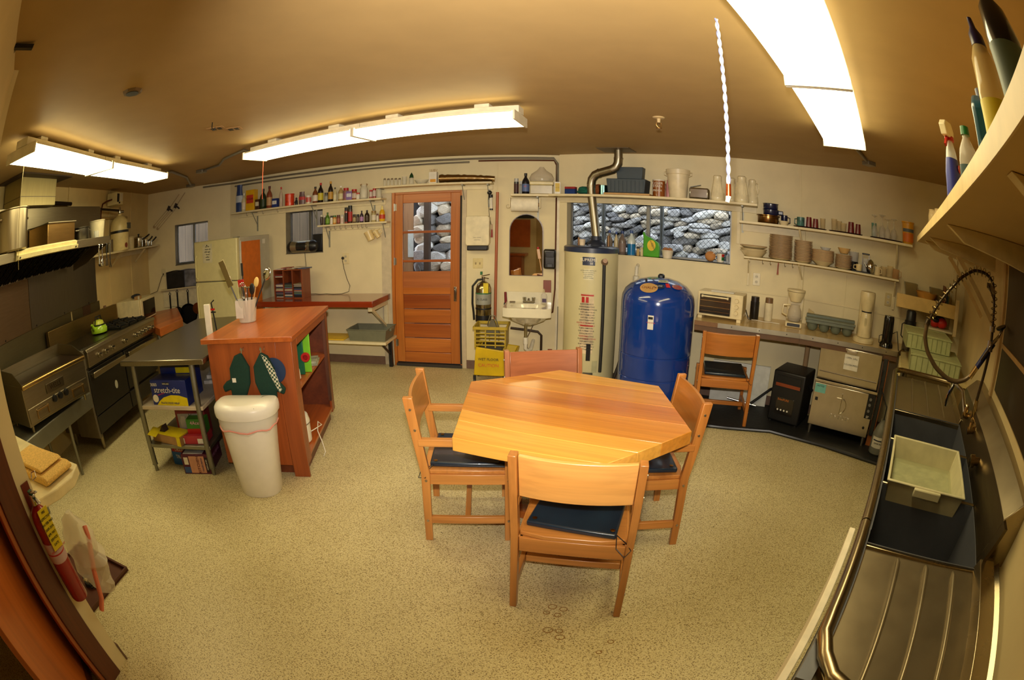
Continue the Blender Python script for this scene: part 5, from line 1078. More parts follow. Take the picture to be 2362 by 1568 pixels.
def ctext(s, size, a, z, r, mat, parent):
    return text(s, size, (r * math.cos(a), r * math.sin(a), z), mat, parent, (PI / 2, 0, a + PI / 2))
curved(wh, 'model_label', -PI / 2 - .32, -PI / 2 + .13, 1.29, 1.37, .272, NAVY); ctext('SUPREME', .04, -PI / 2 - .1, 1.342, .2745, WHITE, wh); ctext('50', .03, -PI / 2 + .0, 1.308, .2745, WHITE, wh)
curved(wh, 'notice_label', -PI / 2 - .27, -PI / 2 + .08, 1.15, 1.255, .272, M((214, 206, 170), .5))
for i in range(5): ctext(('ATTENTION  INSTALLER', 'read the instructions', 'before operating', 'this appliance', 'ENERGY GUIDE')[i], .014, -PI / 2 - .1, 1.24 - i * .018, .2742, M((90, 96, 80), .5), wh)
LB = M((206, 186, 150), .5, var=.25, scale=9)
curved(wh, 'warning_label', -PI / 2 - .36, -PI / 2 + .12, .43, 1.02, .272, LB)
curved(wh, 'warning_stripe', -PI / 2 - .35, -PI / 2 + .11, .995, 1.008, .2735, RED); curved(wh, 'warning_stripe', -PI / 2 - .35, -PI / 2 + .11, .70, .712, .2735, RED)
for i, a in enumerate((-.27, -.12)): curved(wh, 'warning_sign', -PI / 2 + a - .05, -PI / 2 + a + .05, .93, .985, .2735, RED)
tw = ['DANGER', 'WARNING', 'FLAMMABLE', 'VAPORS', 'FOR YOUR', 'SAFETY', 'LIGHTING', 'INSTRUCTIONS', 'STOP READ', 'TURN OFF', 'GAS SUPPLY']
for i in range(18):
    ctext(tw[i % 11], .020, -PI / 2 - .23, .915 - i * .026, .2742, RED if i in (7, 8, 12) else BLACK, wh); ctext(tw[(i + 5) % 11], .018, -PI / 2 + .0, .915 - i * .026, .2742, RED if i in (8, 13) else BLACK, wh)
SOOT = M((30, 26, 22), .9)
curved(wh, 'soot_mark', -PI / 2 - .10, -PI / 2 + .06, .36, .53, .2738, SOOT, .001); curved(wh, 'soot_mark', -PI / 2 - .33, -PI / 2 - .27, .34, .47, .2738, SOOT, .001)
MB().cyl((.12, -.26, 1.33), (.13, -.30, 1.33), .03).cyl((.13, -.30, 1.345), (.13, -.315, 1.345), .022).build('relief_valve', M((110, 84, 60), .4, .5), wh)
MB().cyl((.122, -.285, 1.325), (.122, -.265, .25), .0165).build('drain_pipe', M((30, 30, 28), .5), wh)
curved(wh, 'rating_plate', -PI / 2 + .13, -PI / 2 + .33, .24, .36, .272, M((170, 166, 130), .4)); B(-.05, .05, -.30, -.25, .14, .24).build('gas_control', M((70, 66, 60), .4, .4), wh, bevel=.006); MB().cyl((0, -.30, .19), (0, -.33, .19), .025).build('gas_knob', M((60, 60, 60), .4), wh)
MB().lathe([(.10, 1.47), (.09, 1.50), (.055, 1.53), (.052, 1.57)], (.045, .02, 0)).box(-.035, .125, -.06, .10, 1.47, 1.485).build('draft_hood', M((40, 46, 62), .45, .3), wh)
MB().cyl((-.13, .0, 1.47), (-.13, 0, 1.55), .012).cyl((.17, .02, 1.47), (.17, .02, 1.58), .014).build('water_nipple', M((120, 90, 60), .4, .6), wh)
# vent pipe: world coordinates
vp = thing('vent_pipe', 'galvanised vent pipe bending from the water heater up to the ceiling', 'pipe', (.835, 4.91, 1.545))
VP = steel((150, 142, 124), .35, 'N'); q = lambda w, s, v, z: at(w, s, v, z) - Vector((.835, 4.91, 1.545))
pv = [Vector((0, 0, 0)), q('W', -1.745, .24, 2.02), q('W', -1.748, .24, 2.10)]
MB().tube(pv, .044, 20).build('straight_pipe', VP, vp)
MB().tube([q('W', -1.748, .24, 2.10), q('W', -1.738, .24, 2.16), q('W', -1.70, .25, 2.205), q('W', -1.655, .25, 2.225)], .046, 20).build('elbow', VP, vp)
MB().tube([q('W', -1.655, .25, 2.225), q('W', -1.515, .26, 2.262)], .0445, 20).build('offset_pipe', VP, vp)
MB().tube([q('W', -1.52, .26, 2.26), q('W', -1.475, .26, 2.285), q('W', -1.452, .26, 2.33), q('W', -1.447, .26, 2.39)], .046, 20).build('elbow', VP, vp); MB().tube([q('W', -1.447, .26, 2.385), q('W', -1.447, .26, H - .004)], .044, 20).build('riser', VP, vp)
for (a, b) in ((q('W', -1.747, .24, 2.07), q('W', -1.748, .24, 2.08)), (q('W', -1.66, .25, 2.223), q('W', -1.65, .25, 2.226)), (q('W', -1.447, .26, 2.375), q('W', -1.447, .26, 2.385))): MB().tube([a, b], .049, 20).build('collar', VP, vp)
tag(B(-.17, .17, -.15, .15, -.006, 0).build('vent_flange', M((110, 92, 66), .5, .4), loc=at('W', -1.465, .27, H), rot=(0, 0, ang('W'))), 'dark square metal plate where the vent pipe meets the ceiling', 'plate')
# blue tank
pt = thing('pressure_tank', 'large glossy blue pressure tank beside the water heater', 'tank', (1.36, 4.395, 0))
BL = M((12, 56, 138), .16, var=.03, coat=.8)
MB().lathe([(.25, 0), (.27, .0), (.27, .05), (.25, .05)], n=40).build('base_ring', BLACK, pt)
pr = [(.20, .05), (.30, .06), (.343, .10), (.356, .15), (.356, .315), (.352, .32), (.352, .326), (.356, .331), (.356, .525), (.352, .53), (.352, .536), (.356, .541), (.356, 1.00), (.348, 1.06), (.322, 1.115), (.27, 1.165), (.19, 1.205), (.10, 1.228), (0, 1.235)]
MB().lathe(pr, n=56).build('body', BL, pt)
MB().lathe([(.035, 1.225), (.034, 1.25), (.02, 1.262), (0, 1.262)], (.02, 0, 0), 8).build('air_valve_cap', BLACK, pt); MB().cyl((-.16, -.12, 1.19), (-.165, -.12, 1.225), .01).build('air_stem', BLACK, pt)
a_ = -PI / 2 - .27
curved(pt, 'white_label', a_ - .27, a_ - .12, .80, .925, .3565, WHITE); curved(pt, 'label_print', a_ - .26, a_ - .14, .89, .912, .358, BLACK); ctext('WARNING', .016, a_ - .19, .86, .3585, RED, pt)
def dome(name, ax, r0, w_, h_, col, txt=None, tcol=None, round_=True):
    # sticker on the shoulder of the tank
    zz = None
    for (ra, za), (rb, zb_) in zip(pr, pr[1:]):
        if za > 1.0 and rb <= r0 <= ra: k = (ra - r0) / max(1e-6, ra - rb); zz = za + (zb_ - za) * k; nrm = Vector((zb_ - za, 0, ra - rb)).normalized()
    c_ = Vector((r0 * math.cos(ax), r0 * math.sin(ax), zz)); n_ = Vector((nrm.x * math.cos(ax), nrm.x * math.sin(ax), nrm.z))
    tx = Vector((-math.sin(ax), math.cos(ax), 0)); ty = n_.cross(tx)
    m = Matrix((tx, ty, n_)).transposed().to_4x4(); m.translation = c_ + n_ * .006
    mb = MB()
    if round_: mb.lathe([(1, 0), (1, .002)], n=24, m=m @ Matrix.Diagonal((w_, h_, 1, 1)))
    else: mb.prism([(-w_, -h_), (w_, -h_), (w_, h_), (-w_ * .6, h_)], 0, .002, m)
    o = mb.build(name, M(col, .5), pt)
    if txt: t_ = text(txt, h_ * .7, (0, 0, 0), M(tcol, .5), pt); t_.matrix_basis = m @ Matrix.Translation((0, 0, .0035)); 
    return o
dome('round_sticker', -PI / 2 - .62, .285, .085, .055, (190, 150, 90), 'CHALET', (120, 60, 40)); dome('round_sticker', -PI / 2 - .30, .262, .052, .036, (30, 40, 60), 'PUMP', (220, 220, 220)); dome('round_sticker', -PI / 2 + .38, .265, .052, .034, (214, 196, 180), 'WATER', (200, 60, 50)); dome('round_sticker', -PI / 2 + .38, .265, .056, .038, (190, 70, 60))
dome('square_sticker', -PI / 2 - .12, .185, .05, .028, (200, 200, 170), 'TESTED', (60, 110, 70), False)
o_ = dome('flame_sticker', -PI / 2 + .02, .245, .02, .03, (214, 40, 40), None, None, False)
t = wthing('white_pipe_elbow', 'white painted pipe elbow and valve on the wall above the blue tank', 'valve', 'W', -1.30, .0, 1.12); MB().cyl((0, -.07, 0), (0, -.07, .06), .033).ball((0, -.07, .0), .036).cyl((0, -.07, .06), (0, -.05, .15), .02).cyl((0, -.05, .15), (0, 0, .17), .018).build('valve', M((214, 208, 190), .4), t)
conduit('tank_pipe', 'dark slanted pipe between the water heater and the blue tank', [(1.03, 4.86, .0), (1.09, 4.80, .25), (1.17, 4.80, .62)], .018, mat=M((56, 50, 44), .5))
# ================================================================== long shelf over the window
shelf('long cream shelf running over the wide window', 'W', -2.20, -.045, 2.0, .30, brackets=(2.0,), th=.024)
shelf('short cream shelf piece over the mirror joining the window shelf', 'B', -.513, -.02, 2.0, .26, brackets=(.28,), th=.024, cleat=False)
zo = 2.0015
cont('tall', 'spray_can', 'black aerosol can at the left end of the mirror shelf', 'can', 'B', -.462, .15, zo, .052, .175, (34, 34, 38), (180, 180, 176), (70, 36, 34))
cont('tall', 'spray_can', 'slim grey aerosol can behind the black one', 'can', 'B', -.415, .10, zo, .036, .15, (150, 146, 134), (206, 206, 200), (170, 170, 160))
cont('bottle', 'black_bottle', 'black bottle with red and blue label above the mirror', 'bottle', 'B', -.362, .15, zo, .082, .235, (16, 16, 24), (20, 20, 24), (90, 110, 160), txt='EZ', txtcol=(214, 60, 50))
t = wthing('storage_box', 'clear plastic storage box with cream lid above the mirror', 'box', 'B', -.19, .14, zo); B(-.12, .12, -.09, .09, 0, .10).build('box', M((170, 156, 116), .3, coat=.3), t, bevel=.006); B(-.128, .128, -.098, .098, .10, .14).build('lid', M((214, 200, 150), .4), t, bevel=.01)
t = wthing('zip_bag', 'clear bag of parts lying on the storage box lid', 'bag', 'B', -.19, .14, zo + .141); mb = MB().lathe([(.12, 0), (.135, .04), (.11, .09), (.05, .13), (.02, .17)], n=12, sy=.6); mb.build('bag', glass((226, 214, 190), .2, .5), t); MB().ball((-.03, 0, .035), .05, 1.2, .8, .6).ball((.05, 0, .03), .04, 1.2, .9, .6).build('contents', M((176, 170, 140), .6), t)
t = wthing('latex_glove_box', 'white carton with yellow print beside the storage box', 'box', 'B', -.02, .17, zo); B(-.032, .032, -.04, .05, 0, .14).build('carton', WHITE, t, bevel=.002); B(-.024, .024, -.041, -.04, .03, .125).build('label', M((214, 180, 40), .5), t); text('GLOVES', .013, (0, -.042, .075), M((120, 90, 20), .5), t)
t = wthing('sponge_stack', 'red sponge on blue sponges on the window shelf', 'sponge', 'W', -2.0, .17, zo); B(-.058, .058, -.035, .035, .0, .058).build('blue_sponge', M((20, 50, 110), .9, bump=.3), t, bevel=.004); B(-.058, .058, -.035, .035, .0585, .082).build('red_sponge', M((150, 40, 40), .9, bump=.3), t, bevel=.004)
def rag(label, s, v, w_, h_, col, sd, y=0):
    t = wthing('cleaning_rag', label, 'rag', 'W', s, v, zo + y); bm = bmesh.new(); bmesh.ops.create_icosphere(bm, subdivisions=3, radius=1)
    for p in bm.verts:
        n_ = noise.noise(p.co * 1.8 + Vector((sd, 0, 0))) * .4 + noise.noise(p.co * 5 + Vector((0, sd, 0))) * .12
        p.co = Vector((p.co.x * w_ * (1 + n_), p.co.y * .07 * (1 + n_), max(0, (p.co.z * .5 + .5)) * h_ * (1 + n_)))
    mb = MB(); mb.bm.free(); mb.bm = bm; mb.build('cloth', M(col, .95, bump=.4), t); return t
rag('green rag bunched behind the vent pipe on the shelf', -1.83, .20, .10, .075, (20, 92, 74), 3); rag('brown rag bunched between the sponges and the tape roll', -1.74, .13, .09, .12, (140, 76, 34), 9)
t = wthing('tape_roll', 'shiny silver blue tin beside the grey tubs', 'tin', 'W', -1.638, .17, zo); MB().lathe([(.048, 0), (.048, .10), (.045, .102), (0, .10)], n=24).build('body', steel((120, 160, 176), .15, 'N'), t)
GT = M((56, 68, 78), .5, var=.05)
t = wthing('grey_tote', 'wide ribbed grey tub, lower of two stacked on the window shelf', 'tub', 'W', -1.37, .16, zo + .022); MB().prism([(-.19, 0), (.19, 0), (.205, .145), (-.205, .145)], -.11, .11, XZ).build('tub', GT, t, bevel=.006)
for i in range(9): B(-.17 + i * .042, -.155 + i * .042, -.118, -.110, .01, .125).build('rib', GT, t)
t2 = wthing('tan_tray', 'thin tan tray under the stacked grey tubs', 'tray', 'W', -1.36, .16, zo); B(-.24, .24, -.13, .13, 0, .02).build('tray', M((190, 150, 96), .5), t2, bevel=.005)
t = wthing('grey_tote', 'smaller grey tub standing upright on top of the wide ribbed tub', 'tub', 'W', -1.345, .16, zo + .169); MB().prism([(-.13, 0), (.13, 0), (.142, .125), (-.142, .125)], -.05, .06, XZ).build('tub', GT, t, bevel=.006)
t = cont('can', 'paint_can', 'stain primer can with brown and white label on the window shelf', 'can', 'W', -1.055, .15, zo, .128, .175, (140, 76, 24), (214, 206, 190)); text('COVER', .034, (0, -.067, .135), WHITE, t); text('STAIN', .034, (0, -.067, .105), WHITE, t); text('PRIMER', .028, (0, -.067, .062), WHITE, t); MB().tube([(.066, 0, .14), (.075, 0, .12), (.07, -.04, .06)], .003).build('bail', CHROME, t)
t = wthing('pink_bottle', 'pink and white patterned container between the primer can and the white bucket', 'container', 'W', -.965, .10, zo); MB().lathe([(.03, 0), (.032, .13), (.02, .16), (.02, .185), (0, .185)]).build('body', M((206, 140, 140), .4), t)
t = wthing('white_bucket', 'tall white plastic bucket on the window shelf', 'bucket', 'W', -.857, .15, zo); MB().lathe([(.088, 0), (.09, .004), (.112, .235), (.120, .24), (.124, .285), (.118, .287), (.106, .24), (.086, .01), (0, .01)], n=36).build('bucket', M((226, 212, 176), .4), t)
for sx in (-1, 1): MB().tube([(sx * .118, 0, .27), (sx * .145, 0, .265), (sx * .14, 0, .235), (sx * .112, 0, .225)], .005).build('handle', M((226, 212, 176), .4), t)
t = wthing('pop_up_toaster', 'small chrome toaster on the window shelf', 'toaster', 'W', -.64, .14, zo); B(-.10, .10, -.06, .06, .005, .115).build('body', steel((190, 190, 190), .16, 'N'), t, bevel=.015, seg=3); MB().bar((-.09, -.03, .118), (.02, -.02, .145), .02, .006).build('lid_flap', BLACK, t); B(-.09, .09, -.055, .055, 0, .006).build('base', BLACK, t)
t = None
def pitcher(label, s, v, r, h, turn):
    t = wthing('water_pitcher', label, 'pitcher', 'W', s, v, zo, 'cream plastic pitchers on the window shelf', turn); m_ = M((232, 220, 182), .3, coat=.3)
    MB().lathe([(r * .9, 0), (r, .015), (r, h * .14), (r * .97, h * .16), (r * .93, h * .34), (r * .62, h * .78), (r * .58, h * .9), (r * .62, h * .95), (r * .45, h), (0, h)], n=24).build('body', m_, t)
    for a in range(10): 
        an = a * PI / 5; MB().tube([(math.cos(an) * r * .96, math.sin(an) * r * .96, h * .3), (math.cos(an) * r * .66, math.sin(an) * r * .66, h * .75)], .0025, 5).build('rib', m_, t)
    MB().tube([(r * .58, 0, h * .88), (r * 1.05, 0, h * .84), (r * 1.1, 0, h * .6), (r * .85, 0, h * .4)], .007).build('handle', m_, t)
pitcher('cream plastic pitcher nearest the chrome toaster', -.45, .19, .073, .25, 2.2); pitcher('cream pitcher standing behind, second from the toaster', -.315, .08, .062, .25, 1.4); pitcher('cream pitcher in front, third from the toaster', -.205, .19, .076, .262, 1.8); pitcher('rightmost cream pitcher, its handle to the right', -.10, .09, .062, .25, 0)
# ---- bottles on the window sill
zb_ = 1.3835
def sill(kind, name, label, cat, s, W_, h, body, cap, lab=None, mat=None, v=-.05): return cont(kind, name, label, cat, 'W', s, v, zb_, W_, h, body, cap, lab, None, mat=mat)
t = wthing('white_cup', 'white cup standing on the water heater top', 'cup', 'B', .25, .33, 1.4705); t.location = (.69, 4.93, 1.4705)
MB().lathe([(.03, 0), (.036, .06), (.033, .06), (.027, .006), (0, .006)]).build('cup', M((226, 206, 176), .3), t)
sill('bottle', 'soap_bottle', 'grey capped bottle, leftmost on the wide window sill', 'bottle', -1.64, .068, .252, (120, 108, 96), (32, 60, 130)); sill('bottle', 'soap_bottle', 'clear narrow bottle with blue cap second on the window sill', 'bottle', -1.573, .05, .24, (196, 180, 140), (36, 66, 140), v=-.08)
sill('bottle', 'shampoo_bottle', 'dark grey bottle with blue cap beside the blue cleaner', 'bottle', -1.495, .082, .252, (110, 96, 88), (32, 54, 110), (130, 110, 100))
t = sill('bottle', 'glass_cleaner', 'bottle half full of blue cleaner on the window sill', 'bottle', -1.393, .09, .262, (196, 206, 206), (40, 70, 130)); MB().lathe([(.0455, .004), (.0455, .12)], n=16).build('liquid_band', M((20, 110, 170), .2, coat=.5), t)
sill('tall', 'small_tin', 'tiny dark topped tin right of the blue cleaner', 'tin', -1.318, .036, .096, (190, 160, 100), (30, 30, 30)); sill('tall', 'small_tin', 'tiny cream tin beside the green detergent jug', 'tin', -1.276, .036, .09, (214, 196, 150), (190, 170, 120))
t = wthing('detergent_jug', 'green detergent jug with round logo on the window sill', 'jug', 'W', -1.165, -.05, zb_)
MB().prism([(-.09, 0), (.085, 0), (.09, .11), (.075, .15), (-.01, .20), (-.06, .215), (-.085, .26), (-.10, .25), (-.09, .20)], -.035, .035, XZ).build('jug', M((66, 156, 30), .3, coat=.4), t, bevel=.012, seg=3); MB().lathe([(.045, 0), (.045, .002)], n=24, m=Matrix.Translation((0, -.036, .12)) @ Matrix.Rotation(PI / 2, 4, 'X') @ Matrix.Diagonal((1, 1.25, 1, 1))).build('logo_disc', M((226, 190, 50), .4), t)
text('SIMPLE', .022, (0, -.04, .14), M((40, 40, 40), .5), t, (PI / 2, 1.2, 0)); text('GREEN', .024, (.02, -.04, .11), M((40, 40, 40), .5), t, (PI / 2, 1.2, 0))
t = wthing('margarine_tub', 'white tub full of brown scouring pads on the window sill', 'tub', 'W', -.995, -.05, zb_); MB().lathe([(.048, 0), (.062, .075), (.067, .078), (.067, .084), (.058, .08), (.045, .006), (0, .006)], n=24).build('tub', M((224, 212, 186), .4), t); MB().ball((-.02, 0, .088), .035, 1, .8, .7).ball((.025, .0, .09), .03, 1, .8, .7).build('pads', M((160, 110, 70), .9, bump=.4), t)
t = wthing('metal_tray', 'small dark metal tray at the right end of the window sill', 'tray', 'W', -.46, -.045, zb_); B(-.12, .11, -.045, .045, 0, .012).build('tray', M((60, 60, 58), .3, .5), t, bevel=.003)
t = wthing('sugar_packet_bag', 'small clear bag with tan contents in the window corner', 'bag', 'W', -.535, -.045, zb_ + .013); MB().ball((0, 0, .05), .055, 1.05, .6, .95).build('contents', M((190, 130, 70), .7, bump=.3), t); MB().bar((.03, 0, .08), (.09, 0, .14), .04, .01).build('bag_neck', glass((236, 236, 236), .1, .5), t)
t = wthing('striped_mug', 'white mug with red and green stripes in the window corner', 'mug', 'W', -.425, -.045, zb_ + .013); MB().lathe([(.035, 0), (.04, .085), (.036, .085), (.031, .006), (0, .006)]).build('mug', WHITE, t); curved(t, 'red_patch', -1.2, -.1, .055, .083, .0392, RED); curved(t, 'green_patch', -1.2, -.1, .02, .053, .0375, M((30, 100, 50), .4)); MB().tube([(-.038, 0, .07), (-.06, 0, .06), (-.055, 0, .03), (-.036, 0, .02)], .005).build('handle', WHITE, t)
t = wthing('small_shaker', 'small clear shaker right of the striped mug', 'shaker', 'W', -.352, -.045, zb_); MB().lathe([(.016, 0), (.018, .07), (.012, .09), (0, .1)]).build('shaker', glass((200, 206, 214), .1), t)
# ================================================================== beige counter along window/right walls
ct = thing('long_counter', 'long beige laminate counter with metal edge strip along the right walls', 'counter', (0, 0, 0))
LAM = M((206, 178, 122), .3, var=.06, scale=3, coat=.3)
fr_ = [Vector((1.615, 4.05, 0)), Vector((1.80, 3.925, 0)), Vector((2.485, 3.54, 0)), Vector((3.262, 2.915, 0))]
bk = [at('R', .23, .002), at('R', -1.066, .003), at('W', -.62, .003)]
top = [(p.x, p.y) for p in fr_ + bk]
MB().prism(top, .86, .90).build('counter_top', LAM, ct, bevel=.002)
for a, b in zip(fr_[1:], fr_[2:]):
    MB().bar(a + Vector((0, 0, .881)), b + Vector((0, 0, .881)), .004, .042).build('edge_strip', steel((176, 168, 146), .35, 'N'), ct)
    L_ = (b - a).length; mb = MB(); k_ = int(L_ / .2); nn = Vector(((b - a).y, -(b - a).x, 0)).normalized()
    for i in range(k_):
        p = a.lerp(b, (i + .5) / k_) + Vector((0, 0, .881)) + nn * .002; mb.cyl(p, p + nn * .0015, .005, n=8)
    mb.build('edge_screws', BLACK, ct)
MB().bar(fr_[0] + Vector((0, 0, .88)), fr_[1] + Vector((0, 0, .88)), .005, .04).build('edge_strip', M((120, 84, 50), .6), ct)
for a, b in zip(fr_, fr_[1:]):
    nn = Vector(((b - a).y, -(b - a).x, 0)).normalized() * .02
    MB().bar(a + Vector((0, 0, .835)) - nn, b + Vector((0, 0, .835)) - nn, .02, .048).build('apron', M((96, 66, 40), .6), ct)
MB().cyl(at('R', -.86, .12, 0), at('R', -.86, .12, .855), .028).build('support_post', wood((150, 118, 80), (180, 148, 108), 'Z', 5, .7, 0), ct)
B(-.03, .03, -.03, .03, 0, .86).build('corner_post', wood((150, 84, 40), (180, 108, 56), 'Z', 5), ct, loc=(3.22, 3.02, 0), rot=(0, 0, R(-46)))
tag(MB().prism([(x, y) for x, y in ((1.58, 3.80), (1.90, 3.66), (2.30, 3.52), (2.68, 3.12), (3.02, 2.66), (3.20, 2.46), (3.60, 2.90), (2.785, 4.08), (1.75, 4.70), (1.60, 4.2))], .001, .012).build('rubber_mat', M((20, 20, 20), .6, var=.2, scale=30, bump=.2), bevel=.004), 'black rubber mat on the floor under the beige counter', 'mat')
tag(MB().tube([(1.58, 3.80, .018), (1.90, 3.66, .018), (2.30, 3.52, .018), (2.68, 3.12, .018), (3.02, 2.66, .018), (3.20, 2.46, .018)], .018).build('floor_hose', M((22, 24, 28), .35)), 'black hose lying along the front edge of the rubber mat', 'hose')
# ---- dishwasher
dw = wthing('dishwasher', 'stainless commercial dishwasher with embossed emblem under the counter', 'dishwasher', 'R', -.655, .55, 0)
DWS = steel((206, 198, 182), .3, 'N')
B(0, .64, .0, .50, .10, .50).build('body', DWS, dw, bevel=.006); B(-.002, .655, -.006, .0, .505, .53).build('ledge', DWS, dw, bevel=.003)
MB().prism([(.03, .53), (.0, .85), (.48, .855), (.48, .53)], .0, .635, Matrix(((0, 0, 1, 0), (1, 0, 0, 0), (0, 1, 0, 0), (0, 0, 0, 1)))).build('door_hood', DWS, dw, bevel=.006)
B(.02, .62, .012, .03, .60, .605).build('door_seam', SSD, dw)
for x in (.03, .61):
    for y in (.04, .45): MB().cyl((x, y, .012), (x, y, .10), .014, .022).build('leg', DWS, dw)
B(.565, .64, -.004, .002, .28, .50).build('control_panel', BLACK, dw); text('EP', .03, (.60, -.0052, .295), WHITE, dw)
for z in (.455, .405, .35): MB().lathe([(.014, 0), (.014, .003)], n=14, m=Matrix.Translation((.597, -.005, z)) @ Matrix.Rotation(PI / 2, 4, 'X')).build('dial_mark', M((110, 110, 110), .4), dw)
B(.35, .47, -.006, .02, .64, .80).build('instruction_sheet', M((224, 218, 200), .6), dw) if False else MB().box(.255, .40, .0, .003, .665, .80).build('instruction_sheet', M((224, 218, 200), .6), dw)
for i in range(4): text(('1.OPEN', '2.FILL', '3.CLOSE', '4.PRESS')[i], .02, (.295 + (i % 2) * .07, -.001, .77 - (i // 2) * .06), BLACK, dw)
MB().box(.27, .375, -.022, .006, .815, .84).build('pull_handle', DWS, dw, bevel=.004)
B(.01, .12, -.0025, 0, .41, .49).build('teal_notice', M((110, 176, 166), .5), dw); text('NOTICE', .02, (.065, -.004, .47), BLACK, dw)
B(.03, .058, -.004, 0, .335, .365).build('dark_square', BLACK, dw); MB().lathe([(.013, 0), (.013, .004)], n=14, m=Matrix.Translation((.585, -.001, .19)) @ Matrix.Rotation(PI / 2, 4, 'X')).build('round_port', BLACK, dw)
EM = steel((206, 200, 184), .2, 'N')
em = MB().tube([(.25, -.003, .40), (.30, -.003, .40)], .005).tube([(.30, -.003, .445), (.30, -.003, .38), (.298, -.003, .26)], .005).tube([(.30 + .055 * math.cos(a), -.003, .335 + .07 * math.sin(a)) for a in [x * .3 + 1.3 for x in range(-9, 1)]], .005).build('emblem', EM, dw)
text('DIVERSEY', .05, (.315, -.003, .225), EM, dw, ext=.003)
B(.655, .70, .05, .4, .12, .82).build('side_control_box', M((54, 56, 56), .4, .3), dw, bevel=.004)
for i in range(6): B(.655, .665, .01, .04, .28 + i * .08, .32 + i * .08).build('connector', BLACK, dw, bevel=.002)
# ---- black heater
ht = wthing('infrared_heater', 'black boxy space heater with orange slot under the counter', 'heater', 'R', -1.095, .50, .0125, turn=R(-4))
HB = M((20, 19, 19), .45)
B(0, .34, 0, .38, .015, .50).build('cabinet', HB, ht, bevel=.015, seg=3); MB().box(.04, .30, -.006, .01, .35, .46).build('front_grille', M((8, 8, 8), .5), ht); B(.04, .30, -.012, .0, .36, .39).build('wood_slot', wood((120, 50, 24), (150, 70, 34), 'X', 5), ht)
B(.07, .26, -.004, .0, .09, .255).build('control_panel', M((30, 26, 24), .15, coat=.5), ht, bevel=.003); text('EdenPURE', .028, (.145, -.0055, .235), M((200, 110, 30), .4), ht)
for i in range(4): MB().lathe([(.009, 0), (.009, .002)], n=12, m=Matrix.Translation((.10 + i * .035, -.004, .135)) @ Matrix.Rotation(PI / 2, 4, 'X')).build('button', WHITE, ht)
for x in (.03, .31):
    for y in (.03, .35): MB().cyl((x, y, 0), (x, y, .02), .018).build('caster', BLACK, ht)
conduit('drain_hose', 'dark hose running behind the space heater', [wpt('R', -.70, .35, .35), wpt('R', -.85, .2, .42), wpt('R', -1.2, .15, .2), wpt('R', -1.35, .3, .06)], .014, mat=BLACK)
t = wthing('white_floor_panel', 'white enamel panel leaning on the wall under the counter', 'panel', 'W', -.40, .12, .0125); B(0, .62, 0, .03, 0, .42).build('panel', M((214, 214, 206), .35), t, bevel=.004); MB().cyl((.52, -.06, .02), (.2, -.05, .06), .012).build('chrome_tube', CHROME, t)
t = wthing('gas_valve', 'small valve and pipes at the wall behind the space heater', 'valve', 'R', -1.02, .12, .0125); MB().cyl((0, 0, 0), (0, 0, .16), .011).ball((0, 0, .10), .025).cyl((-.12, 0, .06), (.12, 0, .06), .008).build('valve', COND, t)
# bottles by the sink
t = wthing('rinse_jug', 'grey translucent chemical jug with white label by the dishwasher', 'jug', 'R', .125, .60, .0125); MB().lathe([(.07, 0), (.08, .012), (.08, .18), (.055, .25), (.03, .29), (.03, .31), (0, .31)], n=24).build('jug', M((110, 110, 100), .4), t); curved(t, 'label', -2.5, -.6, .07, .17, .0805, M((206, 202, 188), .5)); curved(t, 'label_bar', -2.3, -.8, .135, .145, .0825, M((30, 40, 60), .5)); ctext('RINSE AID', .02, -PI / 2, .115, .084, BLACK, t); MB().tube([(0, 0, .3), (0, 0, .42), (-.1, .1, .55)], .006).build('feed_tube', BLACK, t)
t = wthing('bleach_bottle', 'white bottle with blue and orange label, half hidden by the sink rail', 'bottle', 'R', .235, .70, .0125); MB().lathe([(.055, 0), (.06, .01), (.06, .14), (.03, .21), (.025, .25), (0, .25)], n=20).build('bottle', WHITE, t); curved(t, 'label', -2.6, -.6, .03, .08, .0605, M((40, 60, 140), .4)); curved(t, 'label_band', -2.6, -.6, .10, .13, .061, M((226, 130, 30), .4)); curved(t, 'red_mark', -2.0, -1.2, .05, .09, .0625, RED)
# ================================================================== appliances on the counter
zk = .9015
ivory = M((218, 202, 158), .35, coat=.3)
t = wthing('toaster_oven', 'white toaster oven with glass door at the left end of the counter', 'toaster oven', 'W', -.345, .40, zk, turn=R(-6))
B(-.22, .22, -.12, .14, .028, .25).build('body', ivory, t, bevel=.008); B(-.195, .105, -.135, -.12, .05, .225).build('door', M((40, 40, 40), .12, coat=.8), t, bevel=.004); MB().bar((-.17, -.16, .212), (.08, -.16, .212), .016, .012).box(-.175, -.16, -.16, -.13, .2, .22).box(.07, .085, -.16, -.13, .2, .22).build('handle', ivory, t)
for z in (.17, .115, .075): B(-.19, .10, -.1375, -.135, z, z + .004).build('rack_line', CHROME, t)
for z in (.195, .14, .085): MB().cyl((.16, -.12, z), (.16, -.138, z), .022, .018, 18).build('knob', ivory, t)
for x in (-.19, .19): B(x - .02, x + .02, -.11, .12, 0, .03).build('foot', ivory, t)
B(-.10, .12, -.08, .02, .2505, .262).build('top_tray', glass((226, 226, 220), .1, .5), t)
t = cont('tall', 'coffee_grinder', 'black coffee grinder beside the toaster oven', 'grinder', 'W', -.025, .17, zk, .093, .215, (24, 22, 22), (36, 26, 24)); t['label'] = 'black domed coffee grinder beside the toaster oven'
t = cont('tall', 'coffee_grinder', 'white coffee grinder with smoky lid right of the black one', 'grinder', 'W', .12, .18, zk, .088, .22, (224, 214, 180), (120, 90, 60))
t = wthing('appliance_cords', 'tangle of white and black cords behind the grinders', 'cord', 'W', -.08, .22, zk)
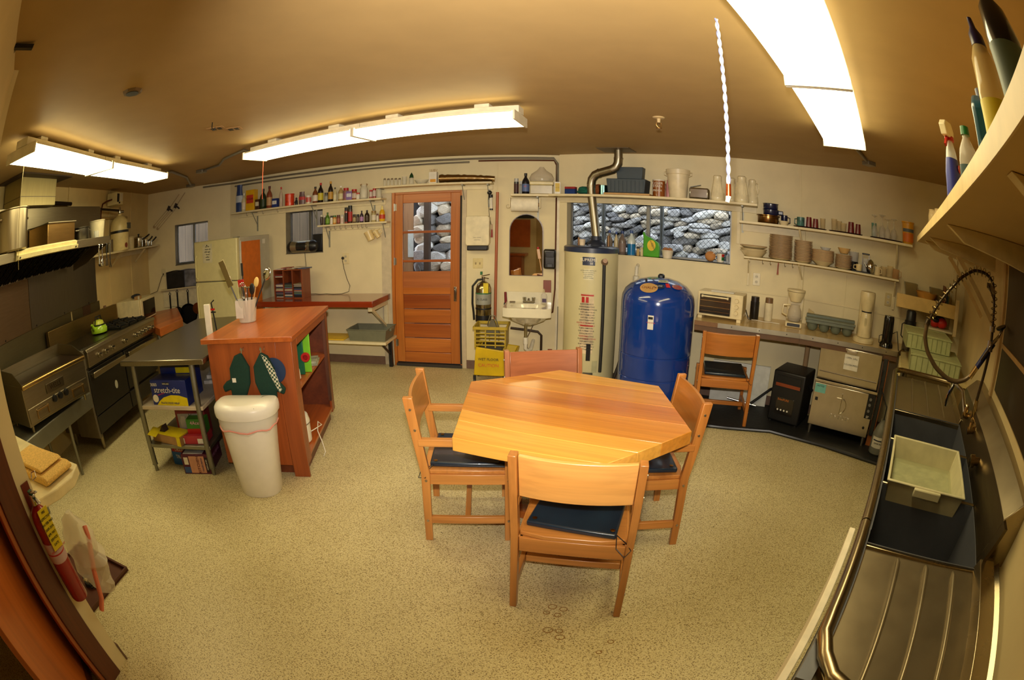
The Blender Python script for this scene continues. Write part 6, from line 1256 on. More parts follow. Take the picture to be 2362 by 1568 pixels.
MB().tube([(-.05, -.05, .10), (-.02, -.08, .04), (.02, -.1, .008), (.08, -.06, .006), (.16, -.1, .006), (.24, -.07, .006), (.32, -.1, .006)], .0035).build('white_cord', WHITE, t); MB().tube([(-.05, .0, .06), (-.03, -.06, .09), (.0, -.12, .02), (.03, -.1, .01), (-.02, -.03, .03)], .0045).build('black_cord', BLACK, t)
def coffee(label, w, s, v, turn, carafe_glass=True):
    t = wthing('coffee_maker', label, 'coffee maker', w, s, v, zk, None, turn)
    if carafe_glass:
        B(-.085, .085, -.10, .10, 0, .05).build('base', ivory, t, bevel=.01); B(-.085, .085, .045, .10, .05, .33).build('water_tank', ivory, t, bevel=.01)
        MB().lathe([(.055, .235), (.085, .30), (.088, .325), (0, .325)], (0, -.02, 0), 24).build('filter_basket', ivory, t); MB().lathe([(.095, .328), (.095, .345), (.03, .35), (0, .35)], (0, .0, 0), 24).build('lid', ivory, t); B(-.065, .065, -.106, -.1, .012, .04).build('control_strip', BLACK, t, bevel=.003)
        MB().lathe([(.06, .055), (.075, .09), (.07, .15), (.05, .19), (.052, .205), (.048, .205), (.046, .19), (.066, .15), (.071, .09), (.057, .06), (0, .058)], (0, -.03, 0), 24).build('carafe', glass((226, 214, 190), .03), t)
        MB().lathe([(.0565, .0605), (.069, .088), (0, .088)], (0, -.03, 0), 24).build('coffee', M((40, 22, 12), .1), t); MB().tube([(-.05, -.04, .20), (-.12, -.06, .195), (-.125, -.06, .12), (-.075, -.05, .10)], .010).build('carafe_handle', ivory, t)
    else:
        MB().lathe([(.11, 0), (.11, .03), (.09, .045), (0, .045)], (0, -.02, 0), 28).build('base', ivory, t, bevel=.003); MB().lathe([(.07, .05), (.072, .06), (.062, .20), (.052, .265), (0, .265)], (0, -.04, 0), 24).build('thermal_carafe', ivory, t)
        MB().lathe([(.052, .275), (.075, .36), (.08, .42), (.075, .445), (0, .452)], (0, -.03, 0), 24).build('filter_basket', ivory, t); MB().prism([(-.07, .03), (.07, .03), (.085, .10), (-.085, .10)], .04, .43).build('water_tank', ivory, t, bevel=.015); B(-.012, .012, -.105, -.095, .11, .22).build('carafe_handle', M((190, 176, 130), .35), t, bevel=.005)
        MB().lathe([(.0535, .266), (.0535, .274)], (0, -.035, 0), 24).build('dark_seam', BLACK, t)
    return t
coffee('white drip coffee maker with glass carafe at the middle of the counter', 'R', -1.01, .29, R(12)); coffee('tall ivory thermal coffee maker near the right end of the counter', 'R', -.255, .345, R(4), False)
t = wthing('cutlery_bin', 'long grey-green bin with four scooped pockets between the coffee makers', 'bin', 'R', -.625, .28, zk, turn=R(8)); GB = M((104, 112, 96), .45)
MB().box(-.25, .25, -.075, .075, .075, .115).box(-.26, .26, -.085, -.075, .105, .125).box(-.26, .26, .075, .15, .105, .135).build('rim_tray', GB, t, bevel=.004)
for i in range(4): MB().lathe([(.0, 0), (.035, .006), (.054, .03), (.057, .078), (.05, .078)], (-.185 + i * .123, 0, 0), 18).build('pocket', GB, t)
t = wthing('clear_bag', 'small clear bag leaning behind the drip coffee maker', 'bag', 'R', -.88, .12, zk); MB().prism([(-.035, 0), (.03, 0), (.045, .14), (-.02, .17)], -.01, .01, XZ).build('bag', glass((220, 200, 150), .2, .5), t, bevel=.004)
t = wthing('can_opener', 'glossy black electric can opener tower at the counter end', 'can opener', 'R', -.005, .36, zk); MB().lathe([(.075, 0), (.072, .03), (.056, .05), (.056, .25), (.05, .275), (0, .28)], n=28).build('body', M((14, 14, 15), .12, coat=.8), t); MB().tube([(-.055, -.02, .10), (-.085, -.03, .09), (-.08, -.03, .03), (-.06, -.02, .02)], .004).build('lever', BLACK, t); MB().tube([(.05, .02, .12), (.1, .02, .15), (.14, -.05, .0), (.17, -.16, -.03)], .005).build('cord', BLACK, t)
outlet('white duplex outlet above the toaster oven', 'W', -.03, 1.27, .078, .125, (222, 212, 182)); outlet('cream duplex outlet right of the ivory coffee maker', 'R', -.045, 1.283, .075, .12, (196, 176, 120))
# ================================================================== shelves with cups and plates
zc_ = 1.828; zp_ = 1.496
def bent_shelf(label, s0, s1, ztop, depth, th):
    t = thing('wall_shelf', label, 'shelf', (0, 0, 0))
    # mitre at the corner between wall W and wall R
    c0 = at('W', .412, 0); # corner itself
    aw, ar = ang('W'), ang('R'); nW = Vector((math.sin(aw), -math.cos(aw), 0)); nR = Vector((math.sin(ar), -math.cos(ar), 0))
    h_ = (nW + nR).normalized(); m_ = pM + h_ * (depth / h_.dot(nW)); e_ = pM + h_ * .004
    A_ = [at('W', s0, depth), m_, e_, at('W', s0, .002)]; B_ = [m_, at('R', s1, depth), at('R', s1, .002), e_]
    MB().prism([sxy(p) for p in A_], ztop - th, ztop).build('board', SHELFP, t, bevel=.002); MB().prism([sxy(p) for p in B_], ztop - th, ztop).build('board', SHELFP, t, bevel=.002)
    return t
cs = bent_shelf('upper cream shelf with cups and trays turning the right corner', -.224, .19, zc_, .30, .022)
B(0, .60, -.012, -.001, -.07, -.001).build('cleat', SHELFP, cs, bevel=.002, loc=at('W', -.2, 0, zc_ - .023), rot=(0, 0, ang('W')))
ps = bent_shelf('lower cream shelf carrying the stacked plates', -.169, .06, zp_, .25, .018)
for w, s in (('R', -1.02), ('R', .02), ('W', -.12)):
    t = wthing('shelf_bracket', {('R', -1.02): 'painted shelf bracket at the corner between the plate stacks', ('R', .02): 'painted pipe bracket at the right end of the plate shelf', ('W', -.12): 'slim bracket under the left end of the plate shelf'}[(w, s)], 'bracket', w, s, 0, 1.2)
    MB().box(-.012, .012, -.022, -.001, .0, .60 if w == 'R' else .27).bar((0, -.22, .268), (0, -.01, .12), .016, .012).build('bracket', SHELFP, t, bevel=.002)
    if w == 'R': MB().bar((0, -.26, .60), (0, -.01, .38), .018, .014).build('strut', SHELFP, t)
DISH = M((226, 210, 168), .25, var=.03, coat=.4); DEDGE = M((186, 150, 112), .4)
def stack(w, s, v, z, n_, r, dz, kind, labels, group, first=None):
    proto = None
    for i in range(n_):
        lab = labels(i)
        if proto is None:
            t = wthing(kind, lab, 'plate' if 'plate' in kind else 'bowl', w, s, v, z, group)
            if kind == 'dinner_plate': MB().lathe([(r * .55, 0), (r * .62, .003), (r * .97, dz * 1.3), (r, dz * 1.3 + .002), (r * .97, dz * 1.3 + .004), (r * .6, .007), (0, .006)], n=28).build('body', DISH, t); MB().lathe([(r * 1.002, dz * 1.3 + .0006), (r * 1.003, dz * 1.3 + .0026), (r * .99, dz * 1.3 + .0042)], n=28).build('rim_band', DEDGE, t)
            else: MB().lathe([(r * .45, 0), (r * .5, .004), (r * .93, .04), (r, .045), (r * .97, .048), (r * .5, .01), (0, .009)], n=28).build('body', DISH, t); MB().lathe([(r * 1.0, .0445), (r * 1.003, .047), (r * .985, .0485)], n=28).build('rim_band', DEDGE, t)
            proto = t
        else:
            t = copy_tree(proto, label=lab); t.location = proto.location + Vector((rnd.uniform(-.003, .003), rnd.uniform(-.003, .003), i * dz))
    return proto
def slab(n_, desc): return lambda i: ('top plate of ' if i == n_ - 1 else 'bottom plate of ' if i == 0 else 'plate inside ') + desc
stack('W', .205, .145, zp_ + .0005, 18, .122, .0128, 'dinner_plate', slab(18, 'the tallest stack, nearest the window'), 'plates of the tallest stack')
stack('R', -1.00, .14, zp_ + .0005, 14, .097, .0145, 'side_plate' if False else 'dinner_plate', slab(14, 'the second tall stack, right of the tallest'), 'plates of the second stack')
def bowls(n_, desc): return lambda i: ('top bowl of ' if i == n_ - 1 else 'bottom bowl of ' if i == 0 else 'bowl inside ') + desc
stack('R', -.785, .14, zp_ + .0005, 9, .122, .0125, 'soup_bowl', bowls(9, 'the wide low stack in the middle of the plate shelf'), 'bowls of the middle stack')
stack('R', -.56, .14, zp_ + .0005, 10, .093, .0125, 'dinner_plate', slab(10, 'the small stack topped by a tan bowl'), 'plates of the small stack')
t = wthing('tan_bowl', 'tan bowl on top of the small plate stack', 'bowl', 'R', -.56, .14, zp_ + .146); MB().lathe([(.04, 0), (.07, .05), (.066, .05), (.036, .006), (0, .006)], n=24).build('bowl', M((214, 176, 112), .35), t)
t = wthing('glass_bowl', 'clear glass bowl inside the wide low bowl stack', 'bowl', 'R', -.76, .14, zp_ + .156); MB().lathe([(.03, -.02), (.06, .02), (.057, .02), (.028, -.014), (0, -.015)], n=24).build('bowl', glass((220, 226, 230), .03), t)
for i, (s, lab) in enumerate(((-.075, 'wide cream serving bowl at the left end of the plate shelf'),)):
    t = wthing('serving_bowl', lab, 'bowl', 'W', s, .145, zp_ + .0005); MB().lathe([(.08, 0), (.09, .004), (.135, .055), (.14, .058), (.13, .056), (.086, .01), (0, .009)], n=30).build('bowl', DISH, t); MB().lathe([(.1, .03), (.137, .075), (.141, .078), (.13, .076), (.095, .034), (0, .033)], n=30).build('inner_rim', DISH, t)
    t = wthing('serving_bowl', 'second wide bowl nested on the serving bowl', 'bowl', 'W', s, .145, zp_ + .081); MB().lathe([(.10, 0), (.137, .022), (.14, .026), (.13, .024), (.09, .006), (0, .005)], n=30).build('bowl', DISH, t); MB().lathe([(.1402, .0235), (.1405, .026), (.138, .0275)], n=30).build('rim_band', DEDGE, t)
def stack_cups(lab, s, n_, r, h, mat, v=.1):
    t = wthing('plastic_cup_stack', lab, 'cup', 'R', s, v, zp_ + .0005)
    for i in range(n_): MB().lathe([(r * .7, i * .04), (r, i * .04 + h), (r * .96, i * .04 + h), (r * .66, i * .04 + .004), (0, i * .04 + .004)], n=20).build('cup', mat, t)
t = wthing('clear_tub', 'clear plastic tub standing on a black bowl near the tan bowl', 'tub', 'R', -.455, .10, zp_ + .086); MB().lathe([(.045, 0), (.055, .09), (.052, .09), (.042, .004), (0, .004)], n=24).build('tub', glass((206, 206, 206), .15), t)
t = wthing('black_bowl', 'black bowl under the clear tub', 'bowl', 'R', -.455, .10, zp_ + .0005); MB().lathe([(.035, 0), (.05, .08), (.047, .085), (.03, .006), (0, .006)], n=24).build('bowl', BLACK, t)
t = wthing('black_tray', 'small black tray under the little mugs', 'tray', 'R', -.36, .15, zp_ + .0005); B(-.10, .10, -.09, .05, 0, .01).build('tray', BLACK, t, bevel=.003)
def mug(lab, s, v, z, r, h, mat, turn, shelf_='R', name='mug', cat='mug'):
    t = wthing(name, lab, cat, shelf_, s, v, z, None, turn); MB().lathe([(r * .92, 0), (r, .006), (r, h), (r * .92, h), (r * .9, .008), (0, .008)], n=20).build('body', mat, t); MB().tube([(r * .96, 0, h * .82), (r + .024, 0, h * .78), (r + .026, 0, h * .3), (r * .96, 0, h * .2)], .005).build('handle', mat, t); return t
mug('small cream espresso cup on the black tray', -.385, .2, zp_ + .0115, .032, .06, M((226, 206, 156), .3), PI)
t = wthing('french_press', 'glass plunger pot with black handle on the plate shelf', 'coffee press', 'R', -.325, .09, zp_ + .0005); MB().lathe([(.035, 0), (.035, .13), (.033, .13), (.032, .004), (0, .004)], n=20).build('beaker', glass((226, 226, 226), .03), t); MB().box(-.04, -.034, -.003, .003, .0, .165).box(.034, .04, -.003, .003, 0, .165).build('frame', CHROME, t); B(-.042, .042, -.01, .01, .165, .18).build('grip', BLACK, t, bevel=.004)
t = wthing('chrome_teapot', 'small round chrome teapot on the plate shelf', 'teapot', 'R', -.265, .15, zp_ + .0005); MB().lathe([(.025, 0), (.045, .03), (.045, .08), (.03, .115), (.01, .13), (0, .132)], n=24).build('pot', CHROME, t); MB().tube([(.042, 0, .09), (.065, 0, .085), (.06, 0, .04), (.044, 0, .035)], .005).cyl((-.04, 0, .05), (-.065, 0, .09), .01, .006).build('handle', CHROME, t)
GM = glass((222, 200, 150), .04)
mug('cream mug with dark stripe right of the chrome teapot', -.188, .14, zp_ + .0005, .034, .078, M((222, 204, 160), .3), -.6); mug('glass mug with handle, first right of the cream mug', -.12, .10, zp_ + .0005, .036, .088, GM, -.4, name='glass_mug'); mug('taller glass mug near the end of the plate shelf', -.045, .13, zp_ + .0005, .036, .105, GM, .2, name='glass_mug'); mug('amber glass mug at the right end of the plate shelf', .02, .19, zp_ + .0005, .038, .088, glass((196, 150, 100), .05), -.3, name='glass_mug')
for i, s in enumerate((-.12, .02, .10, .25, .33)):
    tag(MB().tube([(0, 0, 0), (0, 0, -.025), (.008, 0, -.038), (.016, 0, -.03)], .002, 6).build('cup_hook', BLACK, loc=at('W', s, .2, zp_ - .019)), 'small dark cup hook under the plate shelf', 'hook', 'cup hooks under the plate shelf')
t = wthing('can_punch', 'rusty can punch hanging from a hook under the plate shelf', 'opener', 'W', .18, .2, zp_ - .14); MB().bar((0, 0, 0), (.006, 0, .11), .014, .004, (0, 1, 0)).bar((.012, 0, .0), (.004, 0, .09), .006, .004, (0, 1, 0)).build('opener', M((120, 60, 40), .5, .5), t)
# upper cup shelf
zu = zc_ + .0008; MAR = M((110, 14, 24), .3, coat=.5); TRAYB = M((40, 16, 16), .4); NB = M((22, 26, 60), .3, coat=.4)
pot('cake_pan', 'brown steel pan under the blue pots on the cup shelf', 'W', .065, .16, zu, .108, .075, steel((140, 104, 60), .25, 'X'), 0, cat='pan')
t = wthing('camping_pot', 'dark blue enamel pot stacked on the brown pan, lower', 'pot', 'W', .09, .16, zu + .083); MB().lathe([(.07, 0), (.076, .01), (.076, .05), (.084, .055), (.074, .053), (.068, .006), (0, .006)], n=28).build('pot_body', NB, t); B(.075, .13, -.015, .015, .01, .05).build('handle', NB, t, bevel=.008)
t = wthing('camping_pot', 'dark blue enamel pot stacked uppermost on the cup shelf', 'pot', 'W', .09, .16, zu + .139); MB().lathe([(.07, 0), (.076, .01), (.076, .05), (.084, .055), (.074, .053), (.068, .006), (0, .006)], n=28).build('pot_body', NB, t)
mug('dark blue mug right of the stacked blue pots', .235, .10, zu, .035, .10, NB, 0, 'W')
t = wthing('small_bowl', 'cream small bowl in front of the dark blue mug', 'bowl', 'W', .225, .19, zu); MB().lathe([(.035, 0), (.058, .04), (.055, .04), (.03, .005), (0, .005)], n=24).build('bowl', DISH, t)
def otray(lab, s, v, L, Dp):
    t = wthing('serving_tray', lab, 'tray', 'R', s, v, zu); MB().lathe([(.9, 0), (1, .012), (.97, .012), (.88, .003), (0, .003)], n=28, m=Matrix.Diagonal((L / 2, Dp / 2, 1, 1))).build('tray', TRAYB, t); return t
otray('dark oval tray with the patterned mug, leftmost on the cup shelf', -.93, .165, .36, .22); otray('dark oval tray in the middle of the cup shelf', -.545, .165, .37, .22); otray('dark oval tray with stemmed glasses on the cup shelf', -.10, .165, .37, .22)
zt_ = zu + .0036
t = mug('mug with green and blue pattern on the left tray', -1.03, .17, zt_, .04, .095, M((70, 110, 100), .3, var=.5, scale=40), PI); mug('white handled mug behind the patterned one', -.985, .10, zt_, .036, .09, WHITE, -.4)
def cup(lab, s, v, r, h, mat, grp, name='tumbler', flip=False):
    t = wthing(name, lab, 'cup', 'R', s, v, zt_, grp); MB().lathe([(r * .82, 0), (r, h), (r * .92, h), (r * .74, .006), (0, .006)] if not flip else [(r, 0), (r * .82, h), (0, h)], n=20).build('body', mat, t); return t
cup('maroon plastic tumbler, left of two on the left tray', -.945, .15, .033, .105, MAR, None, flip=True); cup('maroon plastic tumbler, right of two on the left tray', -.87, .17, .032, .095, MAR, None, flip=True); cup('clear tumbler at the right of the left tray', -.80, .13, .03, .11, GM, None)
cup('tall smoky tumbler at the left of the middle tray', -.675, .15, .032, .12, GM, None); cup('second smoky tumbler on the middle tray', -.625, .10, .03, .108, GM, None); cup('clear round tumbler in the centre of the middle tray', -.57, .18, .034, .09, GM, None); cup('maroon tumbler, left of two on the middle tray', -.49, .16, .036, .11, MAR, None, flip=True); cup('maroon tumbler at the right end of the middle tray', -.415, .15, .032, .10, MAR, None, flip=True)
def stem(lab, s, v, r, h, up, mat):
    t = wthing('wine_glass', lab, 'glass', 'R', s, v, zt_); p = [(r * .75, 0), (r, h * .25), (r * .7, h * .48), (.006, h * .58), (.004, h * .9), (r * .95, h * .985), (r * .95, h)] if not up else [(r * .9, 0), (.004, .01), (.004, h * .4), (r * .7, h * .55), (r, h * .8), (r * .8, h)]
    MB().lathe(p, n=20).build('glass', mat, t)
GW = glass((232, 226, 214), .02)
stem('stemmed glass with teal tint turned upside down on the right tray', -.235, .15, .036, .21, False, GW); stem('tall stemmed glass turned upside down behind the others', -.15, .12, .042, .225, False, GW); stem('upside-down stemmed glass at the centre of the right tray', -.09, .20, .038, .19, False, GW); stem('upside-down stemmed glass at the right end of the tray', -.02, .15, .038, .20, False, GW)
t = wthing('teal_glass', 'teal tinted glass standing behind the stemmed glasses', 'glass', 'R', -.245, .09, zt_); MB().lathe([(.026, 0), (.03, .14), (.027, .14), (.02, .006), (0, .006)], n=18).build('glass', glass((90, 170, 160), .05), t)
t = wthing('yellow_tub', 'yellow plastic tub at the right end of the cup shelf', 'tub', 'R', .14, .14, zu); MB().lathe([(.055, 0), (.06, .02), (.068, .19), (.074, .195), (.074, .205), (.064, .2), (.052, .01), (0, .01)], n=24).build('tub', M((222, 160, 30), .35, coat=.3), t); curved(t, 'grey_band', -2.6, -.3, .11, .14, .0655, M((90, 100, 110), .5)); curved(t, 'orange_label', -2.6, -.3, .02, .10, .0645, M((226, 120, 24), .5))
# ================================================================== three-compartment sink (frame S: s grows towards the camera)
XR = Matrix(((0, 0, 1, 0), (1, 0, 0, 0), (0, 1, 0, 0), (0, 0, 0, 1)))      # prism profile (y,z) extruded along x
sk = wthing('compartment_sink', 'long stainless three-compartment sink with drainboards along the right wall', 'sink', 'S', 0, 0, 0)
SK = steel((160, 146, 118), .38, 'N', .9); SKD = steel((112, 114, 122), .4, 'N', .6); SKR = steel((170, 154, 122), .26, 'N')
VF, VB = .752, .15                                   # front rail and back of the bowls, distance from the wall frame
zr = .92
# drainboards (y = -v)
def drain(name, x0, x1, g):
    MB().prism([(-VF + .03, zr - .035), (-.24, zr - .03), (-.24, zr - .045), (-VF + .03, zr - .05)], x0, x1, XR).build(name, SK, sk)
    for y in g:
        MB().tube([(x0 + .03 if x0 < -2 else x0 + .02, y, zr - .034), (x0 + .05, y, zr - .0275), (x1 - .14, y, zr - .031), (x1 - .05, y, zr - .036)], [.007, .011, .007, .004], 10).build('drain_rib', SK, sk)
drain('near_drainboard', -1.29, -.62, (-.59, -.47, -.345)); drain('far_drainboard', -3.56, -2.70, (-.59, -.47, -.345))
# front rail, near return and far return
MB().tube([(-1.36, -VF, zr), (-.92, -VF, zr), (-.84, -VF + .003, zr), (-.775, -VF + .03, zr), (-.72, -.68, zr), (-.69, -.62, zr), (-.68, -.52, zr), (-.68, -.18, zr)], .020, 14).build('near_rail', SKR, sk)
MB().tube([(-1.37, -VF, zr + .0), (-3.50, -VF, zr), (-3.57, -VF + .02, zr), (-3.60, -.69, zr), (-3.60, -.24, zr), (-3.57, -.19, zr)], .019, 14).build('far_rail', SKR, sk)
MB().prism([(-.25, zr - .03), (-.235, zr + .01), (-.16, zr + .01), (-.155, zr - .01), (-.13, zr + .01), (-.12, zr - .03)], -1.31, -.62, XR).build('back_trough', SKR, sk, bevel=.003)
MB().prism([(-.25, zr - .03), (-.235, zr + .01), (-.16, zr + .01), (-.12, zr - .03)], -3.58, -2.70, XR).build('back_trough', SKR, sk, bevel=.003)
# three bowls
bx_ = [(-2.70, -2.215), (-2.205, -1.735), (-1.725, -1.295)]
for i, (a, b) in enumerate(bx_):
    y0, y1, zb2 = -VF + .025, -.235, .58
    mb = MB().box(a, b, y0, y1, zb2 - .01, zb2).box(a, a + .005, y0, y1, zb2, zr - .02).box(b - .005, b, y0, y1, zb2, zr - .02).box(a, b, y0, y0 + .005, zb2, zr - .02).box(a, b, y1 - .005, y1, zb2, zr - .02)
    mb.build('bowl', SKD, sk)
for x in (-2.21, -1.73): B(x - .008, x + .008, -VF + .02, -.235, zr - .03, zr - .014).build('divider', SKR, sk, bevel=.004)
for x in (-2.70, -1.292): B(x - .006, x + .006, -VF + .02, -.235, zr - .05, zr - .024).build('bowl_edge', SKR, sk, bevel=.003)
MB().prism([(-.235, zr - .03), (-.19, 1.045), (-.175, 1.045), (-.215, zr - .03)], -2.98, -1.30, XR).build('backsplash', steel((104, 92, 70), .34, 'X'), sk)
MB().prism([(-.19, 1.045), (-.115, 1.105), (-.05, 1.105), (-.05, 1.09), (-.175, 1.035)], -2.98, -1.36, XR).build('splash_cap', SK, sk, bevel=.003)
MB().prism([(-.235, zr - .03), (-.19, 1.045), (-.115, 1.105), (-.05, 1.105), (-.05, zr - .03)], -1.36, -1.352, XR).build('splash_end', SKR, sk)
for x in (-3.4, -2.6, -1.8, -1.0):
    for y in (-.66, -.22): MB().cyl((x, y, 0), (x, y, .865 if x < -3 or x > -1.2 else .565), .02).build('leg', GALV, sk)
MB().box(-1.36, -.70, -VF - .012, -VF + .028, zr - .10, zr - .012).box(-3.5, -1.36, -VF + .012, -VF + .03, zr - .12, zr - .012).build('front_apron', SKD, sk)
t = wthing('white_board', 'white board edge showing below the near rail of the sink', 'board', 'S', -1.46, .775, .0); B(0, 1.0, -.024, .0, .48, .84).build('board', M((236, 224, 200), .5), t, bevel=.003)
# bus tub of water in the middle bowl
tubm = M((196, 188, 150), .4)
bt = busbin('dish_tub', 'beige dish tub filled with soapy water sitting in the sink', 'S', -1.94, .505, .79, .47, .39, .135, None, mat=tubm)
B(-.217, .217, -.178, .178, .05, .052).build('water', glass((196, 196, 150), .02, None, 1.33), bt); B(-.213, .213, -.172, .172, .0065, .035).build('soap_suds', M((176, 176, 140), .4, var=.3, scale=20, bump=.6), bt)
# faucet with pre-rinse spring hose, in the plane s = -2.5
fc = wthing('pre_rinse_faucet', 'chrome pre-rinse faucet with arched spring hose and blue spray grip', 'faucet', 'S', -2.5, 0, 0)
BR = steel((196, 170, 120), .2, 'N'); DK = steel((90, 80, 66), .3, 'N')
P3 = lambda v, z, dx=0: (dx, -v, z)
MB().tube([P3(.20, 1.10), P3(.185, 1.24), P3(.172, 1.37), P3(.175, 1.455)], .0105, 12).build('riser', DK, fc)
MB().cyl(P3(.176, 1.35), P3(.176, 1.40), .022).cyl(P3(.176, 1.445), P3(.177, 1.47), .02).build('coupling', CHROME, fc)
arc = [(.177, 1.47), (.180, 1.54), (.185, 1.60), (.20, 1.68), (.255, 1.712), (.34, 1.712), (.43, 1.659), (.51, 1.578), (.572, 1.50), (.622, 1.405)]
def resample(pts, n):
    ps = [Vector((0, -a, b)) for a, b in pts]; L = [0]
    for a, b in zip(ps, ps[1:]): L.append(L[-1] + (b - a).length)
    out_ = []
    for i in range(n):
        d_ = L[-1] * i / (n - 1); k = max(j for j in range(len(L)) if L[j] <= d_ + 1e-9); k = min(k, len(ps) - 2)
        out_.append(ps[k].lerp(ps[k + 1], (d_ - L[k]) / (L[k + 1] - L[k])))
    for _ in range(4): out_ = [out_[0]] + [(out_[i - 1] + out_[i] * 2 + out_[i + 1]) / 4 for i in range(1, n - 1)] + [out_[-1]]
    return out_
cl = resample(arc, 60); MB().tube(cl, .0085, 10).build('inner_hose', DK, fc)
coil = []; NT = 25
clf = resample(arc, NT * 10 + 1)
for i, p in enumerate(clf):
    d_ = (clf[min(i + 1, len(clf) - 1)] - clf[max(i - 1, 0)]).normalized(); u = Vector((1, 0, 0)); w_ = d_.cross(u)
    a = 2 * PI * i / 10; coil.append(p + (u * math.cos(a) + w_ * math.sin(a)) * .021)
MB().tube(coil, .0028, 5).build('spring', steel((150, 128, 84), .3, 'N'), fc)
hz_ = resample([(.622, 1.405), (.628, 1.34), (.598, 1.27), (.528, 1.205), (.44, 1.165), (.37, 1.16), (.305, 1.186), (.27, 1.225)], 40)
MB().tube(hz_, .0125, 12).build('lower_hose', M((96, 76, 50), .35, .3), fc); MB().cyl(P3(.624, 1.40), P3(.615, 1.425), .017).build('hose_collar', DK, fc)
MB().cyl(P3(.285, 1.20), P3(.245, 1.262), .016).build('ferrule', BR, fc); MB().cyl(P3(.248, 1.257), P3(.155, 1.395), .017, .02).build('blue_grip', M((22, 30, 84), .35), fc)
MB().cyl(P3(.155, 1.395), P3(.118, 1.435), .012, .010).cyl(P3(.122, 1.43), P3(.098, 1.475), .008).build('spray_neck', CHROME, fc)
MB().lathe([(.012, 0), (.036, .012), (.038, .02), (.0, .022)], n=24, m=Matrix.Translation(P3(.105, 1.462)) @ Matrix.Rotation(R(25), 4, 'X')).build('spray_head', BLACK, fc)
MB().bar(P3(.16, 1.40, .022), P3(.235, 1.30, .03), .008, .01).build('squeeze_lever', CHROME, fc)
MB().bar(P3(.19, 1.63, .0), P3(.30, 1.66, .28), .022, .022).tube([P3(.30, 1.66, .28), P3(.285, 1.6, .4)], .004).build('balance_arm', DK, fc)
mb = MB().cyl(P3(.19, 1.0, -.10), P3(.19, 1.0, .16), .02).cyl(P3(.19, .98, -.10), P3(.255, .985, -.10), .016).cyl(P3(.19, 1.0, .16), P3(.255, .985, .16), .018).cyl(P3(.195, 1.0), P3(.20, 1.10), .016)
for x in (-.10, .16): mb.cyl(P3(.235, .985, x), P3(.235, 1.03, x), .018, .014).bar(P3(.235, 1.035, x - .03), P3(.235, 1.04, x + .04), .014, .01)
mb.build('mixing_valve', BR, fc)
MB().tube([P3(.24, .99, -.10), P3(.27, 1.08, -.2), P3(.33, 1.10, -.26), P3(.36, 1.02, -.28), P3(.36, .96, -.28)], .013).build('swing_spout', CHROME, fc)
t = wthing('drain_lever', 'knurled drain knob sticking out of the sink backsplash', 'knob', 'S', -2.0, .19, 1.0); MB().cyl((0, 0, 0), (0, -.05, -.005), .018).cyl((0, -.05, -.005), (0, -.075, -.008), .028).build('knob', BR, t)
t.location.z = .975
t = wthing('hose_hook', 'dark metal hook screwed under the deep sink shelf', 'hook', 'S', -1.75, .16, 1.80); MB().tube([(0, 0, .0), (0, 0, -.05), (0, -.03, -.07), (0, -.05, -.05)], .006).box(-.05, .05, -.015, .015, -.012, 0).build('hook', M((50, 44, 34), .4, .5), t); t.location.z = 1.832
# dark panel boards on the sink wall
pn_ = wthing('dark_wall_panel', 'dark stained steel sheets on the wall above the sink faucet', 'panel', 'T', -2.58, 0, 0)
PD = steel((78, 64, 46), .4, 'Z', .8)
B(0, 2.0, -.014, -.002, 1.40, 1.855).build('upper_sheet', PD, pn_); B(.0, 2.0, -.014, -.002, 1.16, 1.375).build('lower_sheet', PD, pn_); B(-.01, 2.0, -.02, -.002, 1.376, 1.399).build('joint_strip', M((196, 160, 104), .5), pn_, bevel=.002)
# deep shelf above the sink
SF = .665; zsh = 1.865
ss = wthing('deep_wall_shelf', 'deep cream shelf over the sink running out of the top right corner', 'shelf', 'S', 0, 0, 0)
pT = lambda s, v: (s, -v)
MB().prism([pT(-3.68, SF), pT(.75, SF), pT(.75, .0), pT(-4.55, .02)], zsh - .035, zsh).build('board', M((206, 176, 116), .5, var=.04, scale=3), ss, bevel=.002)
MB().box(-3.68, .75, -SF - .004, -SF, zsh - .036, zsh + .001).build('edge_banding', M((222, 196, 140), .45), ss)
for x, vb in ((-.66, .10), (-1.72, .12), (-2.75, .08), (-3.25, .06)):
    MB().prism([(-SF + .04, zsh - .036), (-.13, zsh - .036), (-.13, zsh - .135), (-SF + .12, zsh - .085)], x - .02, x + .02, XR).build('bracket', M((226, 208, 160), .45), ss, bevel=.002)
for x in (-2.75, -3.25): MB().bar((x, -.42, zsh - .10), (x, -.10, zsh - .42), .02, .03).build('brace', M((222, 200, 150), .5), ss)
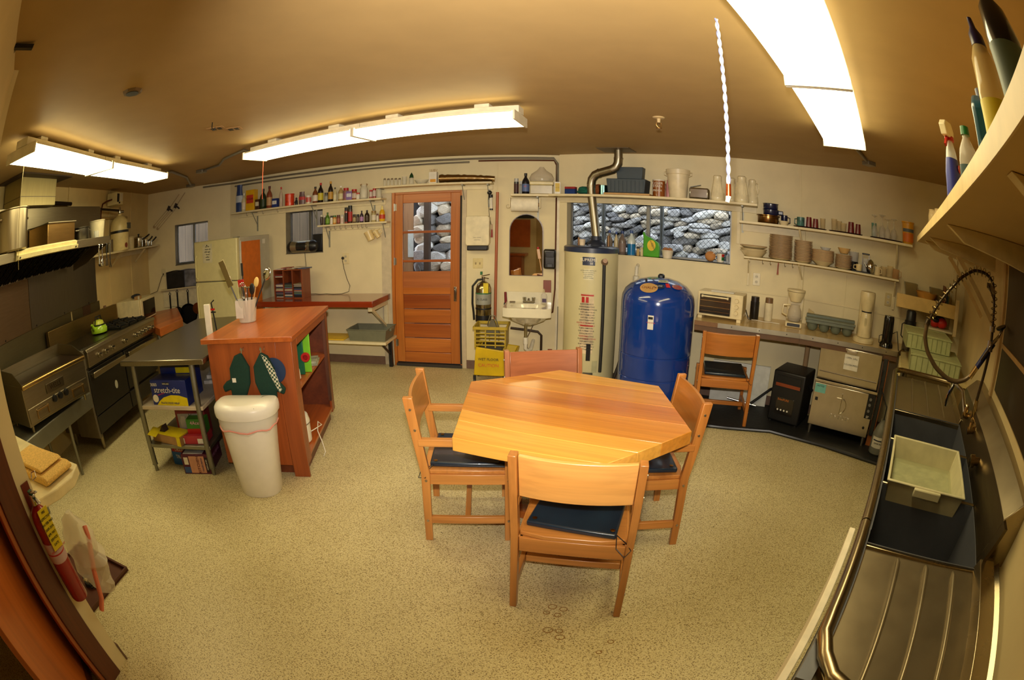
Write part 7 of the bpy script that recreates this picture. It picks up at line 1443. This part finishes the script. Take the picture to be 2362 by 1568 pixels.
# bottles on the deep shelf
zt2 = zsh + .0008
t = wthing('spray_bottle', 'glass cleaner spray bottle with red trigger on the deep shelf', 'bottle', 'S', -1.60, .60, zt2, turn=R(150))
MB().lathe([(.042, 0), (.045, .006), (.044, .12), (.030, .19), (.016, .225), (.016, .235), (0, .235)], n=24, sy=.65).build('bottle', glass((230, 236, 236), .05, .55), t); MB().lathe([(.0425, .004), (.043, .10), (0, .10)], n=24, sy=.63).build('cleaner', M((30, 140, 190), .2, coat=.4), t)
MB().lathe([(.0455, .015), (.0445, .12), (.036, .165)], n=24, sy=.66).build('label', M((40, 50, 140), .5), t); MB().lathe([(.013, 0), (.013, .002)], n=16, m=Matrix.Translation((.0, -.030, .135)) @ Matrix.Rotation(PI / 2, 4, 'X')).build('label_mark', RED, t)
MB().prism([(-.05, .235), (.02, .235), (.03, .262), (.012, .29), (-.045, .285), (-.062, .268)], -.014, .014, XZ).build('nozzle', M((226, 214, 180), .4), t, bevel=.003); MB().cyl((0, 0, .225), (0, 0, .24), .02).bar((-.02, 0, .24), (-.052, 0, .20), .012, .008, (0, 1, 0)).build('trigger', RED, t)
t = wthing('water_bottle', 'clear bottle with green cap behind the spray bottle on the deep shelf', 'bottle', 'S', -1.20, .60, zt2); MB().lathe([(.03, 0), (.032, .08), (.028, .11), (.012, .14), (.012, .15), (0, .15)], n=20).build('bottle', GW, t); MB().lathe([(.0155, .148), (.0145, .17), (0, .17)], n=16).build('cap', M((20, 100, 40), .4), t); MB().lathe([(.0325, .03), (.0325, .07)], n=20).build('label', M((30, 60, 60), .5), t)
t = wthing('blue_jug', 'blue detergent jug on the deep shelf beside the tall clear bottle', 'jug', 'S', -.92, .585, zt2, turn=R(160)); MB().prism([(-.06, 0), (.05, 0), (.055, .11), (.03, .155), (-.02, .16), (-.06, .13)], -.03, .03, XZ).build('jug', M((20, 84, 110), .3, coat=.4), t, bevel=.012, seg=3); MB().cyl((.005, 0, .155), (.005, 0, .178), .016).build('cap', M((30, 36, 90), .4), t); B(-.03, .03, -.0315, -.030, .04, .10).build('label', M((206, 206, 196), .5), t)
t = wthing('tall_soap_bottle', 'tall clear bottle with violet flip cap on the deep shelf', 'bottle', 'S', -.745, .60, zt2); MB().lathe([(.035, 0), (.036, .10), (.03, .165), (.016, .195), (0, .195)], n=24).build('bottle', glass((230, 206, 150), .1, .6), t); MB().lathe([(.0185, .192), (.017, .215), (.008, .23), (.006, .25), (0, .252)], n=16).build('cap', M((38, 30, 80), .35), t); MB().lathe([(.0365, .02), (.0365, .09)], n=20).build('label', M((220, 200, 40), .5), t)
t = wthing('dark_bottle', 'dark blue bottle cut by the top edge of the photo on the deep shelf', 'bottle', 'S', -.56, .60, zt2); MB().lathe([(.032, 0), (.034, .12), (.026, .17), (.012, .19), (.012, .22), (0, .22)], n=24).build('bottle', M((14, 20, 34), .2, coat=.6), t); MB().lathe([(.0345, .04), (.0345, .11)], n=20).build('label', M((90, 110, 100), .5), t)
for s, v, h_, lab in ((-3.28, .55, .17, 'tall ribbed glass jar at the far end of the deep shelf'), (-3.08, .52, .16, 'second glass jar at the far end of the deep shelf')):
    t = wthing('glass_vase', lab, 'jar', 'S', s, v, zt2); MB().lathe([(.035, 0), (.045, h_ * .5), (.045, h_ * .8), (.036, h_ * .93), (.04, h_), (.036, h_), (.04, h_ * .8), (.03, .01), (0, .01)], n=12).build('glass', glass((236, 214, 170), .05), t)
t = wthing('blue_bottle', 'small dark blue bottle behind the ribbed glass jar', 'bottle', 'S', -3.42, .50, zt2); MB().lathe([(.02, 0), (.022, .08), (.008, .11), (.008, .13), (0, .13)]).build('bottle', M((20, 26, 70), .3), t)
# corner: basket shelf, oven mitt box, dish racks
bs = wthing('corner_shelf', 'deep-fronted wooden shelf with baskets in the right corner', 'shelf', 'R', .05, 0, 1.30)
B(0, .70, -.30, -.001, 0, .018).build('board', SHELFP, bs); B(0, .70, -.302, -.285, -.035, .085).build('front_board', M((214, 180, 110), .5), bs, bevel=.003); B(.68, .72, -.34, -.30, -.18, .14).build('side_bracket', M((224, 200, 150), .5), bs, bevel=.004)
for (s, v, z, lab) in ((.20, .15, 1.3185, 'smoky plastic bin left of the wicker basket'), (.50, .12, 1.3185, 'smoky plastic bin behind the wicker basket')):
    t = wthing('smoky_bin', lab, 'bin', 'R', s, v, z, turn=R(8)); MB().lathe([(.07, 0), (.11, .17), (.105, .17), (.065, .006), (0, .006)], n=4, sy=.9, m=Matrix.Rotation(PI / 4, 4, 'Z')).build('bin', glass((150, 130, 84), .15, .55), t)
t = wthing('wicker_basket', 'tan fluted basket on the corner shelf', 'basket', 'R', .385, .20, 1.3185)
mb = MB(); nn_ = 40; rings = []
for z, r in ((0, .07), (.03, .08), (.11, .115), (.12, .122), (.115, .108), (.008, .065)):
    rings.append([mb.bm.verts.new((r * (1 + (.05 if i % 2 else 0) * (z > .02)) * math.cos(2 * PI * i / nn_), r * (1 + (.05 if i % 2 else 0) * (z > .02)) * math.sin(2 * PI * i / nn_), z)) for i in range(nn_)])
for a, b in zip(rings, rings[1:]):
    for i in range(nn_): mb.bm.faces.new((a[i], a[(i + 1) % nn_], b[(i + 1) % nn_], b[i]))
mb.bm.faces.new(rings[0][::-1]); mb.bm.faces.new(rings[-1]); mb.build('basket', M((196, 140, 60), .6, bump=.3), t)
t = wthing('dark_cutting_boards', 'dark boards standing on edge at the right of the corner shelf', 'board', 'R', .62, .16, 1.3185)
for i, c in enumerate(((120, 66, 30), (36, 30, 40), (40, 60, 40))): MB().box(i * .022 - .03, i * .022 - .014, -.1, .1, 0, .21 - i * .02).build('board', M(c, .5), t, bevel=.003)
ls = wthing('little_shelf', 'small white shelf under the corner shelf holding red scrubbers', 'shelf', 'R', .40, .0, 1.12); B(0, .34, -.22, -.001, 0, .018).build('board', SHELFP, ls, bevel=.003)
t = wthing('red_scrubber', 'red and black rubber gloves bunched on the little corner shelf', 'gloves', 'R', .57, .12, 1.1385); MB().ball((-.05, 0, .04), .06, 1, .8, .7).ball((.04, -.01, .05), .06, 1.1, .8, .8).build('red_glove', M((200, 40, 24), .5, bump=.4), t); MB().ball((.02, .02, .085), .05, 1.3, .8, .5).ball((-.04, -.04, .07), .035, 1.2, .7, .6).build('black_glove', BLACK, t)
t = wthing('soap_squeeze_bottle', 'grey funnel-shaped bottle standing beside the dish racks', 'bottle', 'R', .60, .10, .9015); MB().lathe([(.04, 0), (.04, .12), (.015, .17), (.015, .2), (0, .2)]).build('bottle', M((120, 130, 130), .4), t)
dtb = wthing('rack_stand', 'cream stand carrying the green dish racks between counter and sink', 'stand', 'R', .165, 0, 0)
B(0, .68, -1.12, -.40, .87, .90).build('top', M((206, 186, 130), .5), dtb, bevel=.003)
B(-.015, .0, -1.20, -.62, .25, .90).build('side_panel', M((226, 208, 150), .5), dtb, bevel=.004)
for x, y in ((.05, -1.05), (.62, -1.05), (.05, -.5), (.62, -.5)): MB().cyl((x, y, 0), (x, y, .87), .02).build('leg', GALV, dtb)
GRK = M((176, 180, 130), .5, var=.08)
def rack(lab, s, v, z, L, Dp, h, turn=0):
    t = wthing('dish_rack', lab, 'dish rack', 'R', s, v, z, turn=turn); x, y = L / 2, Dp / 2; mb = MB()
    mb.box(-x, x, -y, -y + .008, 0, h).box(-x, x, y - .008, y, 0, h).box(-x, -x + .008, -y, y, 0, h).box(x - .008, x, -y, y, 0, h).box(-x - .006, x + .006, -y - .006, y + .006, h - .012, h - .004)
    mb.build('walls', GRK, t)
    mb = MB(); n_ = 9
    for i in range(1, n_):
        mb.box(-x + i * L / n_ - .002, -x + i * L / n_ + .002, -y, y, .005, h - .02).box(-x, x, -y + i * Dp / n_ - .002, -y + i * Dp / n_ + .002, .005, h - .02)
    mb.build('grid', GRK, t)
    mb = MB()
    for i in range(1, 9):
        mb.box(-x + i * L / 9 - .003, -x + i * L / 9 + .003, -y - .004, -y, .01, h - .014)
    mb.build('side_slots', M((140, 146, 100), .5), t)
rack('lower pale green dish rack behind the far end of the sink', .49, .86, .901, .50, .50, .13); rack('upper pale green dish rack stacked on the lower rack', .40, .70, 1.0315, .46, .40, .12, R(4))
t = wthing('vacuum_flask', 'steel and black vacuum airpot in the corner behind the dish racks', 'flask', 'R', .23, .29, .9015); MB().lathe([(.06, 0), (.064, .01), (.064, .22), (0, .22)], n=28).build('body', steel((150, 150, 150), .3, 'Z'), t); MB().lathe([(.066, .2), (.067, .26), (.058, .265), (.055, .34), (.045, .355), (0, .358)], n=28).build('black_top', BLACK, t); MB().tube([(-.06, 0, .24), (-.09, 0, .22), (-.088, 0, .12), (-.064, 0, .1)], .006).build('handle', BLACK, t)
MB().prism([(-.10, .0), (.12, .0), (.12, .10), (-.10, .10)], -.03, .0, Matrix(((1, 0, 0, 0), (0, 1, 0, -.05), (0, 0, 1, 0), (0, 0, 0, 1)))) if False else None
# ================================================================== trash can, boxes, island contents
tc = thing('trash_can', 'white half-round swing-lid trash can before the wooden island', 'trash can', (-1.70, 2.555, 0), R(10))
WC = M((232, 226, 212), .35, var=.02, coat=.2); n = 36
def halfr(w_, d_, sc_=1.0):
    # flat back at +y, rounded front
    pts = []
    for i in range(n):
        a = 2 * PI * i / n; c_, s_ = math.cos(a), math.sin(a)
        x_ = w_ * abs(c_) ** .8 * (1 if c_ >= 0 else -1); y_ = d_ * abs(s_) ** (.95 if s_ < 0 else .45) * (1 if s_ >= 0 else -1)
        if s_ > 0: y_ = min(y_ * .8, d_ * .62)
        pts.append((x_ * sc_, y_ * sc_))
    return pts
mb = MB(); L0 = [mb.bm.verts.new((x, y, 0)) for x, y in halfr(.145, .125)]; Lm = [mb.bm.verts.new((x, y, .01)) for x, y in halfr(.15, .13)]; L1 = [mb.bm.verts.new((x, y, .60)) for x, y in halfr(.205, .165)]; L2 = [mb.bm.verts.new((x, y, .61)) for x, y in halfr(.17, .14)]; L3 = [mb.bm.verts.new((x, y, .02)) for x, y in halfr(.12, .10)]
for a, b in ((L0, Lm), (Lm, L1), (L1, L2), (L2, L3)):
    for i in range(n): mb.bm.faces.new((a[i], a[(i + 1) % n], b[(i + 1) % n], b[i]))
mb.bm.faces.new(L0[::-1]); mb.bm.faces.new(L3); mb.build('body', WC, tc)
mb = MB(); ls_ = []
for z, k in ((.575, 1.10), (.60, 1.12), (.632, 1.11), (.648, 1.06), (.655, .9)): ls_.append([mb.bm.verts.new((x * k, y * k, z + (.012 if y < 0 else 0) * (k < 1.0))) for x, y in halfr(.205, .165)])
for a, b in zip(ls_, ls_[1:]):
    for i in range(n): mb.bm.faces.new((a[i], a[(i + 1) % n], b[(i + 1) % n], b[i]))
mb.bm.faces.new(ls_[-1]); mb.bm.faces.new(ls_[0][::-1]); mb.build('lid', WC, tc)
MB().lathe([(.04, 0), (.038, .006), (0, .008)], (-.035, -.13, .655), 20, 1, .6).build('lid_button', M((140, 136, 120), .4), tc)
MB().tube([(.12, -.15, .651), (.10, -.05, .661), (.12, .06, .659), (.15, .09, .653)], .0022).build('lid_seam', M((120, 116, 104), .5), tc)
LB_ = glass((236, 232, 220), .3, .55)
mb = MB(); a_ = []; 
for z, k in ((.48, 1.0), (.50, 1.03), (.54, 1.06), (.585, 1.075)): a_.append([mb.bm.verts.new((x * k * (1 + .012 * math.sin(i * 2.7 + z * 40)), y * k * (1 + .012 * math.sin(i * 2.7 + z * 40)), z + .012 * math.sin(i * 1.3) * (z < .49))) for i, (x, y) in enumerate(halfr(.2, .162))])
for a, b in zip(a_, a_[1:]):
    for i in range(n): mb.bm.faces.new((a[i], a[(i + 1) % n], b[(i + 1) % n], b[i]))
mb.build('bag_liner', LB_, tc)
MB().tube([(x * 1.035, y * 1.035, .497 + .008 * math.sin(i * 1.3)) for i, (x, y) in enumerate(halfr(.2, .162))], .0055, 6, True).build('drawstring', M((226, 150, 136), .5), tc)
# boxes on / under the steel table: local frame of the table
TM = Matrix.Translation((-2.863, 2.448, 0)) @ Matrix.Rotation(R(11.5), 4, 'Z')
def tbl(name, label, cat, x, y, z, turn=0, group=None):
    p = TM @ Vector((x, y, z)); return thing(name, label, cat, p, R(11.5) + turn, group)
NV = M((20, 40, 120), .4, coat=.3); YB = M((226, 206, 20), .4)
t = tbl('plastic_wrap_box', 'blue and yellow stretch-tite plastic wrap box on the upper shelf', 'box', .245, .07, .5455, R(-3))
B(0, .36, 0, .17, 0, .19).build('carton', NV, t, bevel=.002); text('stretch-tite', .062, (.165, -.0015, .115), WHITE, t, sx=.95); text('3000', .035, (.035, -.0015, .155), WHITE, t); B(.13, .20, -.0015, 0, .155, .175).build('brand_strip', BLACK, t); text('KIRKLAND', .014, (.165, -.003, .164), WHITE, t)
MB().prism([(.04, .0), (.355, .0), (.355, .06), (.28, .078), (.20, .08), (.12, .06), (.07, .03)], .0, .0015, Matrix(((1, 0, 0, 0), (0, 0, -1, 0), (0, 1, 0, 0), (0, 0, 0, 1)))).build('yellow_swoosh', YB, t); text('PLASTIC FOOD WRAP', .022, (.18, -.003, .018), M((40, 50, 110), .5), t, sx=.85)
MB().lathe([(.03, 0), (.03, .0015)], n=20, m=Matrix.Translation((.035, -.0, .05)) @ Matrix.Rotation(PI / 2, 4, 'X')).build('white_disc', WHITE, t); text('NON STICK', .014, (.10, -.0015, .085), M((214, 60, 90), .5), t, (PI / 2, -.25, 0))
t = tbl('sandwich_bag_box', 'dark blue carton behind the stretch-tite box', 'box', .24, .28, .5455); B(0, .34, 0, .12, 0, .23).build('carton', NV, t, bevel=.002); B(.16, .34, -.001, 0, .18, .225).build('yellow_band', YB, t)
t = tbl('yellow_open_box', 'open yellow and brown carton of bags on the lower table shelf', 'box', .13, .10, .2355, R(-14)); MB().box(0, .34, 0, .15, 0, .07).build('carton', CARD, t, bevel=.002); MB().box(.0, .34, -.002, .15, .0705, .078).bar((.09, .0, .078), (.02, -.03, .10), .16, .003).build('yellow_lid', YB, t); B(.30, .342, -.0025, .0, .0, .07).build('yellow_end', YB, t); MB().prism([(.08, 0), (.14, 0), (.12, .05)], 0, .06, Matrix(((1, 0, 0, 0), (0, 0, 1, .03), (0, 1, 0, .08), (0, 0, 0, 1)))).build('dark_flap', M((50, 34, 30), .6), t)
t = tbl('freezer_bag_box', 'maroon and grey bag carton tilted on the lower table shelf', 'box', .36, .20, .2355, R(4)); B(0, .28, 0, .12, .0, .235).build('carton', M((120, 30, 40), .45), t, bevel=.002); B(.02, .24, -.0015, 0, .02, .19).build('grey_panel', M((150, 146, 140), .5), t); MB().lathe([(.03, 0), (.034, .06), (.02, .09), (.02, .1), (0, .1)], n=14, m=Matrix.Translation((.07, -.004, .07)) @ Matrix.Diagonal((1, .1, 1, 1))).build('jar_picture', M((176, 170, 166), .4), t); text('Vons', .05, (.18, -.0035, .17), BLACK, t)
t = tbl('green_carton', 'green and red small carton in front of the maroon carton', 'box', .50, .12, .2985, R(6)); B(0, .17, 0, .1, 0, .115).build('carton', M((60, 130, 40), .45), t, bevel=.002); B(.0, .17, -.0015, 0, .0, .04).build('red_band', RED, t); text('4Aces', .04, (.085, -.003, .085), M((230, 170, 190), .5), t)
t = tbl('red_carton', 'flat red and white carton under the green carton', 'box', .40, .06, .2355, R(4)); B(0, .28, 0, .16, 0, .062).build('carton', M((176, 50, 60), .45), t, bevel=.002); B(.02, .08, -.0015, 0, .005, .05).build('white_panel', WHITE, t); B(.20, .26, -.0015, 0, .005, .045).build('white_panel', WHITE, t)
t = tbl('white_roll_pack', 'white crumpled paper bundle behind the yellow open carton', 'paper', .28, .36, .2355, R(20)); MB().prism([(0, 0), (.10, 0), (.16, .16), (.05, .2)], 0, .08, XZ).build('bundle', WHITE, t, bevel=.006)
t = tbl('trash_bag_box', 'blue trash bag box with red lettering panel on the floor under the table', 'box', .24, .18, 0, R(-6)); B(0, .30, 0, .12, .0, .165).build('carton', M((30, 90, 160), .45), t, bevel=.002); B(.01, .29, -.0015, 0, .115, .155).build('red_panel', RED, t); text('DRAWSTRING', .036, (.15, -.003, .134), WHITE, t, sx=.9); text('TRASH BAGS', .042, (.15, -.002, .072), WHITE, t, sx=.9)
t = tbl('kitchen_bag_box', 'purple kitchen bag box on the floor beside the right table leg', 'box', .42, .03, 0, R(5)); B(0, .25, 0, .34, 0, .165).build('carton', M((84, 24, 52), .45), t, bevel=.002); B(.02, .06, -.0015, 0, .08, .14).build('white_panel', WHITE, t); B(.07, .21, -.0015, 0, .01, .15).build('tan_panel', M((206, 150, 120), .5), t); text('KITCHEN', .034, (.15, -.003, .08), M((100, 40, 40), .5), t, (PI / 2, -PI / 2, 0)); text('TRASH BAGS', .02, (.185, -.003, .08), M((60, 60, 110), .5), t, (PI / 2, -PI / 2, 0)); B(.01, .07, -.0015, 0, .01, .06).build('blue_panel', M((60, 90, 150), .5), t); B(.215, .24, -.0015, 0, .02, .14).build('black_strip', BLACK, t); text('KIRKLAND', .018, (.228, -.003, .08), WHITE, t, (PI / 2, -PI / 2, 0)); text('PURPLE BAGS', .04, (.2515, .17, .10), M((150, 100, 130), .5), t, (PI / 2, 0, PI / 2)); MB().box(.02, .2, .01, .2, .165, .168).build('top_flap', M((206, 206, 210), .5), t)
t = tbl('papers', 'loose papers and plastic pack at the back of the upper table shelf', 'papers', .52, .55, .5455, R(10)); MB().box(0, .17, 0, .5, 0, .03).box(.02, .15, .05, .4, .03, .06).build('stack', M((196, 190, 184), .6, var=.3), t, bevel=.003)
# utensil crock and friends on the island
t = thing('utensil_crock', 'clear plastic jug crammed with cooking utensils on the island', 'jug', (-2.03, 3.26, 1.021))
MB().lathe([(.066, 0), (.07, .004), (.09, .175), (.086, .175), (.064, .006), (0, .006)], n=28).build('jug', glass((226, 220, 206), .15, .45), t); B(-.06, .01, -.083, -.079, .04, .175).build('paper_card', M((206, 200, 190), .6), t)
def uten(name, lab, x, y, x2, y2, L, col, head, hs, hm=None, cat='utensil', met=False):
    u = thing(name, lab, cat, (-2.03 + x, 3.26 + y, 1.03)); m_ = M(col, .4) if not met else CHROME
    d_ = Vector((x2 - x, y2 - y, L)); MB().tube([(0, 0, 0), d_ * .5, d_], .006).build('handle', m_, u)
    mt = hm or m_; f = Matrix.Translation(d_) @ Vector((0, 0, 1)).rotation_difference(d_).to_matrix().to_4x4()
    if head == 'flat': MB().box(-hs[0], hs[0], -.002, .002, 0, hs[1], f).build('blade', mt, u, bevel=.001)
    elif head == 'spoon':
        b = MB(); b.ball((0, 0, hs[1] * .5), 1, 1, 1, 1); bmesh.ops.transform(b.bm, matrix=f @ Matrix.Diagonal((hs[0], .008, hs[1] * .5, 1)) @ Matrix.Translation((0, 0, 1 - hs[1] * .5)), verts=b.bm.verts); b.build('bowl', mt, u)
    elif head == 'whisk':
        b = MB()
        for k in range(5):
            a = k * PI / 5; b.tube([f @ Vector((math.cos(a) * hs[0] * math.sin(q_ * PI / 8), math.sin(a) * hs[0] * math.sin(q_ * PI / 8), hs[1] * .5 * (1 - math.cos(q_ * PI / 8)))) for q_ in range(9)] + [f @ Vector((-math.cos(a) * hs[0] * math.sin(q_ * PI / 8), -math.sin(a) * hs[0] * math.sin(q_ * PI / 8), hs[1] * .5 * (1 - math.cos(q_ * PI / 8)))) for q_ in range(7, -1, -1)], .0014, 4)
        b.build('wires', CHROME, u)
    return u
uten('turner', 'long steel spatula leaning far left out of the utensil jug', -.02, 0, -.13, -.02, .27, (40, 26, 22), 'flat', (.028, .22), steel((190, 180, 150), .25, 'N'))
uten('ladle', 'shiny steel ladle leaning right out of the utensil jug', .03, 0, .17, .03, .30, (30, 30, 30), 'spoon', (.035, .10), CHROME)
uten('wooden_spoon', 'pale wooden spoon standing in the utensil jug', .02, .02, .08, .03, .25, (196, 150, 90), 'spoon', (.024, .08), M((226, 190, 110), .5))
uten('red_spatula', 'red tipped rubber spatula in the utensil jug', -.02, .02, -.05, .02, .26, (60, 40, 30), 'flat', (.03, .055), RED)
uten('whisk', 'wire whisk standing in the middle of the utensil jug', .01, -.02, .0, -.03, .17, (40, 40, 40), 'whisk', (.032, .13), cat='utensil')
uten('masher', 'wire masher bent over the middle of the utensil jug', .0, .0, .02, .0, .25, (190, 180, 160), 'flat', (.05, .012), CHROME, met=True)
uten('fork', 'black slotted turner with long fork behind in the utensil jug', -.03, .03, -.06, .06, .34, (24, 22, 22), 'flat', (.01, .10))
uten('slotted_spoon', 'black plastic slotted spoon at the right of the utensil jug', .04, -.01, .07, -.02, .20, (26, 24, 24), 'spoon', (.026, .09))
t = thing('paper_tube', 'upright white cardboard strip left of the utensil jug', 'roll', (-2.18, 2.90, .9015)); MB().prism([(-.02, 0), (.03, 0), (.025, .32), (-.025, .32)], -.012, .012, XZ).build('tube', WHITE, t, bevel=.003)
t.rotation_euler = (0, 0, R(10))
t = thing('black_tongs', 'black handled tongs standing behind the white cardboard strip', 'tongs', (-2.30, 3.30, .9015)); MB().tube([(0, 0, 0), (-.02, 0, .16), (-.04, 0, .28), (-.01, 0, .30)], .006).box(-.05, .0, -.004, .004, .20, .21).build('tongs', BLACK, t); B(-.05, -.01, -.006, .006, .22, .235).build('red_clip', RED, t)
t.location = (-2.33, 3.22, .9015)
# oven mitts on the island end
IM = Matrix.Translation((-1.41, 2.80, 0)) @ Matrix.Rotation(R(9.3), 4, 'Z')
FG = M((14, 50, 38), .95, bump=.3, scale=60)
def mitt(lab, x, ztop, flip, tilt):
    t = thing('oven_mitt', lab, 'oven mitt', IM @ Vector((x, -.012, ztop)), R(9.3)); k = -1 if flip else 1
    p = [(0, 0), (.05 * k, -.03), (.085 * k, -.12), (.075 * k, -.2), (.11 * k, -.22), (.14 * k, -.26), (.12 * k, -.30), (.07 * k, -.27), (.06 * k, -.33), (.0, -.35), (-.05 * k, -.31), (-.08 * k, -.2), (-.07 * k, -.09)]
    if flip: p = p[::-1]
    rm = Matrix.Rotation(R(tilt), 4, 'Y'); MB().prism(p, .0, .035, rm @ XZ).build('mitt', FG, t, bevel=.013, seg=3)
    MB().tube([(0, -.015, -.01), (.006, -.012, .02), (0, -.01, .03), (-.006, -.012, .01)], .003).build('loop', M((120, 130, 100), .8), t); return t
t = mitt('dark green oven mitt hanging left on the island end', -.375, .925, True, 10)
B(-.09, -.06, -.037, -.0352, -.20, -.17).build('white_patch', WHITE, t)
t = mitt('dark green oven mitt with checked cuff hanging right on the island end', -.225, .925, False, -4)
def check_mat():
    m, nt, b = base('green_check'); tc = nd(nt, 'ShaderNodeTexCoord'); ck = nd(nt, 'ShaderNodeTexChecker'); ck.inputs['Scale'].default_value = 70
    ck.inputs[1].default_value = lin((40, 70, 50)); ck.inputs[2].default_value = lin((206, 200, 176)); nt.links.new(tc.outputs['Object'], ck.inputs[0]); nt.links.new(ck.outputs[0], b.inputs['Base Color']); b.inputs['Roughness'].default_value = .9; return m
MB().prism([(.01, -.01), (.05, -.03), (.10, -.12), (.135, -.25), (.115, -.27), (.06, -.15)], .037, .043, XZ).build('checked_lining', check_mat(), t, bevel=.002)
t = thing('pot_holder', 'round blue pot holder behind the green oven mitt', 'pot holder', IM @ Vector((-.15, -.009, .79)), R(9.3)); MB().lathe([(.085, -.006), (.09, 0), (.085, .006)], n=28, m=Matrix.Rotation(PI / 2, 4, 'X')).build('pad', M((34, 52, 84), .95, bump=.4), t)
# things inside the island, seen from its open right side
def isl_t(name, lab, cat, x, y, z, turn=0): return thing(name, lab, cat, IM @ Vector((x, y, z)), R(9.3) + turn)
t = isl_t('rice_cooker', 'white rice cooker on the bottom island shelf', 'rice cooker', -.16, .32, .1355); MB().lathe([(.11, 0), (.125, .01), (.125, .15), (.0, .15)], n=32).build('body', WC, t); MB().lathe([(.127, .15), (.127, .165), (.115, .21), (.06, .23), (0, .232)], n=32).build('lid', WC, t); MB().lathe([(.128, .15), (.1285, .158)], n=32).build('seam', M((120, 110, 96), .4), t); MB().tube([(.10, .05, .05), (.16, .1, .07), (.17, .2, .05), (.13, .24, .06), (.15, .12, .03), (.19, .06, -.03), (.21, .04, -.11), (.2, .0, -.13)], .004).build('cord', WHITE, t)
t = isl_t('white_lid', 'white plastic lid leaning on the bottom island shelf', 'lid', -.10, .10, .136); MB().lathe([(.08, 0), (.08, .008)], n=24, m=Matrix.Translation((0, 0, .085)) @ Matrix.Rotation(R(80), 4, 'Y')).build('lid', M((206, 200, 166), .4), t)
t = isl_t('blender_jar', 'clear glass blender jar on the upper island shelf', 'jar', -.11, .17, .6225); MB().lathe([(.05, 0), (.055, .03), (.04, .06), (.07, .2), (.066, .2), (.037, .06), (0, .05)], n=20).build('jar', glass(), t); MB().lathe([(.06, .2), (.06, .22), (.03, .24), (0, .24)], n=20).build('lid', glass((220, 220, 220), .1), t)
t = isl_t('green_cutting_board', 'lime green cutting board standing in the island', 'board', -.10, .50, .6225); MB().box(-.16, .09, 0, .012, 0, .32).build('board', M((120, 190, 40), .4), t, bevel=.006)
t = isl_t('dark_green_board', 'dark green board with red round handle beside the lime board', 'board', -.10, .44, .6225); MB().box(-.18, .05, 0, .012, 0, .30).build('board', M((20, 90, 60), .4), t, bevel=.006); MB().lathe([(.035, 0), (.035, .02), (.02, .02), (.02, 0)], n=20, m=Matrix.Translation((.07, -.01, .14)) @ Matrix.Rotation(PI / 2, 4, 'X')).build('ring', RED, t)
t = isl_t('mixer_base', 'white and black kitchen appliance at the front of the upper island shelf', 'appliance', -.085, .10, .6225); MB().lathe([(.06, 0), (.075, .01), (.07, .07), (.05, .12), (0, .13)], n=24).build('base', WC, t); t.location = IM @ Vector((-.13, .32, .6225)); MB().lathe([(.052, .1), (.06, .16), (.056, .16), (.045, .12), (0, .12)], n=24).build('steel_cup', CHROME, t)
t = isl_t('cook_books', 'small pile of leaflets on the upper island shelf', 'book', -.09, .78, .6225, R(8)); MB().box(-.08, .07, -.12, .10, 0, .012).box(-.07, .06, -.1, .09, .012, .03).build('leaflets', M((150, 150, 130), .6, var=.4), t, bevel=.002)
# ================================================================== behind the camera (seen in the mirror and in reflections)
t = wthing('cork_board', 'orange board on the wall behind the camera, seen in the mirror', 'board', 'Q', sq(pP1) + .15, .0, 1.05); B(0, 1.0, -.02, -.002, 0, .72).build('panel', M((190, 96, 28), .7), t, bevel=.004)
t = wthing('dark_band', 'black panel above the orange board on the rear wall', 'panel', 'Q', sq(pP1) + .05, .0, 1.80); B(0, 1.6, -.02, -.002, 0, .16).build('panel', BLACK, t); B(0, 1.6, -.03, -.002, .165, .2).build('rail', SHELFP, t)
t = wthing('rear_bench', 'orange wooden counter behind the camera', 'counter', 'Q', sq(pP1) + .2, .0, 0); B(0, 1.1, -.35, -.002, .84, .90).build('top', IWX, t, bevel=.003); B(.1, 1.0, -.3, -.002, 0, .84).build('cabinet', IW, t)
# floor marks
st_m = M((150, 112, 60), .6)
mb = MB()
for x, y, r in ((.20, 1.66, .02), (.25, 1.64, .018), (.17, 1.62, .015), (.22, 1.60, .016), (.17, 1.50, .022), (.22, 1.49, .016), (.22, 1.45, .02), (.44, 1.40, .014), (.38, 1.34, .012)):
    mb.tube([(x + r * math.cos(a * PI / 8), y + r * .8 * math.sin(a * PI / 8), .0) for a in range(16)], .0022, 5, True)
tag(mb.build('floor_stains', st_m), 'ring shaped rust stains on the floor behind the near chair', 'stain', kind='stuff')
mb = MB()
for i in range(46):
    x, y = rnd.uniform(-1.6, 1.6), rnd.uniform(.7, 2.6); a = rnd.uniform(0, PI); L_ = rnd.uniform(.006, .016)
    mb.bar((x, y, .001), (x + L_ * math.cos(a), y + L_ * math.sin(a), .001), .0025, .001)
tag(mb.build('floor_crumbs', M((60, 44, 26), .8)), 'dark crumbs scattered over the speckled floor', 'crumbs', kind='stuff')
